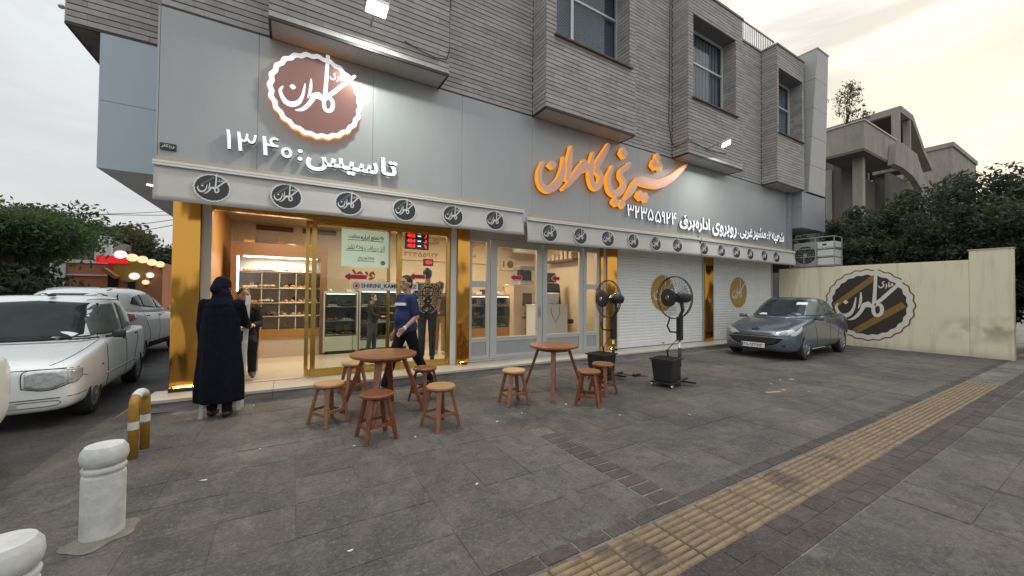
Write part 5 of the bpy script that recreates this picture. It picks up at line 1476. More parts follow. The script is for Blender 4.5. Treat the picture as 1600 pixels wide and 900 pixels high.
for pp_ in ([Vector((0,0,.26)),Vector((0,0,.33))],[d+Vector((0,0,.26)),d+Vector((0,0,.33))],[pts[k]+Vector((0,0,.0015)) for k in range(3,8)]):
    b = MB(); b.tube(pp_,.0374,18,cap=False); b.build('white_band', M['white_paint'], t, smooth=True, recalc=False)
b.build('white_band', M['white_paint'], t, smooth=True, recalc=False) if 0 else None
# folding aluminium ladder / walking frame beside the woman
# ------------------------------------------------------------------ cars
def ring_loft(rings, mats_, name, cap=True, flip=False):
    b = MB(); n = len(rings[0])
    for r in rings: b.v += [tuple(p) for p in r]
    for i in range(len(rings)-1):
        for j in range(n):
            j2 = (j+1) % n
            b.f.append((i*n+j, i*n+j2, (i+1)*n+j2, (i+1)*n+j)); b.m.append(0)
    if cap:
        b.f.append(tuple(reversed(range(n)))); b.m.append(0)
        b.f.append(tuple((len(rings)-1)*n+j for j in range(n))); b.m.append(0)
    return b
def interp(tab, x):
    """tab: sorted list of (x, v...) -> smooth cosine/linear mix"""
    if x <= tab[0][0]: return tab[0][1:]
    for a, c in zip(tab[:-1], tab[1:]):
        if x <= c[0]:
            t = (x-a[0])/(c[0]-a[0]); return tuple(p+(q-p)*t for p, q in zip(a[1:], c[1:]))
    return tab[-1][1:]
def make_car(name, label, spec, loc, rz, group=None):
    """local frame: +x forward, +y left, z up. spec['body']: stations (x, zbottom, ztop, halfwidth, crown, topwidth)"""
    root = thing(name, label, 'car', loc, rz, group)
    paint = spec['paint']; tab = spec['body']
    # body shell as a loft of cross-sections
    xs = [t_[0] for t_ in tab]
    rings = []
    for (x, zb, zt, w, tw) in tab:
        zm = zb+(zt-zb)*.45; sh = zb+(zt-zb)*.82
        half = [(0, zb), (w*.80, zb), (w*.96, zb+(zt-zb)*.07), (w*1.0, zb+(zt-zb)*.28), (w*1.005, zm+(zt-zb)*.10), (w*.99, sh), (w*.975, zt-.045), (w*.955, zt-.012), (w*.90, zt-.001), (w*.5, zt+.010), (0, zt+.014)] if spec.get('boxy') else [(0, zb), (w*.80, zb), (w*.96, zb+(zt-zb)*.07), (w*1.0, zb+(zt-zb)*.28), (w*1.005, zm+(zt-zb)*.10), (w*.985, sh), (w*(.985*.35+tw*.65), zt-(zt-zb)*.05), (w*tw*.94, zt-.006), (w*tw*.5, zt+.012), (0, zt+.018)]
        r = [(x, y, z) for y, z in half] + [(x, -y, z) for y, z in reversed(half[1:-1])]
        rings.append(r)
    b = ring_loft(rings, None, 'body')
    body = b.build('body', [paint, M['black_matt']], root)
    s = body.modifiers.new('s','SUBSURF'); s.levels = 2; s.render_levels = 2
    bake(body)
    # wheel arches
    R_w = spec['wheel_r']; cuts = MB()
    for ax in (spec['xf'], spec['xr']):
        for sgn in (1, -1):
            y0, y1 = sorted((sgn*(spec['w']-.32), sgn*(spec['w']+.2)))
            cuts.tube([(ax,y0,R_w+.01),(ax,y1,R_w+.01)], R_w+.055, 36)
    co = cuts.build('cutter', M['black_matt']); 
    bo = body.modifiers.new('b','BOOLEAN'); bo.operation = 'DIFFERENCE'; bo.object = co; bo.solver = 'EXACT'
    try: bo.material_mode = 'TRANSFER'
    except Exception: pass
    bake(body); bpy.data.objects.remove(co)
    auto_smooth(body, .7)
    # greenhouse
    gh = spec['house']; grings = []
    N = 48
    def ghring(xf, xr, w, z, e=3.2, bow=.10):
        out = []
        for k in range(N):
            a = 2*PI*k/N; c, s_ = math.cos(a), math.sin(a)
            cx = (abs(c)**(2/e))*(1 if c >= 0 else -1); sy = (abs(s_)**(2/e))*(1 if s_ >= 0 else -1)
            out.append(((xf+xr)/2+(xf-xr)/2*cx, w*sy*(1-bow*.35*abs(cx)**3), z))
        return out
    for (xf, xr, w, z, e) in gh: grings.append(ghring(xf, xr, w, z, e))
    b = ring_loft(grings, None, 'cabin'); hs = b.build('cabin', [paint], root); auto_smooth(hs, .8)
    s = hs.modifiers.new('s','SUBSURF'); s.levels = 1; bake(hs)
    def tree_of(o):
        bm = bmesh.new(); bm.from_mesh(o.data); t = BVHTree.FromBMesh(bm); bm.free(); return t
    tb, th = tree_of(body), tree_of(hs)
    DIR = {'L': Vector((0,-1,0)), 'R': Vector((0,1,0)), 'F': Vector((-1,0,0)), 'B': Vector((1,0,0)), 'T': Vector((0,0,-1))}
    def cast(tree, view, u, v):
        d = DIR[view]
        o = {'L': Vector((u,3,v)), 'R': Vector((u,-3,v)), 'F': Vector((4,u,v)), 'B': Vector((-4,u,v)), 'T': Vector((u,v,4))}[view]
        best = None
        for t_ in tree:
            hit = t_.ray_cast(o, d)
            if hit[0] is not None and (best is None or hit[3] < best[2]): best = (hit[0], hit[1], hit[3])
        return best
    def patch(nm, tree, view, poly, m_, off=.004, parent=root, rings=5, smooth=True, dens=6, th_=None):
        pts = []
        k = len(poly)
        for i in range(k):
            a, c = poly[i], poly[(i+1)%k]
            for j in range(dens): t = j/dens; pts.append((a[0]+(c[0]-a[0])*t, a[1]+(c[1]-a[1])*t))
        cx = sum(p[0] for p in pts)/len(pts); cy = sum(p[1] for p in pts)/len(pts)
        b = MB(); n = len(pts); last = None
        def P(u, v):
            nonlocal last
            h = cast(tree, view, u, v)
            if h is None: return last or Vector((0,0,0))
            nn = h[1] if h[1].dot(DIR[view]) < 0 else -h[1]
            last = h[0]+nn*off*.3-DIR[view]*off; return last
        P(cx, cy)
        b.v.append(tuple(P(cx, cy)))
        for r in range(1, rings+1):
            f_ = r/rings
            for (u, v) in pts: b.v.append(tuple(P(cx+(u-cx)*f_, cy+(v-cy)*f_)))
        for j in range(n): b.f.append((0, 1+j, 1+(j+1)%n)); b.m.append(0)
        for r in range(rings-1):
            o = 1+r*n; q = o+n
            for j in range(n): j2=(j+1)%n; b.f.append((o+j, q+j, q+j2, o+j2)); b.m.append(0)
        # skirt back to the surface so the piece has thickness
        o = 1+(rings-1)*n; base = len(b.v); dv = DIR[view]*(off*1.6)
        for j in range(n): b.v.append(tuple(Vector(b.v[o+j])+dv))
        for j in range(n): j2=(j+1)%n; b.f.append((o+j, base+j, base+j2, o+j2)); b.m.append(0)
        return b.build(nm, m_, parent, smooth=smooth)
    def line(nm, tree, view, pts, m_, r=.004, parent=root, sub=6):
        P = []
        c = catmull(pts, sub) if len(pts) > 2 else [tuple(pts[0][i]+(pts[1][i]-pts[0][i])*k/8 for i in range(2)) for k in range(9)]
        for (u, v) in c:
            h = cast(tree, view, u, v)
            if h: P.append(h[0])
        if len(P) < 2: return None
        b = MB(); b.tube(P, r, 5); return b.build(nm, m_, parent, smooth=True)
    for f_ in spec['features']:
        kind, nm, src, view, pts, m_ = f_[:6]; arg = f_[6] if len(f_) > 6 else None
        tr_ = {'b': [tb], 'h': [th], 'a': [tb, th]}[src]
        views = ('L','R') if view == 'LR' else (view,)
        for vw in views:
            if kind == 'patch': patch(nm, tr_, vw, pts, m_, arg or .004)
            elif kind == 'patch2':   # mirrored across the centre for front and back views
                patch(nm, tr_, vw, pts, m_, arg or .004); patch(nm, tr_, vw, [(-u,v) for u,v in reversed(pts)], m_, arg or .004)
            elif kind == 'line': line(nm, tr_, vw, pts, m_, arg or .004)
            elif kind == 'line2': line(nm, tr_, vw, pts, m_, arg or .004); line(nm, tr_, vw, [(-u,v) for u,v in pts], m_, arg or .004)
            elif kind == 'linev2': line(nm, tr_, vw, pts, m_, arg or .004); line(nm, tr_, vw, [(u,-v) for u,v in pts], m_, arg or .004)
    # wheels
    for ax in (spec['xf'], spec['xr']):
        for sgn in (1,-1):
            w = bpy.data.objects.new('wheel', None); COL.objects.link(w); w.parent = root; w.location = (ax, sgn*(spec['w']-.105), R_w)
            if sgn < 0: w.rotation_euler = (0,0,PI)
            b = MB(); prof = [(R_w*.62,-.085),(R_w*.90,-.09),(R_w*.985,-.07),(R_w,-.03),(R_w,.03),(R_w*.985,.07),(R_w*.92,.092),(R_w*.70,.095),(R_w*.62,.085)]
            b.lathe(prof, 44, axis='y', cap=False); o = b.build('tyre', M['rubber'], w); auto_smooth(o,.6)
            b = MB(); b.lathe([(R_w*.63,.088),(R_w*.60,.09),(R_w*.585,.06),(R_w*.57,.035),(.0,.03)],36,axis='y',cap=False)
            o = b.build('rim_barrel', M['black_matt'] if spec['spokes'] else spec['rim'], w, smooth=True)
            b = MB()
            if spec['spokes']:
                b.lathe([(R_w*.635,.090),(R_w*.60,.095),(R_w*.565,.085)],36,axis='y',cap=False)
                for k in range(spec['spokes']):
                    a = 2*PI*k/spec['spokes']; b.bar((math.cos(a)*.02,.075,math.sin(a)*.02),(math.cos(a)*R_w*.60,.085,math.sin(a)*R_w*.60),.05,.022,up=(0,1,0),w1=.042)
                b.lathe([(.045,.07),(.05,.09),(.03,.098)],16,axis='y')
            else:
                b.lathe([(R_w*.60,.085),(R_w*.45,.075),(R_w*.42,.092),(R_w*.16,.098),(R_w*.12,.085)],32,axis='y')
                for k in range(9):
                    a = 2*PI*k/9; b.tube([(math.cos(a)*R_w*.5,.072,math.sin(a)*R_w*.5),(math.cos(a)*R_w*.5,.080,math.sin(a)*R_w*.5)],.018,8,mi=1)
            b.build('rim', [spec['rim'], M['black_matt']], w)
    # mirrors
    for sgn in (1,-1):
        mx_, mz = spec['mirror']; b = MB(); wy = spec['w']*.97
        b.obox((mx_, sgn*(wy+.07), mz), (.045,.012*sgn,0), (.01,.075*sgn,0), (0,0,.05)); o = b.build('mirror', spec['mirror_m'], root, bevel=.03, smooth=True)
        b = MB(); b.bar((mx_+.02,sgn*(wy-.06),mz-.03),(mx_+.01,sgn*(wy+.05),mz-.02),.03,.03); b.build('mirror_arm', M['black'], root)
    # underside
    b = MB(); b.box(spec['xr']-.45, spec['xf']+.45, -spec['w']*.62, spec['w']*.62, .17, spec['zu']); b.build('underbody', M['black_matt'], root)
    # seats and steering wheel behind the glass
    return root
M['paint_grey'] = mat('blue_grey_car_paint', (.125,.15,.19), .28, metal=.5, coat=.9, var=.12, scale=2, color2=(.15,.18,.23))
M['paint_white'] = mat('white_car_paint', (.86,.88,.86), .35, coat=.6, var=.3, scale=3, color2=(.79,.81,.79))
M['car_glass'] = mat('car_glass', (.022,.032,.036), .10, spec=.14, var=.35, scale=4, color2=(.06,.075,.075))
M['car_glass_side'] = mat('car_side_glass', (.085,.105,.095), .09, spec=.35, var=.6, scale=5, color2=(.17,.19,.17))
M['lamp'] = mat('headlamp_lens', (.62,.64,.66), .10, metal=.3, spec=1.0, coat=1, var=.6, scale=26, color2=(.22,.23,.25))
M['lamp_dark'] = mat('headlamp_reflector', (.25,.26,.28), .12, metal=.8, coat=1)
M['tail'] = mat('red_tail_lamp', (.42,.012,.02), .15, coat=1, var=.5, scale=20, color2=(.20,.005,.01))
M['seam'] = mat('panel_gap', (.01,.01,.01), .9)
M['alloy'] = mat('alloy_rim', (.50,.50,.51), .3, metal=.8)
M['trim_grey'] = mat('body_trim', (.42,.44,.43), .4)
# --- grey saloon
g = {'paint': M['paint_grey'], 'w': .835, 'xf': 1.27, 'xr': -1.17, 'wheel_r': .30, 'zu': .5, 'rim': M['alloy'], 'spokes': 7, 'mirror': (.60,.93), 'mirror_m': M['paint_grey'],
 'body': [(2.02,.34,.50,.30,.8),(1.99,.24,.58,.52,.85),(1.90,.17,.66,.69,.86),(1.72,.16,.735,.79,.86),(1.45,.16,.80,.825,.86),(1.0,.16,.875,.835,.87),(.62,.165,.925,.835,.88),(0.0,.17,.95,.835,.90),(-.7,.17,.97,.835,.90),(-1.2,.18,.99,.83,.89),(-1.6,.20,1.005,.80,.87),(-1.95,.25,.99,.74,.85),(-2.10,.32,.93,.66,.84),(-2.14,.42,.80,.55,.8)],
 'house': [(1.02,-1.72,.775,.86,3.4),(.86,-1.62,.765,.93,3.4),(.62,-1.42,.735,1.06,3.6),(.34,-1.14,.675,1.23,3.4),(.08,-.88,.60,1.375,3.0),(-.06,-.74,.50,1.415,2.6),(-.20,-.56,.30,1.43,2.4)],
 'features': [
  ('patch','windscreen','h','F',[(-.66,.955),(.66,.955),(.60,1.15),(.50,1.345),(0,1.375),(-.50,1.345),(-.60,1.15)],M['car_glass'],.005),
  ('patch','rear_window','h','B',[(-.60,1.02),(.60,1.02),(.48,1.32),(-.48,1.32)],M['car_glass'],.005),
  ('patch','side_window','h','LR',[(.60,.965),(-.20,.985),(-.20,1.335),(.08,1.32),(.30,1.20)],M['car_glass_side'],.005),
  ('patch','side_window','h','LR',[(-.27,.987),(-1.02,1.005),(-.86,1.20),(-.68,1.325),(-.27,1.335)],M['car_glass_side'],.005),
  ('patch','side_window','h','LR',[(-1.08,1.01),(-1.36,1.02),(-.93,1.20)],M['car_glass_side'],.005),
  ('patch','headlight','b','LR',[(1.88,.60),(1.74,.63),(1.50,.71),(1.36,.755),(1.40,.70),(1.60,.60),(1.84,.54)],M['lamp'],.010),
  ('patch2','headlight','b','F',[(.34,.575),(.50,.66),(.70,.70),(.76,.64),(.68,.575),(.50,.54)],M['lamp'],.012),
  ('patch2','headlight_reflector','b','F',[(.52,.575),(.55,.63),(.63,.655),(.67,.62),(.62,.575)],M['lamp_dark'],.022),
  ('patch','grille','b','F',[(-.60,.50),(-.45,.545),(0,.555),(.45,.545),(.60,.50),(.48,.36),(.25,.30),(-.25,.30),(-.48,.36)],M['black'],.006),
  ('line','grille_rim','b','F',[(-.60,.50),(-.50,.37),(-.25,.295),(.25,.295),(.50,.37),(.60,.50)],M['paint_grey'],.014),
  ('line','grille_bar','b','F',[(-.59,.505),(-.3,.51),(.3,.51),(.59,.505)],M['alloy'],.010),
  ('patch','emblem','b','F',[(-.075,.655),(.075,.655),(.085,.69),(.05,.665),(.03,.715),(-.03,.715),(-.05,.665),(-.085,.69)],M['black'],.014),
  ('patch2','fog_lamp','b','F',[(.57,.31),(.63,.31),(.63,.35),(.57,.35)],M['black'],.006),
  ('linev2','bonnet_gap','b','T',[(.95,.66),(1.3,.64),(1.65,.55),(1.86,.36)],M['seam'],.004),
  ('line','bonnet_gap','b','F',[(-.36,.60),(-.2,.585),(.2,.585),(.36,.60)],M['seam'],.004),
  ('line','door_gap','b','LR',[(.68,.92),(.70,.70),(.66,.40),(.58,.25)],M['seam'],.0045),
  ('line','door_gap','a','LR',[(-.235,.98),(-.24,.60),(-.25,.25)],M['seam'],.0045),
  ('line','door_gap','b','LR',[(-1.12,.99),(-1.05,.80),(-.85,.62),(-.78,.40),(-.78,.25)],M['seam'],.0045),
  ('line','sill_gap','b','LR',[(.58,.25),(-.78,.25)],M['seam'],.0045),
  ('line','bumper_gap','b','LR',[(1.58,.50),(1.75,.53),(1.9,.55)],M['seam'],.003),
  ('line','sill_trim','b','LR',[(.80,.22),(.3,.215),(-.1,.215)],M['alu_white'],.016),
  ('line','door_handle','b','LR',[(-.05,.82),(-.19,.82)],M['black'],.013),
  ('line','door_handle','b','LR',[(-.84,.84),(-.98,.84)],M['black'],.013),
  ('line','screen_pillar','h','LR',[(.88,.93),(.50,1.16),(.14,1.345)],M['paint_grey'],.014),
  ('line','wiper','a','F',[(-.55,.955),(-.15,.975),(.12,1.02)],M['black'],.010),
  ('line','wiper','a','F',[(0,.955),(.3,.965),(.58,.99)],M['black'],.010),
  ('line','roof_gap','h','F',[(-.48,1.375),(0,1.40),(.48,1.375)],M['seam'],.005),
  ('patch','paper_card','h','F',[(.28,1.235),(.50,1.235),(.47,1.30),(.27,1.30)],M['white'],.008),
  ('patch','dash_paper','h','F',[(-.42,.975),(-.20,.975),(-.25,1.02),(-.38,1.02)],M['white_print'],.008),
 ]}
car1 = make_car('grey_saloon_car', 'blue-grey saloon car parked facing left in front of the second shutter', g, (12.0,5.08,0), PI+math.radians(3))
car1.scale = (1.03,1.03,1.06)
# number plate and aerial
b = MB(); b.box(0,.012,-.26,.26,-.055,.055); o = b.build('number_plate', M['white'], car1, bevel=.004); o.location = (2.045,0,.315)
b = MB(); b.box(.0125,.014,-.255,-.215,-.05,.05); o2 = b.build('plate_band', mat('plate_blue',(.02,.08,.35),.5), o)
pt = text_mesh('۴۸ب۹۴۲۱۹۴'.replace('ب','-'), .02, .003); pt.materials.clear(); pt.materials.append(M['ink']); tx_o = link('plate_digits', pt, o)
ds_ = tx_o.data; xsv = [v.co.x for v in ds_.vertices]; ysv = [v.co.y for v in ds_.vertices]
sc_ = .42/(max(xsv)-min(xsv)); sz_ = .07/(max(ysv)-min(ysv))
for v in ds_.vertices:
    x_, y_, z_ = v.co; v.co = (.0125+z_*.4, -.205+(x_-min(xsv))*sc_, -.035+(y_-min(ysv))*sz_)
b = MB(); b.tube([(0,0,0),(-.06,0,.12)],.005,6); o = b.build('aerial', M['black'], car1); o.location = (-.15,0,1.42)
# --- white small saloon (boxy, late eighties shape)
wq = {'boxy': True, 'paint': M['paint_white'], 'w': .80, 'xf': 1.12, 'xr': -1.06, 'wheel_r': .265, 'zu': .45, 'rim': mat('steel_wheel',(.28,.28,.28),.4,metal=.6), 'spokes': 0, 'mirror': (.44,.90), 'mirror_m': M['black'],
 'body': [(1.80,.26,.57,.67,.90),(1.79,.20,.625,.715,.92),(1.74,.18,.66,.755,.93),(1.66,.17,.675,.775,.93),(1.40,.16,.72,.79,.93),(.98,.16,.78,.80,.93),(.60,.165,.85,.80,.93),(0,.17,.875,.80,.94),(-.7,.17,.885,.80,.94),(-1.15,.18,.895,.79,.93),(-1.55,.21,.90,.77,.92),(-1.76,.27,.88,.72,.90),(-1.80,.36,.78,.66,.88)],
 'house': [(.90,-1.40,.745,.80,5),(.72,-1.34,.735,.875,5),(.52,-1.18,.705,1.05,5),(.30,-.98,.655,1.26,4.6),(.16,-.86,.615,1.37,4),(.04,-.74,.53,1.405,3.4),(-.10,-.58,.30,1.415,3)],
 'features': [
  ('patch','windscreen','h','F',[(-.655,.875),(.655,.875),(.62,1.05),(.555,1.31),(0,1.345),(-.555,1.31),(-.62,1.05)],M['car_glass'],.005),
  ('patch','rear_window','h','B',[(-.58,.95),(.58,.95),(.48,1.27),(-.48,1.27)],M['car_glass'],.005),
  ('patch','side_window','h','LR',[(.60,.895),(-.20,.91),(-.18,1.305),(.18,1.29),(.34,1.20)],M['car_glass_side'],.005),
  ('patch','side_window','h','LR',[(-.27,.912),(-.90,.925),(-.76,1.24),(-.68,1.295),(-.25,1.305)],M['car_glass_side'],.005),
  ('patch','side_window','h','LR',[(-.95,.927),(-1.14,.935),(-.80,1.22)],M['car_glass_side'],.005),
  ('patch2','headlight','b','F',[(.40,.46),(.40,.60),(.50,.625),(.74,.62),(.745,.50),(.62,.435),(.50,.43)],M['lamp'],.010),
  ('patch','headlight','b','LR',[(1.795,.47),(1.795,.60),(1.66,.625),(1.55,.61),(1.60,.52),(1.70,.48)],M['lamp'],.010),
  ('line2','headlight_gap','b','F',[(.38,.44),(.38,.61),(.5,.635),(.76,.63)],M['seam'],.005),
  ('line2','headlight_gap','b','F',[(.38,.45),(.50,.42),(.62,.425),(.76,.49)],M['seam'],.005),
  ('line','bonnet_gap','b','F',[(-.7,.638),(-.3,.635),(.3,.635),(.7,.638)],M['seam'],.005),
  ('linev2','bonnet_gap','b','T',[(.60,.68),(1.1,.66),(1.5,.62),(1.72,.56)],M['seam'],.0045),
  ('line','bumper_gap','b','F',[(-.74,.33),(0,.325),(.74,.33)],M['seam'],.005),
  ('line','bumper_gap','b','LR',[(1.42,.50),(1.5,.52),(1.66,.535)],M['seam'],.004),
  ('line','bumper_gap','b','LR',[(1.44,.33),(1.6,.33),(1.78,.335)],M['seam'],.004),
  ('patch','lower_intake','b','F',[(-.35,.24),(.35,.24),(.35,.30),(-.35,.30)],M['trim_grey'],.005),
  ('line2','intake_rim','b','F',[(.30,.245),(.62,.25),(.64,.30),(.30,.30)],M['seam'],.004),
  ('patch','grille','b','F',[(-.26,.49),(.26,.49),(.27,.585),(-.27,.585)],M['black'],.006),
  ('line','side_moulding','b','LR',[(.78,.42),(.2,.42),(-.76,.43)],M['trim_grey'],.014),
  ('line','door_gap','b','LR',[(.66,.87),(.70,.66),(.68,.40),(.64,.22)],M['seam'],.005),
  ('line','door_gap','a','LR',[(-.23,.90),(-.23,.6),(-.235,.22)],M['seam'],.005),
  ('line','door_gap','b','LR',[(-1.0,.90),(-.92,.7),(-.76,.52),(-.74,.26)],M['seam'],.005),
  ('line','sill_gap','b','LR',[(.64,.22),(-.74,.22)],M['seam'],.005),
  ('line','door_handle','b','LR',[(-.08,.80),(-.20,.80)],M['black'],.014),
  ('line','door_handle','b','LR',[(-.80,.82),(-.91,.82)],M['black'],.014),
  ('line','wiper','a','F',[(-.62,.865),(-.2,.88),(.2,.90)],M['black'],.012),
  ('line','wiper','a','F',[(-.1,.868),(.25,.885),(.60,.895)],M['black'],.012),
  ('line','screen_gap','h','F',[(-.66,.868),(0,.865),(.66,.868)],M['seam'],.012),
  ('line','roof_gutter','h','LR',[(.52,1.09),(.20,1.335),(-.3,1.355),(-.8,1.33)],M['seam'],.006),
  ('patch2','tail_lamp','b','B',[(.40,.62),(.70,.62),(.70,.78),(.40,.78)],M['tail'],.010),
  ('patch','repeater','b','LR',[(.90,.55),(.94,.55),(.94,.575),(.90,.575)],mat('amber_lens',(.35,.12,.02),.3),.008),
 ]}
saba = make_car('white_saloon_car', 'white boxy saloon car facing the camera on the side street, headlight in view', wq, (-2.98,7.94,-.06), -PI/2+math.radians(3), 'white cars parked along the side street')
b = MB(); b.box(-.05,.05,-.03,.03,0,.03); o = b.build('roof_aerial', M['black'], saba, bevel=.01); o.location = (.12,.1,1.40)
b = MB(); b.tube([(0,0,0),(-.03,0,.006)],.012,8); o = b.build('washer_jet', M['black'], saba); o.location = (.92,.02,.79)
saba.scale = (.93,1,1.06)
near = copy_tree(saba, None); near['label'] = 'white car cut off by the left frame edge, only its corner in view'; near.name = 'white_saloon_car'
near.location = (-3.02,3.98,-.06); near.rotation_euler = (0,0,-PI/2)
# --- white sport utility car seen from behind
su = {'paint': M['paint_white'], 'w': .91, 'xf': 1.32, 'xr': -1.32, 'wheel_r': .345, 'zu': .7, 'rim': M['alloy'], 'spokes': 5, 'mirror': (.62,1.16), 'mirror_m': M['paint_white'],
 'body': [(2.12,.45,.72,.50,.85),(2.06,.32,.82,.68,.88),(1.85,.25,.93,.80,.88),(1.45,.23,1.0,.88,.89),(.95,.23,1.06,.91,.90),(.3,.235,1.10,.91,.91),(-.5,.24,1.12,.91,.92),(-1.3,.25,1.15,.91,.92),(-1.75,.28,1.16,.88,.91),(-2.02,.33,1.14,.83,.90),(-2.14,.40,1.08,.76,.88),(-2.17,.50,.95,.70,.86)],
 'house': [(1.18,-2.05,.85,1.02,4.5),(1.0,-2.03,.845,1.10,4.5),(.70,-1.98,.80,1.26,4.2),(.42,-1.90,.735,1.44,3.8),(.22,-1.80,.65,1.56,3.2),(.05,-1.66,.50,1.62,2.8),(-.2,-1.42,.30,1.64,2.6)],
 'features': [
  ('patch','rear_window','h','B',[(-.62,1.17),(.62,1.17),(.66,1.30),(.58,1.52),(-.58,1.52),(-.66,1.30)],M['car_glass'],.006),
  ('patch','windscreen','h','F',[(-.70,1.14),(.70,1.14),(.60,1.50),(-.60,1.50)],M['car_glass'],.006),
  ('patch','side_window','h','LR',[(.72,1.15),(-.20,1.18),(-.20,1.52),(.25,1.50)],M['car_glass'],.005),
  ('patch','side_window','h','LR',[(-.27,1.18),(-1.00,1.23),(-.96,1.49),(-.27,1.52)],M['car_glass'],.005),
  ('patch','side_window','h','LR',[(-1.05,1.235),(-1.50,1.30),(-1.30,1.44),(-1.01,1.485)],M['car_glass'],.005),
  ('patch2','tail_lamp','b','B',[(.50,.92),(.82,.95),(.82,1.09),(.50,1.04)],M['tail'],.012),
  ('patch','tail_lamp','b','LR',[(-2.10,.90),(-1.60,.98),(-1.56,1.10),(-2.08,1.12)],M['tail'],.012),
  ('line','door_gap','b','LR',[(-.235,1.15),(-.24,.7),(-.24,.36)],M['seam'],.005),
  ('line','door_gap','b','LR',[(-1.12,1.16),(-1.05,.9),(-.88,.65),(-.86,.36)],M['seam'],.005),
  ('line','door_handle','b','LR',[(-.06,1.0),(-.20,1.0)],M['black'],.015),
  ('line','door_handle','b','LR',[(-.84,1.02),(-.98,1.02)],M['black'],.015),
  ('patch','lower_cladding','b','LR',[(.86,.27),(.86,.42),(-.86,.42),(-.86,.27)],M['black_matt'],.006),
  ('patch','rear_cladding','b','B',[(-.78,.40),(.78,.40),(.76,.60),(-.76,.60)],M['black_matt'],.006),
  ('patch','rear_cladding','b','LR',[(-1.72,.32),(-2.1,.40),(-2.1,.56),(-1.74,.52)],M['black_matt'],.006),
  ('line','roof_rail','h','LR',[(.1,1.60),(-.4,1.64),(-1.1,1.64),(-1.6,1.58)],M['alloy'],.018),
 ]}
suv = make_car('white_suv_car', 'white sport utility car seen from its rear corner, parked beyond the boxy saloon', su, (-3.60,12.5,-.06), PI/2+math.radians(-2), 'white cars parked along the side street')

# hose or pole is not part of the car; interior steering wheel hints are left to the dark glass
# ------------------------------------------------------------------ people
def uvball(b, c, r, rot=None, nu=14, nv=10):
    """ellipsoid, r = (rx, ry, rz)"""
    c = Vector(c); base = len(b.v); R3 = rot or Matrix.Identity(3)
    for i in range(1, nv):
        ph = PI*i/nv
        for j in range(nu):
            a = 2*PI*j/nu; p = R3 @ Vector((r[0]*math.sin(ph)*math.cos(a), r[1]*math.sin(ph)*math.sin(a), r[2]*math.cos(ph))); b.v.append(tuple(c+p))
    t = len(b.v); b.v.append(tuple(c+R3@Vector((0,0,r[2])))); b.v.append(tuple(c-R3@Vector((0,0,r[2]))))
    for i in range(nv-2):
        for j in range(nu):
            j2=(j+1)%nu; b.f.append((base+i*nu+j, base+(i+1)*nu+j, base+(i+1)*nu+j2, base+i*nu+j2)); b.m.append(0)
    for j in range(nu):
        j2=(j+1)%nu; b.f.append((t, base+j, base+j2)); b.f.append((t+1, base+(nv-2)*nu+j2, base+(nv-2)*nu+j)); b.m += [0,0]
def capsule(b, p0, p1, r0, r1):
    p0, p1 = Vector(p0), Vector(p1); d = (p1-p0); L_ = d.length
    if L_ < 1e-5: uvball(b, p0, (r0,)*3); return
    d.normalize(); pts=[]; rs=[]
    for k in range(5): a = PI/2*k/4; pts.append(p0-d*r0*math.cos(a)); rs.append(max(r0*math.sin(a),.0006))
    for k in range(1,5): t=k/5; pts.append(p0.lerp(p1,t)); rs.append(r0+(r1-r0)*t)
    for k in range(5): a = PI/2*k/4; pts.append(p1+d*r1*math.sin(a)); rs.append(max(r1*math.cos(a),.0006))
    b.tube(pts, rs, 14)
def blob(name, b, m, parent, voxel=.010, smooth=2, disp=0.0, dsc=.12, **kw):
    o = b.build(name, m, parent, **kw)
    r = o.modifiers.new('r','REMESH'); r.mode = 'VOXEL'; r.voxel_size = voxel; r.use_smooth_shade = True
    if smooth: s = o.modifiers.new('s','SMOOTH'); s.factor = .5; s.iterations = smooth
    if disp:
        tx = bpy.data.textures.new('folds','CLOUDS'); tx.noise_scale = dsc; tx.noise_depth = 2
        d = o.modifiers.new('d','DISPLACE'); d.texture = tx; d.strength = disp; d.mid_level = .5
    bake(o); o.data.polygons.foreach_set('use_smooth', [True]*len(o.data.polygons)); return o
M['skin'] = mat('tan_skin', (.43,.25,.17), .55, var=.3, scale=14, color2=(.36,.19,.13))
M['skin_light'] = mat('light_skin', (.48,.30,.22), .55, var=.3, scale=14, color2=(.42,.24,.17))
M['hair'] = mat('black_hair', (.012,.010,.009), .55, bump=.5, bscale=80)
def cloth(name, c, v=.4): return mat(name, c, .85, var=v, scale=9, color2=tuple(x*.65 for x in c), bump=.5, bscale=11, bdist=.03, spec=.12)
def pattern_cloth():
    m = mat('black_white_lattice_shirt', (.02,.02,.022), .8); nt = m.node_tree; b = nt.nodes['Principled BSDF']
    tc = nt.nodes.new('ShaderNodeTexCoord'); v = nt.nodes.new('ShaderNodeTexVoronoi'); v.feature = 'DISTANCE_TO_EDGE'; v.inputs['Scale'].default_value = 11; v.inputs['Randomness'].default_value = .12
    nt.links.new(tc.outputs['Object'], v.inputs['Vector']); r = nt.nodes.new('ShaderNodeValToRGB'); r.color_ramp.interpolation = 'CONSTANT'
    r.color_ramp.elements[0].position = 0; r.color_ramp.elements[0].color = (.02,.02,.02,1); r.color_ramp.elements[1].position = .09; r.color_ramp.elements[1].color = (.48,.47,.45,1)
    e = r.color_ramp.elements.new(.19); e.color = (.02,.02,.02,1)
    nt.links.new(v.outputs['Distance'], r.inputs[0]); nt.links.new(r.outputs[0], b.inputs['Base Color']); return m
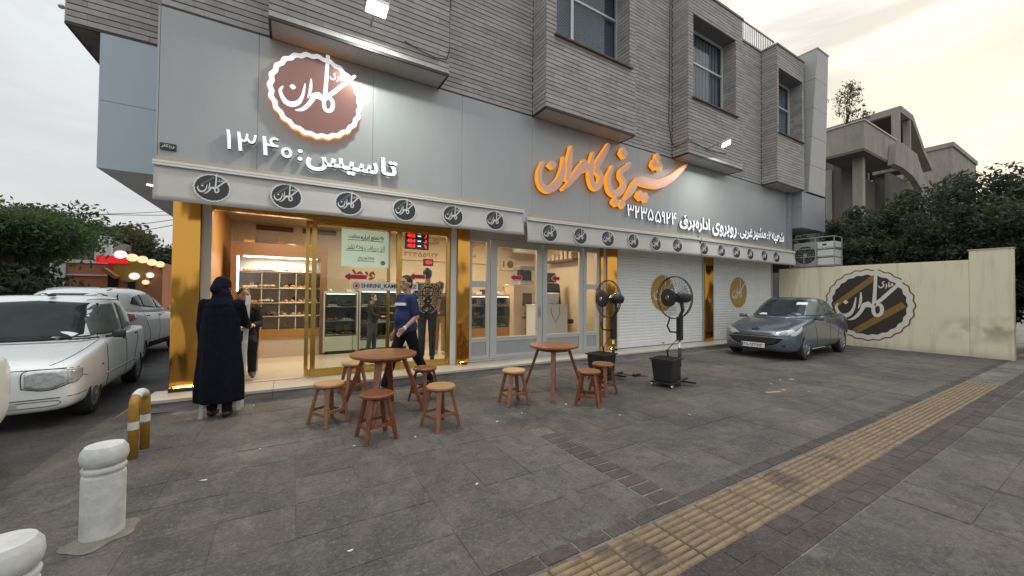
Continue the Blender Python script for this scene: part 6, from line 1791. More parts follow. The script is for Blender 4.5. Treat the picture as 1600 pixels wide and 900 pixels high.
def person(name, label, loc, rz, h, legs, arms, fit, turn=0.0, seated=False, voxel=.010, lean=0.0, group=None, female=False):
    s = h/1.75; root = thing(name, label, 'person', loc, rz, group)
    V_ = Vector; rad = math.radians
    hipz = .93
    def leg(sy, a, k):
        hip = V_((0,.095*sy,hipz)); kn = hip+V_((math.sin(a),0,-math.cos(a)))*.43
        an = kn+V_((math.sin(a-k),0,-math.cos(a-k)))*.42; return hip, kn, an
    LG = [leg(sy, rad(a), rad(k)) for sy, (a, k) in zip((1,-1), legs)]
    low = min(l[2].z for l in LG)-.075
    off = V_((0,0,-low))
    ln = lambda p: V_((p.x+math.sin(lean)*(p.z-hipz), p.y, hipz+(p.z-hipz)*math.cos(lean)))
    def arm(sy, pitch, abd, el, yaw=0):
        sh = ln(V_((0,.185*sy,1.42))); d = V_((math.sin(pitch)*math.cos(abd), sy*math.sin(abd), -math.cos(pitch)*math.cos(abd)))
        eb = sh+d*.285; p2 = pitch+el; d2 = V_((math.sin(p2)*math.cos(yaw), -sy*math.sin(yaw), -math.cos(p2))).normalized()
        wr = eb+d2*.25; return sh, eb, wr, d2
    AR = [arm(sy, *[rad(q) for q in a]) for sy, a in zip((1,-1), arms)]
    S = lambda p: (V_(p)+off)*s
    hd = ln(V_((.015,0,1.625))); nk = ln(V_((0,0,1.46)))
    Rt = Matrix.Rotation(turn,3,'Z')
    H = lambda x,y,z: S(hd+Rt@V_((x,y,z)))
    # continuous body
    b = MB()
    uvball(b, S(hd+V_((0,0,.02))), (.092*s,.078*s,.105*s), Rt); uvball(b, H(.03,0,-.045), (.062*s,.055*s,.065*s), Rt)
    capsule(b, H(.088,0,.01), H(.102,0,-.022), .010*s, .015*s)
    for sy in (1,-1): uvball(b, H(-.005,sy*.080,-.005), (.022*s,.010*s,.032*s), Rt)
    capsule(b, H(.082,-.018,-.058), H(.082,.018,-.058), .008*s, .008*s)
    capsule(b, S(hd+V_((-.012,0,-.05))), S(nk+V_((-.01,0,-.02))), .055*s, .06*s)
    uvball(b, S(ln(V_((0,0,1.30)))), (.115*s,.165*s,.17*s)); uvball(b, S(ln(V_((.0,0,1.10)))), (.11*s,.145*s,.18*s)); uvball(b, S(V_((0,0,.96))), (.115*s,.155*s,.13*s))
    capsule(b, S(ln(V_((0,-.15,1.40)))), S(ln(V_((0,.15,1.40)))), .06*s, .06*s)
    for hip,kn,an in LG:
        capsule(b, S(hip), S(kn), .082*s, .055*s); capsule(b, S(kn), S(an), .052*s, .036*s)
        capsule(b, S(an+V_((-.03,0,-.04))), S(an+V_((.13,0,-.055))), .03*s, .025*s)
    for (sh,eb,wr,d2), sy in zip(AR, (1,-1)):
        capsule(b, S(sh), S(eb), .048*s, .038*s); capsule(b, S(eb), S(wr), .038*s, .026*s)
        side = V_((0,1,0)); side = (side-d2*side.dot(d2)).normalized(); palm_n = d2.cross(side)*sy
        fwd_ = V_((1,0,0)); w_ax = (fwd_-d2*fwd_.dot(d2)); w_ax = w_ax.normalized() if w_ax.length > .3 else side
        n_ax = d2.cross(w_ax).normalized()*(-sy)
        for k in range(4):
            u = w_ax*(.027-.018*k)
            capsule(b, S(wr+u*.6), S(wr+u+d2*.085), .014*s, .012*s)
            l = (.038,.044,.041,.032)[k]; q0 = wr+u+d2*.088; q1 = q0+(d2*.9+n_ax*.35).normalized()*l; q2 = q1+(d2*.55+n_ax*.8).normalized()*l*.8
            capsule(b, S(q0), S(q1), .0092*s, .0085*s); capsule(b, S(q1), S(q2), .0085*s, .0072*s)
        t0 = wr+w_ax*.02+d2*.02; t1 = t0+(w_ax*.7+d2*.8+n_ax*.3).normalized()*.045; t2 = t1+(w_ax*.2+d2+n_ax*.3).normalized()*.032
        capsule(b, S(t0), S(t1), .014*s, .010*s); capsule(b, S(t1), S(t2), .010*s, .008*s)
    body = blob('body', b, fit['skin'], root, min(voxel,.0075) if voxel < .011 else voxel, 1)
    # face
    b = MB()
    for sy in (1,-1): uvball(b, H(.083,sy*.031,.012), (.008*s,.013*s,.007*s), Rt, 8, 6)
    b.build('eyes', M['ink'], root, smooth=True)
    b = MB()
    for sy in (1,-1): capsule(b, H(.087,sy*.018,.034), H(.078,sy*.048,.034), .005*s, .004*s)
    b.build('eyebrows', M['hair'], root, smooth=True)['kind'] = 'stuff'
    b = MB(); capsule(b, H(.087,-.020,-.058), H(.087,.020,-.058), .006*s, .006*s); b.build('lips', mat('lip_tone',(.30,.12,.10),.5), root, smooth=True)
    if not fit.get('scarf'):
        b = MB(); uvball(b, H(-.014,0,.042), (.094*s,.086*s,.096*s), Rt); uvball(b, H(-.035,0,-.005), (.07*s,.082*s,.085*s), Rt)
        blob('hair', b, fit.get('hair', M['hair']), root, .008, 1, .006, .02)
        if fit.get('beard'):
            b = MB(); uvball(b, H(.034,0,-.068), (.058*s,.054*s,.045*s), Rt); b.build('beard', M['hair'], root, smooth=True)
    if fit.get('mask'):
        b = MB(); uvball(b, H(.045,0,-.045), (.058*s,.060*s,.052*s), Rt); b.build('face_mask', fit['mask'], root, smooth=True)
    if fit.get('cap'):
        b = MB(); uvball(b, H(-.01,0,.065), (.105*s,.095*s,.075*s), Rt); b.build('cap', fit['cap'], root, smooth=True)
    if fit.get('scarf'):
        b = MB(); uvball(b, H(-.012,0,.022), (.108*s,.096*s,.125*s), Rt); uvball(b, S(hd+V_((-.035,0,-.09))), (.10*s,.10*s,.10*s)); capsule(b, S(hd+V_((-.02,0,-.1))), S(nk+V_((-.01,0,-.05))), .10*s, .145*s)
        uvball(b, S(nk+V_((-.01,0,-.07))), (.13*s,.19*s,.08*s)); capsule(b, H(-.05,0,.08), H(-.10,0,-.02), .06*s,.07*s)
        blob('headscarf', b, fit['scarf'], root, .010, 6, .014, .10)
    # upper garment
    def torso(b, g, low_z=.92, belly=0.0):
        uvball(b, S(ln(V_((0,0,1.29)))), ((.125+g)*s,(.175+g)*s,.19*s)); uvball(b, S(ln(V_((.01+belly*.6,0,1.12)))), ((.12+g+belly)*s,(.155+g+belly*.5)*s,.20*s))
        capsule(b, S(ln(V_((0,-.145,1.395)))), S(ln(V_((0,.145,1.395)))), (.068+g*.5)*s, (.068+g*.5)*s)
        capsule(b, S(V_((0.005,-.05,low_z+.08))), S(V_((0.005,.05,low_z+.08))), (.12+g+belly*.5)*s, (.12+g+belly*.5)*s)
        capsule(b, S(nk+V_((0,0,-.05))), S(nk+V_((0,0,-.03))), .075*s, .062*s)
    b = MB(); g = fit.get('loose', .012)
    if not fit.get('coat'):
        torso(b, g, .90 if not seated else .93, fit.get('belly', 0))
        for sh,eb,wr,d2 in AR:
            if fit.get('sleeve','short') == 'short': q = sh.lerp(eb,.78); capsule(b, S(sh), S(q), .064*s, .060*s)
            else: capsule(b, S(sh), S(eb), .062*s, .050*s); capsule(b, S(eb), S(eb.lerp(wr,.93)), .050*s, .038*s)
        top = blob('shirt', b, fit['shirt'], root, .010, 2, .016, .10)
    else:
        torso(b, g+.012, .92)
        zl = fit['coat']; n = 9; ring_l = []
        base_pts = []
        for k in range(n+1):
            t_ = k/n; z = 1.26-(1.26-zl)*t_
            base_pts.append((z, .142+.062*min(1,t_*1.3), .192+.062*min(1,t_*1.3)))
        # skirt as a closed fluted loft
        N = 56; st = len(b.v)
        for (z, rx, ry) in base_pts:
            for j in range(N):
                a = 2*PI*j/N; fl = 1+.10*math.sin(a*7+1.0)*((1.2-z)/1.2)+.02*math.sin(a*12+z*4)
                b.v.append(tuple(S(V_((rx*math.cos(a)*fl-.01, ry*math.sin(a)*fl, z)))))
        for k in range(n):
            for j in range(N): j2=(j+1)%N; b.f.append((st+k*N+j, st+k*N+j2, st+(k+1)*N+j2, st+(k+1)*N+j)); b.m.append(0)
        b.f.append(tuple(st+j for j in reversed(range(N)))); b.f.append(tuple(st+n*N+j for j in range(N))); b.m += [0,0]
        for sh,eb,wr,d2 in AR: capsule(b, S(sh), S(eb), .062*s, .054*s); capsule(b, S(eb), S(eb.lerp(wr,.92)), .055*s, .046*s)
        blob('long_coat', b, fit['shirt'], root, .011, 6, .010, .22)
    # trousers
    b = MB(); tr = fit.get('trouser_len', 1.0)
    uvball(b, S(V_((0,0,.945))), (.125*s,.165*s,.115*s))
    for hip,kn,an in LG:
        capsule(b, S(hip+V_((0,0,.0))), S(kn), .098*s, .072*s)
        if tr >= 1: capsule(b, S(kn), S(an+V_((0,0,.02))), .070*s, .056*s)
        elif tr > .6: capsule(b, S(kn), S(kn.lerp(an,.3)), .070*s, .066*s)
    blob('trousers', b, fit['trousers'], root, .011, 2, .014, .08)
    for (hip,kn,an), sy in zip(LG,(1,-1)):
        b = MB(); pit = 0
        capsule(b, S(an+V_((-.035,0,-.03))), S(an+V_((.05,0,-.035))), .042*s, .040*s); capsule(b, S(an+V_((.05,0,-.045))), S(an+V_((.155,0,-.052))), .036*s, .026*s)
        capsule(b, S(an+V_((-.04,0,-.062))), S(an+V_((.16,0,-.066))), .013*s, .012*s)
        blob('shoe', b, fit['shoes'], root, .008, 1)
    root['_h'] = h; del root['_h']
    return root, S, AR, H
black_cloth = cloth('black_coat_cloth', (.006,.0065,.012)); navy = cloth('navy_tee_cloth', (.035,.045,.115)); dark_trs = cloth('black_trouser_cloth', (.012,.012,.014))
shoe_b = mat('black_leather', (.015,.015,.015), .35); white_shoe = mat('pale_sneaker', (.55,.52,.48), .6)
# woman in long black coat, back to the camera
wp = gp(343,650)
wl = Vector((wp.x, wp.y, 0))
woman, SW, ARW, _ = person('person', 'person in long black coat and headscarf at the open doorway, back to the camera', wl, math.radians(78), 1.69,
    ((4,3),(-3,2)), ((4,7,12),(26,6,50,8)), dict(skin=M['skin_light'], shirt=black_cloth, coat=.20, scarf=cloth('black_scarf_cloth',(.008,.009,.016)), trousers=dark_trs, shoes=shoe_b, sleeve='long', loose=.02), turn=-.35)
# walking man in navy tee
mp = gp(626,606)
man, SM, ARM_, HM = person('person', 'person in a navy tee with a white chest print walking left past the larger table', (1.60,5.98,0), math.radians(192), 1.85,
    ((-19,12),(22,6)), ((-10,8,58,5),(2,5,14)), dict(skin=M['skin'], shirt=navy, trousers=dark_trs, shoes=shoe_b, loose=.012, belly=.03), turn=.35, voxel=.008)
# print across the chest
b = MB(); n = 8
for k in range(n+1):
    a = -.55+1.1*k/n+.35
    for z in (1.305,1.345):
        p = SM(Vector((.165*math.cos(a)+.0, .215*math.sin(a), z))); b.v.append(tuple(p))
for k in range(n): b.f.append((2*k,2*k+2,2*k+3,2*k+1)); b.m.append(0)
o = b.build('chest_print', M['white'], man); sm = o.modifiers.new('t','SOLIDIFY'); sm.thickness = .03; sm.offset = -1; bake(o)
wr = ARM_[0][2]; b = MB(); b.lathe([(.033,-.012),(.036,0),(.033,.012)],16,axis='x',c=tuple(SM(wr-ARM_[0][3]*.01))); b.build('wristwatch', M['white'], man)
# seated guard
sp = gp(389,592,.15)
sx_ = fp(386,520,7.5).x
seated, SS, ARS, _ = person('person', 'person in black uniform seated just inside the doorway, facing the woman in black', (sx_-.06,7.58,.15), math.radians(-82), 1.80,
    ((86,84),(80,88)), ((30,4,62,25),(28,4,60,25)), dict(skin=M['skin'], shirt=cloth('black_uniform',(.018,.018,.02)), trousers=dark_trs, shoes=mat('brown_shoe',(.08,.055,.045),.5), sleeve='long', beard=True), turn=.2, seated=True)
t = thing('chair', 'plain chair under the seated person in the doorway', 'chair', (sx_-.06,7.68,.15))
b = MB(); b.box(-.2,.2,-.2,.22,.40,.43); b.build('seat', M['black'], t, bevel=.01)
for (x,y) in ((-.18,-.18),(.18,-.18),(-.18,.2),(.18,.2)): b = MB(); b.box(x-.015,x+.015,y-.015,y+.015,0,.40); b.build('leg', M['steel'], t)
b = MB(); b.box(-.2,.2,.22,.25,.431,.85); b.build('backrest', M['black'], t, bevel=.01)
# customers inside
pp = gp(664,562,.15)
person('person', 'tall person in black and white lattice shirt inside the shop, back to the camera', (2.47,7.62,.15), math.radians(75), 1.90,
    ((2,2),(-4,3)), ((12,8,25),(14,8,30)), dict(skin=M['skin'], shirt=pattern_cloth(), trousers=cloth('dark_blue_jeans',(.03,.04,.06)), shoes=shoe_b, loose=.02), turn=-.3, voxel=.011)
person('person', 'person in grey top and beige trousers inside, beside the lattice-shirted customer', (2.98,8.25,.15), math.radians(60), 1.66,
    ((2,2),(-4,3)), ((15,10,30),(10,12,20)), dict(skin=M['skin_light'], shirt=cloth('grey_top',(.12,.12,.11)), trousers=cloth('beige_trousers',(.34,.25,.16)), shoes=white_shoe, loose=.02), turn=-.2, voxel=.012)
person('person', 'short person in dark clothes and pale face mask inside by the pastry cases', (1.60,8.80,.15), math.radians(-35), 1.36,
    ((2,2),(-4,3)), ((25,5,70),(20,5,60)), dict(skin=M['skin_light'], shirt=cloth('dark_green_top',(.03,.035,.03)), trousers=cloth('faded_jeans',(.06,.08,.11)), shoes=white_shoe, sleeve='long', mask=mat('pale_mask',(.5,.55,.56),.8)), voxel=.012)
q = fp(792,430,9.5)
person('person', 'person in beige shirt and cream cap behind the counter, beyond the left silver door', (q.x,9.5,.15), math.radians(150), 1.66,
    ((0,0),(0,0)), ((20,8,40),(20,8,40)), dict(skin=M['skin_light'], shirt=cloth('beige_shirt',(.42,.27,.14)), trousers=dark_trs, shoes=shoe_b, cap=mat('cream_cap',(.6,.5,.36),.8)), voxel=.013)
# aluminium step ladder beside the woman
t = thing('step_ladder', 'folded silver ladder standing upright behind the person in the long black coat', 'ladder', (wl.x,wl.y+.25,0))
def rail(px0,py0,px1,py1,y,w,name,d=.022):
    a = fp(px0,py0,y); c_ = gp(px1,py1) if py1 > 600 else fp(px1,py1,y)
    b = MB(); b.bar(a-t.location, Vector((c_.x,c_.y,.0))-t.location, w, d, up=(0,1,0)); return b.build(name, M['alu'], t, bevel=.003)
LY = wl.y+.30
a1 = fp(388,462,LY); c1 = fp(376,640,LY); c1.z = 0
b = MB(); b.bar(a1-t.location, c1-t.location, .055, .025, up=(0,1,0)); b.build('rail', M['alu_white'], t, bevel=.003)
a2 = fp(382,533,LY-.12); c2 = fp(372,650,LY-.12); c2.z = 0
b = MB(); b.bar(a2-t.location, c2-t.location, .05, .03, up=(0,1,0)); b.build('rail', M['alu_white'], t, bevel=.003)
c3 = gp(313,655); a3 = Vector((c3.x+.05,c3.y+.05,1.25))
b = MB(); b.bar(a3-t.location, c3-t.location, .04, .02, up=(0,1,0)); b.build('rail', M['alu'], t, bevel=.003)
for k in range(5):
    f_ = .12+.2*k; p = c1.lerp(a1,f_); q = c3.lerp(a3,f_)
    b = MB(); b.bar(p-t.location, q-t.location, .03, .02); b.build('rung', M['alu'], t)
# ------------------------------------------------------------------ yellow side wall with painted emblem
YWX = 15.34
M['yellow_wall'] = mat('pale_yellow_painted_plaster', (.80,.73,.52), .85, var=.5, scale=.9, color2=(.72,.66,.48), bump=.25, bscale=18)
def wall_grime(m):
    nt = m.node_tree; N = nt.nodes.new; L = nt.links.new; b = nt.nodes['Principled BSDF']; src = b.inputs['Base Color'].links[0].from_socket
    g = N('ShaderNodeNewGeometry'); s = N('ShaderNodeSeparateXYZ'); L(g.outputs['Position'], s.inputs[0])
    no = N('ShaderNodeTexNoise'); no.inputs['Scale'].default_value = 2.6; no.inputs['Detail'].default_value = 7; L(g.outputs['Position'], no.inputs['Vector'])
    d = N('ShaderNodeMath'); d.operation = 'SUBTRACT'; L(s.outputs['Z'], d.inputs[0]); d.inputs[1].default_value = .72
    a = N('ShaderNodeMath'); a.operation = 'ABSOLUTE'; L(d.outputs[0], a.inputs[0])
    r = N('ShaderNodeMapRange'); L(a.outputs[0], r.inputs[0]); r.inputs[1].default_value = .02; r.inputs[2].default_value = .42; r.inputs[3].default_value = 1; r.inputs[4].default_value = 0
    ry = N('ShaderNodeMapRange'); L(s.outputs['Y'], ry.inputs[0]); ry.inputs[1].default_value = 3.4; ry.inputs[2].default_value = 2.0; ry.inputs[3].default_value = 0; ry.inputs[4].default_value = 1
    r2 = N('ShaderNodeMapRange'); L(no.outputs['Fac'], r2.inputs[0]); r2.inputs[1].default_value = .42; r2.inputs[2].default_value = .62; r2.inputs[4].default_value = .8
    m1 = N('ShaderNodeMath'); m1.operation = 'MULTIPLY'; L(r.outputs[0], m1.inputs[0]); L(r2.outputs[0], m1.inputs[1])
    m2 = N('ShaderNodeMath'); m2.operation = 'MULTIPLY'; L(m1.outputs[0], m2.inputs[0]); L(ry.outputs[0], m2.inputs[1])
    mx = N('ShaderNodeMix'); mx.data_type = 'RGBA'; L(m2.outputs[0], mx.inputs[0]); L(src, mx.inputs[6]); mx.inputs[7].default_value = (.26,.23,.16,1)
    mp = N('ShaderNodeMapping'); mp.inputs['Scale'].default_value = (5,5,.45); L(g.outputs['Position'], mp.inputs[0])
    n3 = N('ShaderNodeTexNoise'); n3.inputs['Scale'].default_value = 1.6; n3.inputs['Detail'].default_value = 8; L(mp.outputs[0], n3.inputs['Vector'])
    r3 = N('ShaderNodeMapRange'); L(n3.outputs['Fac'], r3.inputs[0]); r3.inputs[1].default_value = .50; r3.inputs[2].default_value = .72; r3.inputs[4].default_value = .45
    m3 = N('ShaderNodeMix'); m3.data_type = 'RGBA'; L(r3.outputs[0], m3.inputs[0]); L(mx.outputs[2], m3.inputs[6]); m3.inputs[7].default_value = (.46,.41,.28,1)
    zb = N('ShaderNodeMapRange'); L(s.outputs['Z'], zb.inputs[0]); zb.inputs[1].default_value = 0; zb.inputs[2].default_value = .22; zb.inputs[3].default_value = .7; zb.inputs[4].default_value = 0
    zm = N('ShaderNodeMath'); zm.operation = 'MULTIPLY'; L(zb.outputs[0], zm.inputs[0]); L(no.outputs['Fac'], zm.inputs[1])
    m4 = N('ShaderNodeMix'); m4.data_type = 'RGBA'; L(zm.outputs[0], m4.inputs[0]); L(m3.outputs[2], m4.inputs[6]); m4.inputs[7].default_value = (.20,.17,.13,1)
    L(m4.outputs[2], b.inputs['Base Color'])
wall_grime(M['yellow_wall'])
yw = thing('boundary_wall', 'pale yellow plastered wall with a step in its top and a painted round emblem', 'wall', (YWX,4.2,0))
b = MB(); b.box(0,.28,-2.55,-1.85,-.15,2.775); b.build('end_pier', M['yellow_wall'], yw, bevel=.012)
b = MB(); b.box(0.001,.28,-1.849,2.6,-.15,2.535); b.build('wall_face', M['yellow_wall'], yw, bevel=.012)
b = MB(); b.box(-.02,.30,-2.57,-1.83,2.776,2.80); b.build('pier_cap', M['marble_top'], yw)
em = seal_meshes('wall_emblem', 1.0, .0018, M['cream'], mat('dark_brown_mural',(.045,.035,.032),.8,var=.4,scale=6), M['cream'], 1.0, .865, k=6,
    fn=lambda u,v,d: (-d-.003, -u*1.01, v*1.06), bands=[((-.80,-.05),(.17,.80),.15,mat('gold_mural_band',(.26,.16,.03),.7,var=.5,scale=9)),((-.30,-.80),(.80,.03),.17,M['ochre'])])
root_em = bpy.data.objects.new('painted_emblem', fixn(em[0][1])); COL.objects.link(root_em); root_em.parent = yw; root_em.location = (0,.175,1.30)
a_ = MB(); a_.prism(scallop(1.035,.018,24,5), lambda u,v,d:(-d,-u*1.01,v*1.06), 0, .003); o = a_.build('emblem_outline', mat('red_brown_outline',(.20,.09,.05),.8), yw); o.location = (0,.175,1.30)
for nm, me in em[1:]:
    if nm == 'band':
        me = me
    o = link('emblem_'+nm, fixn(me), root_em)
b = MB(); b.box(15.85,22,-3.2,1.35,-.15,2.35); b.box(15.65,15.84,-.9,1.3,-.15,2.3)
tag(b.build('neighbour_wall', mat('grey_neighbour_wall',(.20,.195,.18),.9,var=.6,scale=2)), 'dull grey neighbouring wall beyond the end of the yellow wall at the right frame edge', 'wall')
# ------------------------------------------------------------------ air conditioners in a cage
ac = thing('air_conditioner_cage', 'grey steel cage holding an outdoor air conditioner on top of the yellow wall', 'air conditioner', (15.45,5.8,2.56))
def acb(name, m, *q, bevel=0):
    b = MB()
    for k in q: b.box(*k)
    return b.build(name, m, ac, bevel=bevel)
M['ac_body'] = mat('old_white_enamel', (.40,.41,.40), .5, var=.5, scale=6)
acb('unit_body', M['ac_body'], (.0,.55,-.12,.58,.04,.86), bevel=.01)
b = MB(); b.lathe([(.30,-.004),(.30,-.02),(.27,-.022)],30,axis='x',c=(0,.22,.42)); o = b.build('fan_grille', M['black_matt'], ac)
b = MB()
for k in range(5): b.lathe([(.05+.05*k,-.026),(.056+.05*k,-.026)],24,axis='x',c=(0,.22,.42),cap=False)
for k in range(8):
    a = k*PI/4; b.bar((-.026,.22,.42),(-.026,.22+.29*math.cos(a),.42+.29*math.sin(a)),.008,.004,up=(1,0,0))
b.lathe([(.055,-.03),(.055,-.02)],14,axis='x',c=(0,.22,.42)); b.build('grille_wires', M['ac_body'], ac)
for k in range(3): acb('casing_panel', M['alu_white'], (-.05,.5,-.62,-.14,.05+.27*k,.29+.27*k), bevel=.012)
acb('vent_mark', M['dark_print'], (-.056,-.051,-.40,-.28,.70,.76))
b = MB(); w = .012
for (y, z0, z1) in ((.62,0,.98),(.2,.0,.33),(-.13,0,.98),(-.64,0,.98)): b.box(-.16-w,-.16+w,y-w,y+w,z0,z1); 
for z in (.01,.34,.62,.98): b.box(-.16-w*.8,-.16+w*.8,-.64,.62,z-w,z+w)
for y in (.62,-.64):
    for z in (.01,.62,.98): b.box(-.16,.45,y-w,y+w,z-w,z+w)
    b.box(.45-w,.45+w,y-w,y+w,0,.98)
b.build('cage_bars', mat('galvanised_bar',(.34,.35,.36),.5,metal=.5), ac)
# ------------------------------------------------------------------ trees
LEAFM = {}
def leaf_mat(name, c, c2):
    m = mat(name, c, .6, var=.5, scale=1.1, color2=c2, island=.7); nt = m.node_tree; b = nt.nodes['Principled BSDF']
    t_ = nt.nodes.new('ShaderNodeBsdfTranslucent'); t_.inputs[0].default_value = (c[0]*1.3,c[1]*1.5,c[2]*.8,1); mx = nt.nodes.new('ShaderNodeMixShader'); mx.inputs[0].default_value = .3
    nt.links.new(b.outputs[0], mx.inputs[1]); nt.links.new(t_.outputs[0], mx.inputs[2]); nt.links.new(mx.outputs[0], nt.nodes['Material Output'].inputs[0])
    return m
def tree(name, label, cat, loc, H, R, trunk_h, lm, n, leaf=.11, clumps=60, trunk_r=.14, squash=.8, group=None, seed=0, flat=0, bark=None, bare=0.0):
    rng = np.random.default_rng(seed+11); leaf *= .78; n = int(n*1.5); rd = random.Random(seed)
    t = thing(name, label, cat, loc, rd.uniform(0,6), group)
    bark = bark or M.setdefault('bark', mat('grey_brown_bark', (.10,.075,.055), .9, var=.8, scale=8, bump=.8, bscale=20))
    cz = (trunk_h+H)/2; rz_ = (H-trunk_h)/2
    b = MB(); b.tube([(0,0,-.1),(.03,.02,trunk_h*.5),(-.02,.03,trunk_h),(0,0,cz)], [trunk_r*1.25,trunk_r,trunk_r*.8,trunk_r*.35], 9)
    cents = []
    for k in range(clumps):
        while True:
            p = rng.uniform(-1,1,3)
            l = np.linalg.norm(p)
            if .25 < l < 1: break
        p = p*(.55+.55*rng.random()*rng.random()+.1)
        cents.append((p[0]*R, p[1]*R, cz+p[2]*rz_))
    for k in range(0, clumps, max(1, clumps//14)):
        c = Vector(cents[k]); s0 = Vector((0,0,trunk_h*.75+rd.random()*(cz-trunk_h*.75)))
        mid = s0.lerp(c,.5)+Vector((0,0,.12*R)); b.tube([s0,mid,c],[trunk_r*.4,trunk_r*.22,trunk_r*.07],5)
    b.build('trunk', bark, t, smooth=True)
    cents = np.array(cents); per = n//clumps; cr = R*.30
    pts = np.repeat(cents, per, 0)
    off = rng.normal(0,1,(len(pts),3)); off /= (np.linalg.norm(off,axis=1,keepdims=True)+1e-6)
    sz = np.repeat(rng.uniform(.55,1.25,clumps), per)[:,None]*cr
    pts = pts+off*sz*(rng.random((len(pts),1))**.45)*np.array([1,1,.75])
    m_ = len(pts); d1 = rng.normal(0,1,(m_,3)); d1 /= np.linalg.norm(d1,axis=1,keepdims=True)
    d2 = np.cross(d1, rng.normal(0,1,(m_,3))); d2 /= np.linalg.norm(d2,axis=1,keepdims=True)
    L_ = (leaf*rng.uniform(.6,1.3,(m_,1))); Wd = L_*.45
    v = np.stack([pts-d1*L_, pts-d2*Wd, pts+d1*L_, pts+d2*Wd],1).reshape(-1,3)
    me = bpy.data.meshes.new('crown'); me.vertices.add(len(v)); me.vertices.foreach_set('co', v.ravel())
    me.loops.add(m_*4); me.loops.foreach_set('vertex_index', np.arange(m_*4)); me.polygons.add(m_)
    me.polygons.foreach_set('loop_start', np.arange(0,m_*4,4)); me.polygons.foreach_set('loop_total', np.full(m_,4))
    me.materials.append(lm); me.update(); me.validate(); link('crown', me, t)
    return t
gl = leaf_mat('green_leaves', (.085,.135,.05), (.04,.07,.028)); dl = leaf_mat('dark_leaves', (.062,.078,.045), (.025,.034,.02)); ol = leaf_mat('olive_brown_leaves', (.11,.095,.055), (.055,.06,.035)); cl_ = leaf_mat('cypress_leaves', (.03,.045,.03), (.02,.03,.02))
# right, behind the yellow wall
def tr_at(px, ptop, X, R, th, lm, n, lbl, seed, leaf=.10, cl=70, name='leafy_tree'):
    p = xp(px, ptop, X); return tree(name, lbl, 'tree', (p.x,p.y,0), p.z, R, th, lm, n, leaf, cl, seed=seed)
tr_at(1325,318,18.2,1.5,1.0,dl,9000,'dark evergreen tree close behind the wall beside the air conditioner cage',1,.09)
tr_at(1385,300,18.8,1.7,1.0,dl,9500,'dark evergreen tree behind the wall above the left part of the painted emblem',2,.09)
tr_at(1440,285,19.5,1.8,.8,dl,9500,'dark tree behind the wall right of the painted emblem, under the balconies',3,.09)
tr_at(1500,252,19.5,1.9,.9,dl,10500,'tall dark tree behind the step in the wall top',4,.10)
tr_at(1560,236,19.0,1.8,1.0,dl,10500,'tallest dark tree at the right, rising over the end pier of the wall',5,.10)
tr_at(1625,255,18.0,1.9,.9,dl,9000,'dark tree cut off by the right frame edge',6,.10)
tr_at(1475,300,16.9,1.2,.6,dl,6000,'low dark bushy tree pressed against the back of the yellow wall',16,.08)
tr_at(1350,345,16.9,1.2,.5,dl,6500,'low dark shrub filling the gap above the wall next to the cage',17,.08)
tr_at(1415,340,16.9,1.2,.5,dl,6500,'low dark shrub above the middle of the yellow wall',18,.08)
tr_at(1560,330,17.2,1.3,.5,dl,6000,'low dark shrub behind the end pier of the yellow wall',19,.08)
# ------------------------------------------------------------------ neighbouring house
M['render_pale'] = mat('weathered_pale_render', (.40,.36,.31), .9, var=.8, scale=1.6, color2=(.24,.215,.185), bump=.2, bscale=12, stretch=(1.5,1.5,.35))
M['render_dark'] = mat('shadowed_brown_render', (.16,.14,.125), .9, var=.5, scale=1)  # darker copy of the render, shade of the recesses put into its colour
XH = 24.0; C_ = xp(1350,188,XH); YH = C_.y
nh = thing('neighbour_house', 'pale two-storey house with projecting balconies and a sloped frame roof beyond the yellow wall', 'house', (XH+4,YH+3,0))
def nb(name, m, *q, bevel=0):
    b = MB()
    for k in q: b.box(*k)
    o = b.build(name, m, nh, bevel=bevel); return rel(nh, o)
yl = xp(1285,204,XH).y; zb1 = xp(1350,231,XH).z; zt1 = C_.z; xr1 = fp(1400,220,YH).x
nb('balcony_wall', M['render_pale'], (XH,XH+.2,YH+.201,yl,zb1,zt1)); nb('balcony_wall', M['render_pale'], (XH,xr1,YH,YH+.2,zb1,zt1))
nb('balcony_coping', M['marble_top'], (XH-.05,XH+.25,YH-.05,yl,zt1+.001,zt1+.06),(XH+.251,xr1,YH-.05,YH+.25,zt1+.001,zt1+.06))
nb('balcony_floor', M['render_dark'], (XH+.01,xr1,YH+.01,yl,zb1-.12,zb1-.001))
nb('house_wall', M['render_dark'], (XH+2.2,XH+10,YH+1.6,yl+4,0,zb1-.13))
pz = zb1-.121
cx_ = xp(1340,300,XH+1.0); nb('column', M['render_pale'], (XH+1.0,XH+1.35,cx_.y-.2,cx_.y+.2,0,pz))
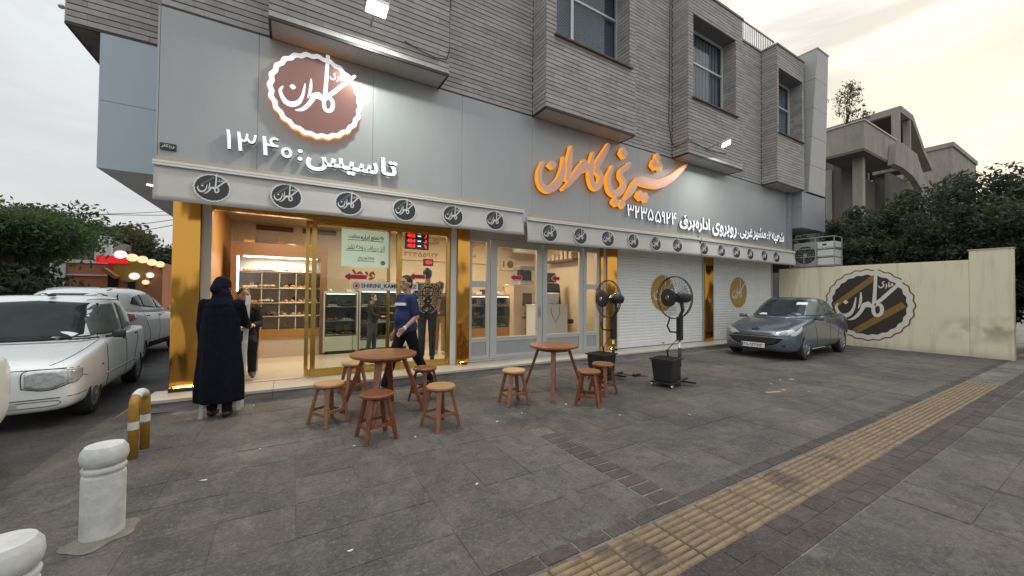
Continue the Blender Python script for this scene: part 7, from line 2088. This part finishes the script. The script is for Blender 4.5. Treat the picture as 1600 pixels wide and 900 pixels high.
# upper storey under the frame roof
R0 = fp(1408,165,YH); R1 = fp(1427,180,YH); R2 = fp(1447,238,YH); R3_ = fp(1459,262,YH)
prof = [(R0.x,R0.z),(R1.x,R1.z),(R2.x,R2.z),(R3_.x,R3_.z)]
th_ = .38
b = MB(); n = 0
top = [(R0.x-.0,R0.z)]+prof[1:]
inn = [(R0.x,R0.z-th_),(R1.x-.12,R1.z-th_),(R2.x-.42,R2.z-.12),(R3_.x-.3,R3_.z-.25)]
poly = top+list(reversed(inn)); b.prism(poly, lambda u,v,d:(u,YH+d,v), 0, .5); rel(nh, b.build('roof_frame', M['render_pale'], nh))
b = MB(); b.prism([(R0.x+.05,R0.z-.05),(R1.x,R1.z-.05),(R2.x,R2.z),(R3_.x-.02,R3_.z),(R3_.x-.3,R3_.z-.12),(R2.x-.3,R2.z-.1),(R1.x-.15,R1.z-.25),(R0.x+.05,R0.z-.25)], lambda u,v,d:(u,YH+d,v), .501, yl-YH+2); rel(nh, b.build('roof_slab', M['render_dark'], nh))
nb('roof_edge', M['render_pale'], (R0.x-.05,R0.x+.25,YH+.01,yl+3,R0.z-th_,R0.z-.005))
nb('upper_wall', M['render_dark'], (R0.x+3.0,R0.x+9.5,YH+2.6,yl+2,pz,R0.z-.5))
nb('upper_wall', M['render_dark'], (R0.x+.3,R0.x+5,YH+3.2,yl+3,zb1,R0.z-.4))
q1 = fp(1406,200,YH); nb('post', M['render_pale'], (q1.x-.12,q1.x+.22,YH+.02,YH+.32,zb1,R0.z-th_-.001))
q2 = fp(1423,210,YH); nb('post', M['render_pale'], (q2.x-.1,q2.x+.15,YH+.02,YH+.3,zb1-.4,R1.z-th_-.05))
A = [fp(1401,224,YH-.3),fp(1411,223,YH-.3),fp(1433,241,YH-.3),fp(1449,292,YH-.3),fp(1443,300,YH-.3),fp(1428,276,YH-.3),fp(1411,262,YH-.3),fp(1398,256,YH-.3)]
b = MB(); b.prism([(p.x,p.z) for p in A], lambda u,v,d:(u,YH-.3+d,v), 0, .28); rel(nh, b.build('balcony_wall', M['render_pale'], nh))
L0 = fp(1350,270,YH+.3); L1 = fp(1412,258,YH+.3)
nb('lintel', M['render_pale'], (L1.x-.1,L1.x+.2,YH+.25,yl,L1.z-.25,L1.z+.1))
nb('lower_wall', M['render_dark'], (L1.x+.3,XH+14,YH+1.2,YH+1.59,0,L1.z))
nb('window', M['black_matt'], (XH+2.15,XH+2.19,YH+3.0,YH+4.4,2.5,4.6)); nb('window_band', M['render_pale'], (XH+2.12,XH+2.149,YH+2.0,YH+2.3,1.0,pz))
for (ya, yb, za, zb_w) in ((YH+3.6,YH+5.0,zb1+.5,R0.z-1.0),(YH+5.6,YH+6.8,zb1+.5,R0.z-1.0)):
    nb('window_frame', M['alu_white'], (R0.x+.22,R0.x+.28,ya,ya+.06,za,zb_w),(R0.x+.22,R0.x+.28,yb-.06,yb,za,zb_w),(R0.x+.22,R0.x+.28,ya+.061,yb-.061,zb_w-.06,zb_w),(R0.x+.22,R0.x+.28,ya+.061,yb-.061,za,za+.06))
nb('window', M['glass_dark'], (R0.x+3.2,R0.x+4.8,YH+2.55,YH+2.59,zb1+.2,R0.z-1.2)); nb('window_frame', M['alu_white'], (R0.x+3.95,R0.x+4.02,YH+2.5,YH+2.549,zb1+.2,R0.z-1.2),(R0.x+3.2,R0.x+4.8,YH+2.51,YH+2.548,R0.z-1.19,R0.z-1.12))
for yy in (YH+.9,YH+2.4): nb('drain_pipe', M['steel'], (XH+2.1,XH+2.19,yy,yy+.09,.1,pz))
nb('floor_band', M['render_pale'], (XH+2.1,XH+2.19,YH+1.7,yl,3.1,3.5))
for k in range(9): nb('railing_bar', M['black'], (xr1+.1+k*.22,xr1+.12+k*.22,YH-.02,YH,zt1-1.0,zt1-.3)) if 0 else None
# further pale building
f0 = xp(1488,229,44); f1 = xp(1440,240,44)
b = MB(); b.box(44,52,f0.y,f1.y+3,0,f0.z); b.box(43.9,52.1,f0.y-.1,f1.y+3,f0.z+.001,f0.z+.35)
tag(b.build('distant_house', M['render_pale']), 'plain pale building far beyond the balconied house, partly hidden by trees', 'house')
tree('rooftop_shrub', 'sparse wiry shrub growing on the balcony roof of the pale house', 'shrub', (XH+.9, xp(1324,190,XH+.9).y, zt1-.2), 3.3, .8, .3, leaf_mat('bronze_leaves',(.09,.06,.045),(.05,.04,.03)), 800, .07, 80, .05, seed=31)
p = xp(1349,188,XH+.7); tree('rooftop_shrub', 'very small wiry shrub on the corner of the pale house balcony', 'shrub', (XH+.7,p.y,zt1-.2), 1.35, .42, .2, dl, 160, .06, 14, .03, seed=32)
# ------------------------------------------------------------------ across the side street, left
M['orange_wall'] = mat('orange_brick_wall', (.42,.18,.09), .85, var=.5, scale=2, color2=(.34,.14,.07), bump=.3, bscale=12)
YL = 19.0
def lx(px): return fp(px,430,YL).x
def lz(px,py): return fp(px,py,YL).z
ow = thing('garden_wall', 'orange brick garden wall with a white coping across the side street', 'wall', ((lx(103)+lx(168))/2,YL,-.15))
def lb(root, name, m, *q, bevel=0):
    b = MB()
    for k in q: b.box(*k)
    return rel(root, b.build(name, m, root, bevel=bevel))
lb(ow,'wall_face',M['orange_wall'],(lx(104),lx(168),YL,YL+.3,-.15,lz(104,410))); lb(ow,'coping',M['white_print'],(lx(104),lx(168),YL-.04,YL+.34,lz(104,410)+.001,lz(104,405)))
lb(ow,'ledge',M['white_print'],(lx(104),lx(168),YL-.05,YL-.001,lz(104,430),lz(104,428)))
gt = thing('metal_gate', 'white sheet-metal gate with a barred upper half left of the orange wall', 'gate', (lx(82),YL,-.15))
lb(gt,'post',M['alu_white'],(lx(60),lx(62.5),YL-.1,YL+.1,-.15,lz(60,407)),(lx(102),lx(104)-.01,YL-.1,YL+.1,-.15,lz(103,408)))
lb(gt,'sheet_panel',M['alu_white'],(lx(62.6),lx(101.9),YL-.02,YL+.02,0,lz(80,434)))
b = MB(); b.box(lx(62.6),lx(101.9),YL-.025,YL+.025,lz(80,413),lz(80,411)); b.box(lx(72.5),lx(74),YL-.025,YL+.025,lz(80,434)+.001,lz(80,413)-.001)
for k in range(26): x = lx(62.6)+(lx(101.9)-lx(62.6))*k/26; b.box(x,x+.02,YL-.015,YL+.015,lz(80,434)+.002,lz(80,413)-.002)
rel(gt, b.build('bars', M['alu_white'], gt)); lb(gt,'mesh_sheet',mat('brown_mesh',(.20,.16,.13),.8),(lx(62.6),lx(101.9),YL+.03,YL+.04,lz(80,434),lz(80,413)))
cafe = thing('orange_building', 'low orange brick restaurant front with globe lamps along its stepped top', 'building', (lx(210),YL-.6,-.15))
YO = YL-.6
def cz_(px,py): return fp(px,py,YO).z
def cx2(px): return fp(px,430,YO).x
lb(cafe,'wall',M['orange_wall'],(cx2(168),cx2(180),YO,YO+3,-.15,cz_(172,408)),(cx2(180)+.001,cx2(254),YO+.001,YO+3,-.15,cz_(215,409)),(cx2(196),cx2(216),YO+.002,YO+2.9,cz_(215,409)+.001,cz_(205,404)))
lb(cafe,'doorway',M['black_matt'],(cx2(169),cx2(185),YO-.02,YO-.001,-.1,cz_(176,425)),(cx2(200),cx2(212),YO-.02,YO-.001,-.1,cz_(206,434)))
b = MB(); b.bar(Vector((cx2(168),YO-.2,cz_(168,421))),Vector((cx2(188),YO-.2,cz_(188,434))),.5,.10); rel(cafe,b.build('awning_slope', M['orange_wall'], cafe))
b = MB(); p = fp(203,422,YO-.06); b.lathe([(.42,-.04),(.42,.0)],24,c=tuple(p),axis='y'); rel(cafe, b.build('round_sign_board', mat('yellow_sign',(.45,.28,.05),.6,var=.4,scale=9), cafe))
p = fp(176,406,YO-.1); b = MB(); b.box(p.x-.4,p.x+.4,p.y-.05,p.y,p.z-.12,p.z+.14); rel(cafe, b.build('red_sign_board', emis('red_sign',(1,.03,.04),.7), cafe))
gm = emis('warm_globe',(1,.80,.45),1.05); gm2 = emis('white_globe',(1,.93,.85),1.3)
for px, py, r, m_ in ((188.5,398,.17,gm2),(207,402.5,.16,gm),(223,405.5,.15,gm),(237.5,410,.14,gm),(250,413,.13,gm),(210,431.5,.14,gm2),(234.5,430,.11,gm2),(227.5,441,.10,gm)):
    p = fp(px,py,YO-.1); GL = {188.5:'white globe lamp glowing just above the red sign board',207:'warm globe lamp right of the red sign board on the stepped top',223:'middle one of the warm globe lamps along the stepped top',237.5:'second globe lamp from the right end of the stepped top',250:'globe lamp at the right end of the orange restaurant top',210:'bright lamp on the restaurant wall under the yellow round sign',234.5:'small bright lamp on the restaurant wall below the stepped top',227.5:'lowest dim lamp on the restaurant wall, just above the car roof'}
    t = thing('globe_lamp', GL[px], 'lamp', p, 0, 'globe lamps on the orange restaurant front')
    b = MB(); uvball(b, (0,0,0), (r,r,r*.85)); b.build('globe', m_, t, smooth=True)
    b = MB(); b.tube([(0,.05,-r*.9),(0,.1,-r*1.3)],.03,6); b.build('bracket', M['black'], t)
b = MB(); p = fp(130,402,YL+3); b.box(p.x-1.0,p.x+.9,YL+3,YL+5,p.z-.5,p.z+.75)
tag(b.build('roof_tank', mat('grey_brown_cabin',(.27,.23,.20),.8,var=.4), bevel=.03), 'boxy grey-brown cabin rising behind the orange garden wall', 'cabin')
b = MB(); p = fp(157,395,YL+2.9); b.box(p.x-.15,p.x+.35,YL+2.8,YL+2.99,p.z-.6,p.z+.7)
tag(b.build('roof_vent', M['white_print'], bevel=.03), 'pale upright box beside the grey-brown cabin behind the garden wall', 'box')
b = MB(); b.box(lx(-140),lx(59),YL+1,YL+1.3,-.15,1.6); tag(b.build('garden_wall', mat('dim_orange_wall',(.20,.09,.05),.9,var=.6)), 'dim low reddish wall under the green trees left of the gate', 'wall')
def tl(px, ptop, Y, R, th, lm, n, lbl, seed, leaf=.13, cl=70, name='leafy_tree', tr_r=.16):
    p = fp(px, ptop, Y); return tree(name, lbl, 'tree', (p.x,p.y,-.1), p.z+.1, R, th, lm, n, leaf, cl, tr_r, seed=seed)
tl(18,330,15.0,1.6,2.65,gl,17000,'bright green leafy tree nearest on the left, hanging over the parked cars',7,.075,110)
tl(70,346,16.5,1.05,2.75,gl,13000,'bright green leafy tree left of the orange wall, above the white gate',8,.075,90)
tl(-30,322,15.5,2.0,2.4,gl,13000,'green leafy tree cut off by the left frame edge',9,.08,90)
tl(66,322,23,2.3,2.6,dl,8000,'darker tree standing behind the bright green trees',10,.13,70)
tl(148,340,25,2.5,2.6,ol,9000,'brownish spreading tree behind the orange garden wall',11,.13,80)
tl(190,352,26,2.0,2.6,ol,6500,'smaller brownish tree above the red sign',12,.13,60)
tl(262,376,24,1.5,1.2,dl,5500,'dark leafy tree right of the orange restaurant, beside the gold pillar',13,.12,50)
tl(205,385,30,2.4,1.2,dl,6000,'low dark tree behind the globe lamps',14,.15,60)
def cyp(px, ptop, Y, R, lbl, s):
    p = fp(px, ptop, Y); tree('cypress_tree', lbl, 'tree', (p.x,p.y,-.1), p.z, R, .3, cl_, 3500, .10, 60, .08, seed=s)
cyp(227,369,28,.42,'slender dark cypress behind the orange restaurant',20); cyp(240,383,30,.38,'shorter pointed cypress right of the slender one',21)
tl(20,400,14.5,1.6,.2,dl,5000,'dark shadowy bush under the green trees at the left edge',22,.10,50,'bush')
# more greenery closing the street
tl(120,392,34,4.0,1.0,dl,7000,'wide dark tree far behind the orange garden wall',23,.18,70)
tl(280,392,36,3.5,1.0,dl,6000,'dark far tree mostly hidden by the gold pillar',24,.18,60)
# overhead wires
for i, (a, c_, Y0, Y1) in enumerate((((-40,311),(300,330),20,26),((-40,322),(300,322),18,30),((60,352),(300,332),26,20),((150,358),(300,338),30,18))):
    p = fp(a[0],a[1],Y0); q = fp(c_[0],c_[1],Y1); p = p+(p-q)*.3; q = q+(q-p)*.2
    pts = [p.lerp(q,k/20)+Vector((0,0,-.35*math.sin(PI*k/20))) for k in range(21)]
    b = MB(); b.tube(pts,.014,5); tag(b.build('overhead_wire', M['black_matt']), ('highest thin overhead wire crossing above the left trees','second overhead wire from the top, nearly level','third overhead wire, slanting up to the building','lowest short overhead wire slanting up to the building')[i], 'wire')
# small cctv bracket at upper left
p = fp(96,10,7.6); b = MB(); b.tube([Vector((-2.73,7.6,p.z)),p],.012,6); uvball(b,p,(.035,.035,.03)); tag(b.build('wall_bracket', M['steel']), 'tiny bracket sticking out from the upper left brick corner', 'bracket')
# distant land so that the horizon is not bare
rng_ = np.random.default_rng(5); b = MB(); n = 120; prev = None
for k in range(n+1):
    a = 2*PI*k/n; r = 320; h = 5+6*rng_.random()+4*math.sin(a*3)
    c = (r*math.cos(a), r*math.sin(a))
    cur = ((c[0],c[1],-1),(c[0]*1.02,c[1]*1.02,h),(c[0]*1.3,c[1]*1.3,-1))
    if prev: b.quad(prev[0],cur[0],cur[1],prev[1]); b.quad(prev[1],cur[1],cur[2],prev[2])
    prev = cur
struct(b.build('hills', mat('far_hills',(.10,.11,.09),.9,var=.6,scale=.05), recalc=False))
# final parenting of the shop parts
for c in list(shop.children):
    c.matrix_parent_inverse = Matrix.Translation(-BASE)
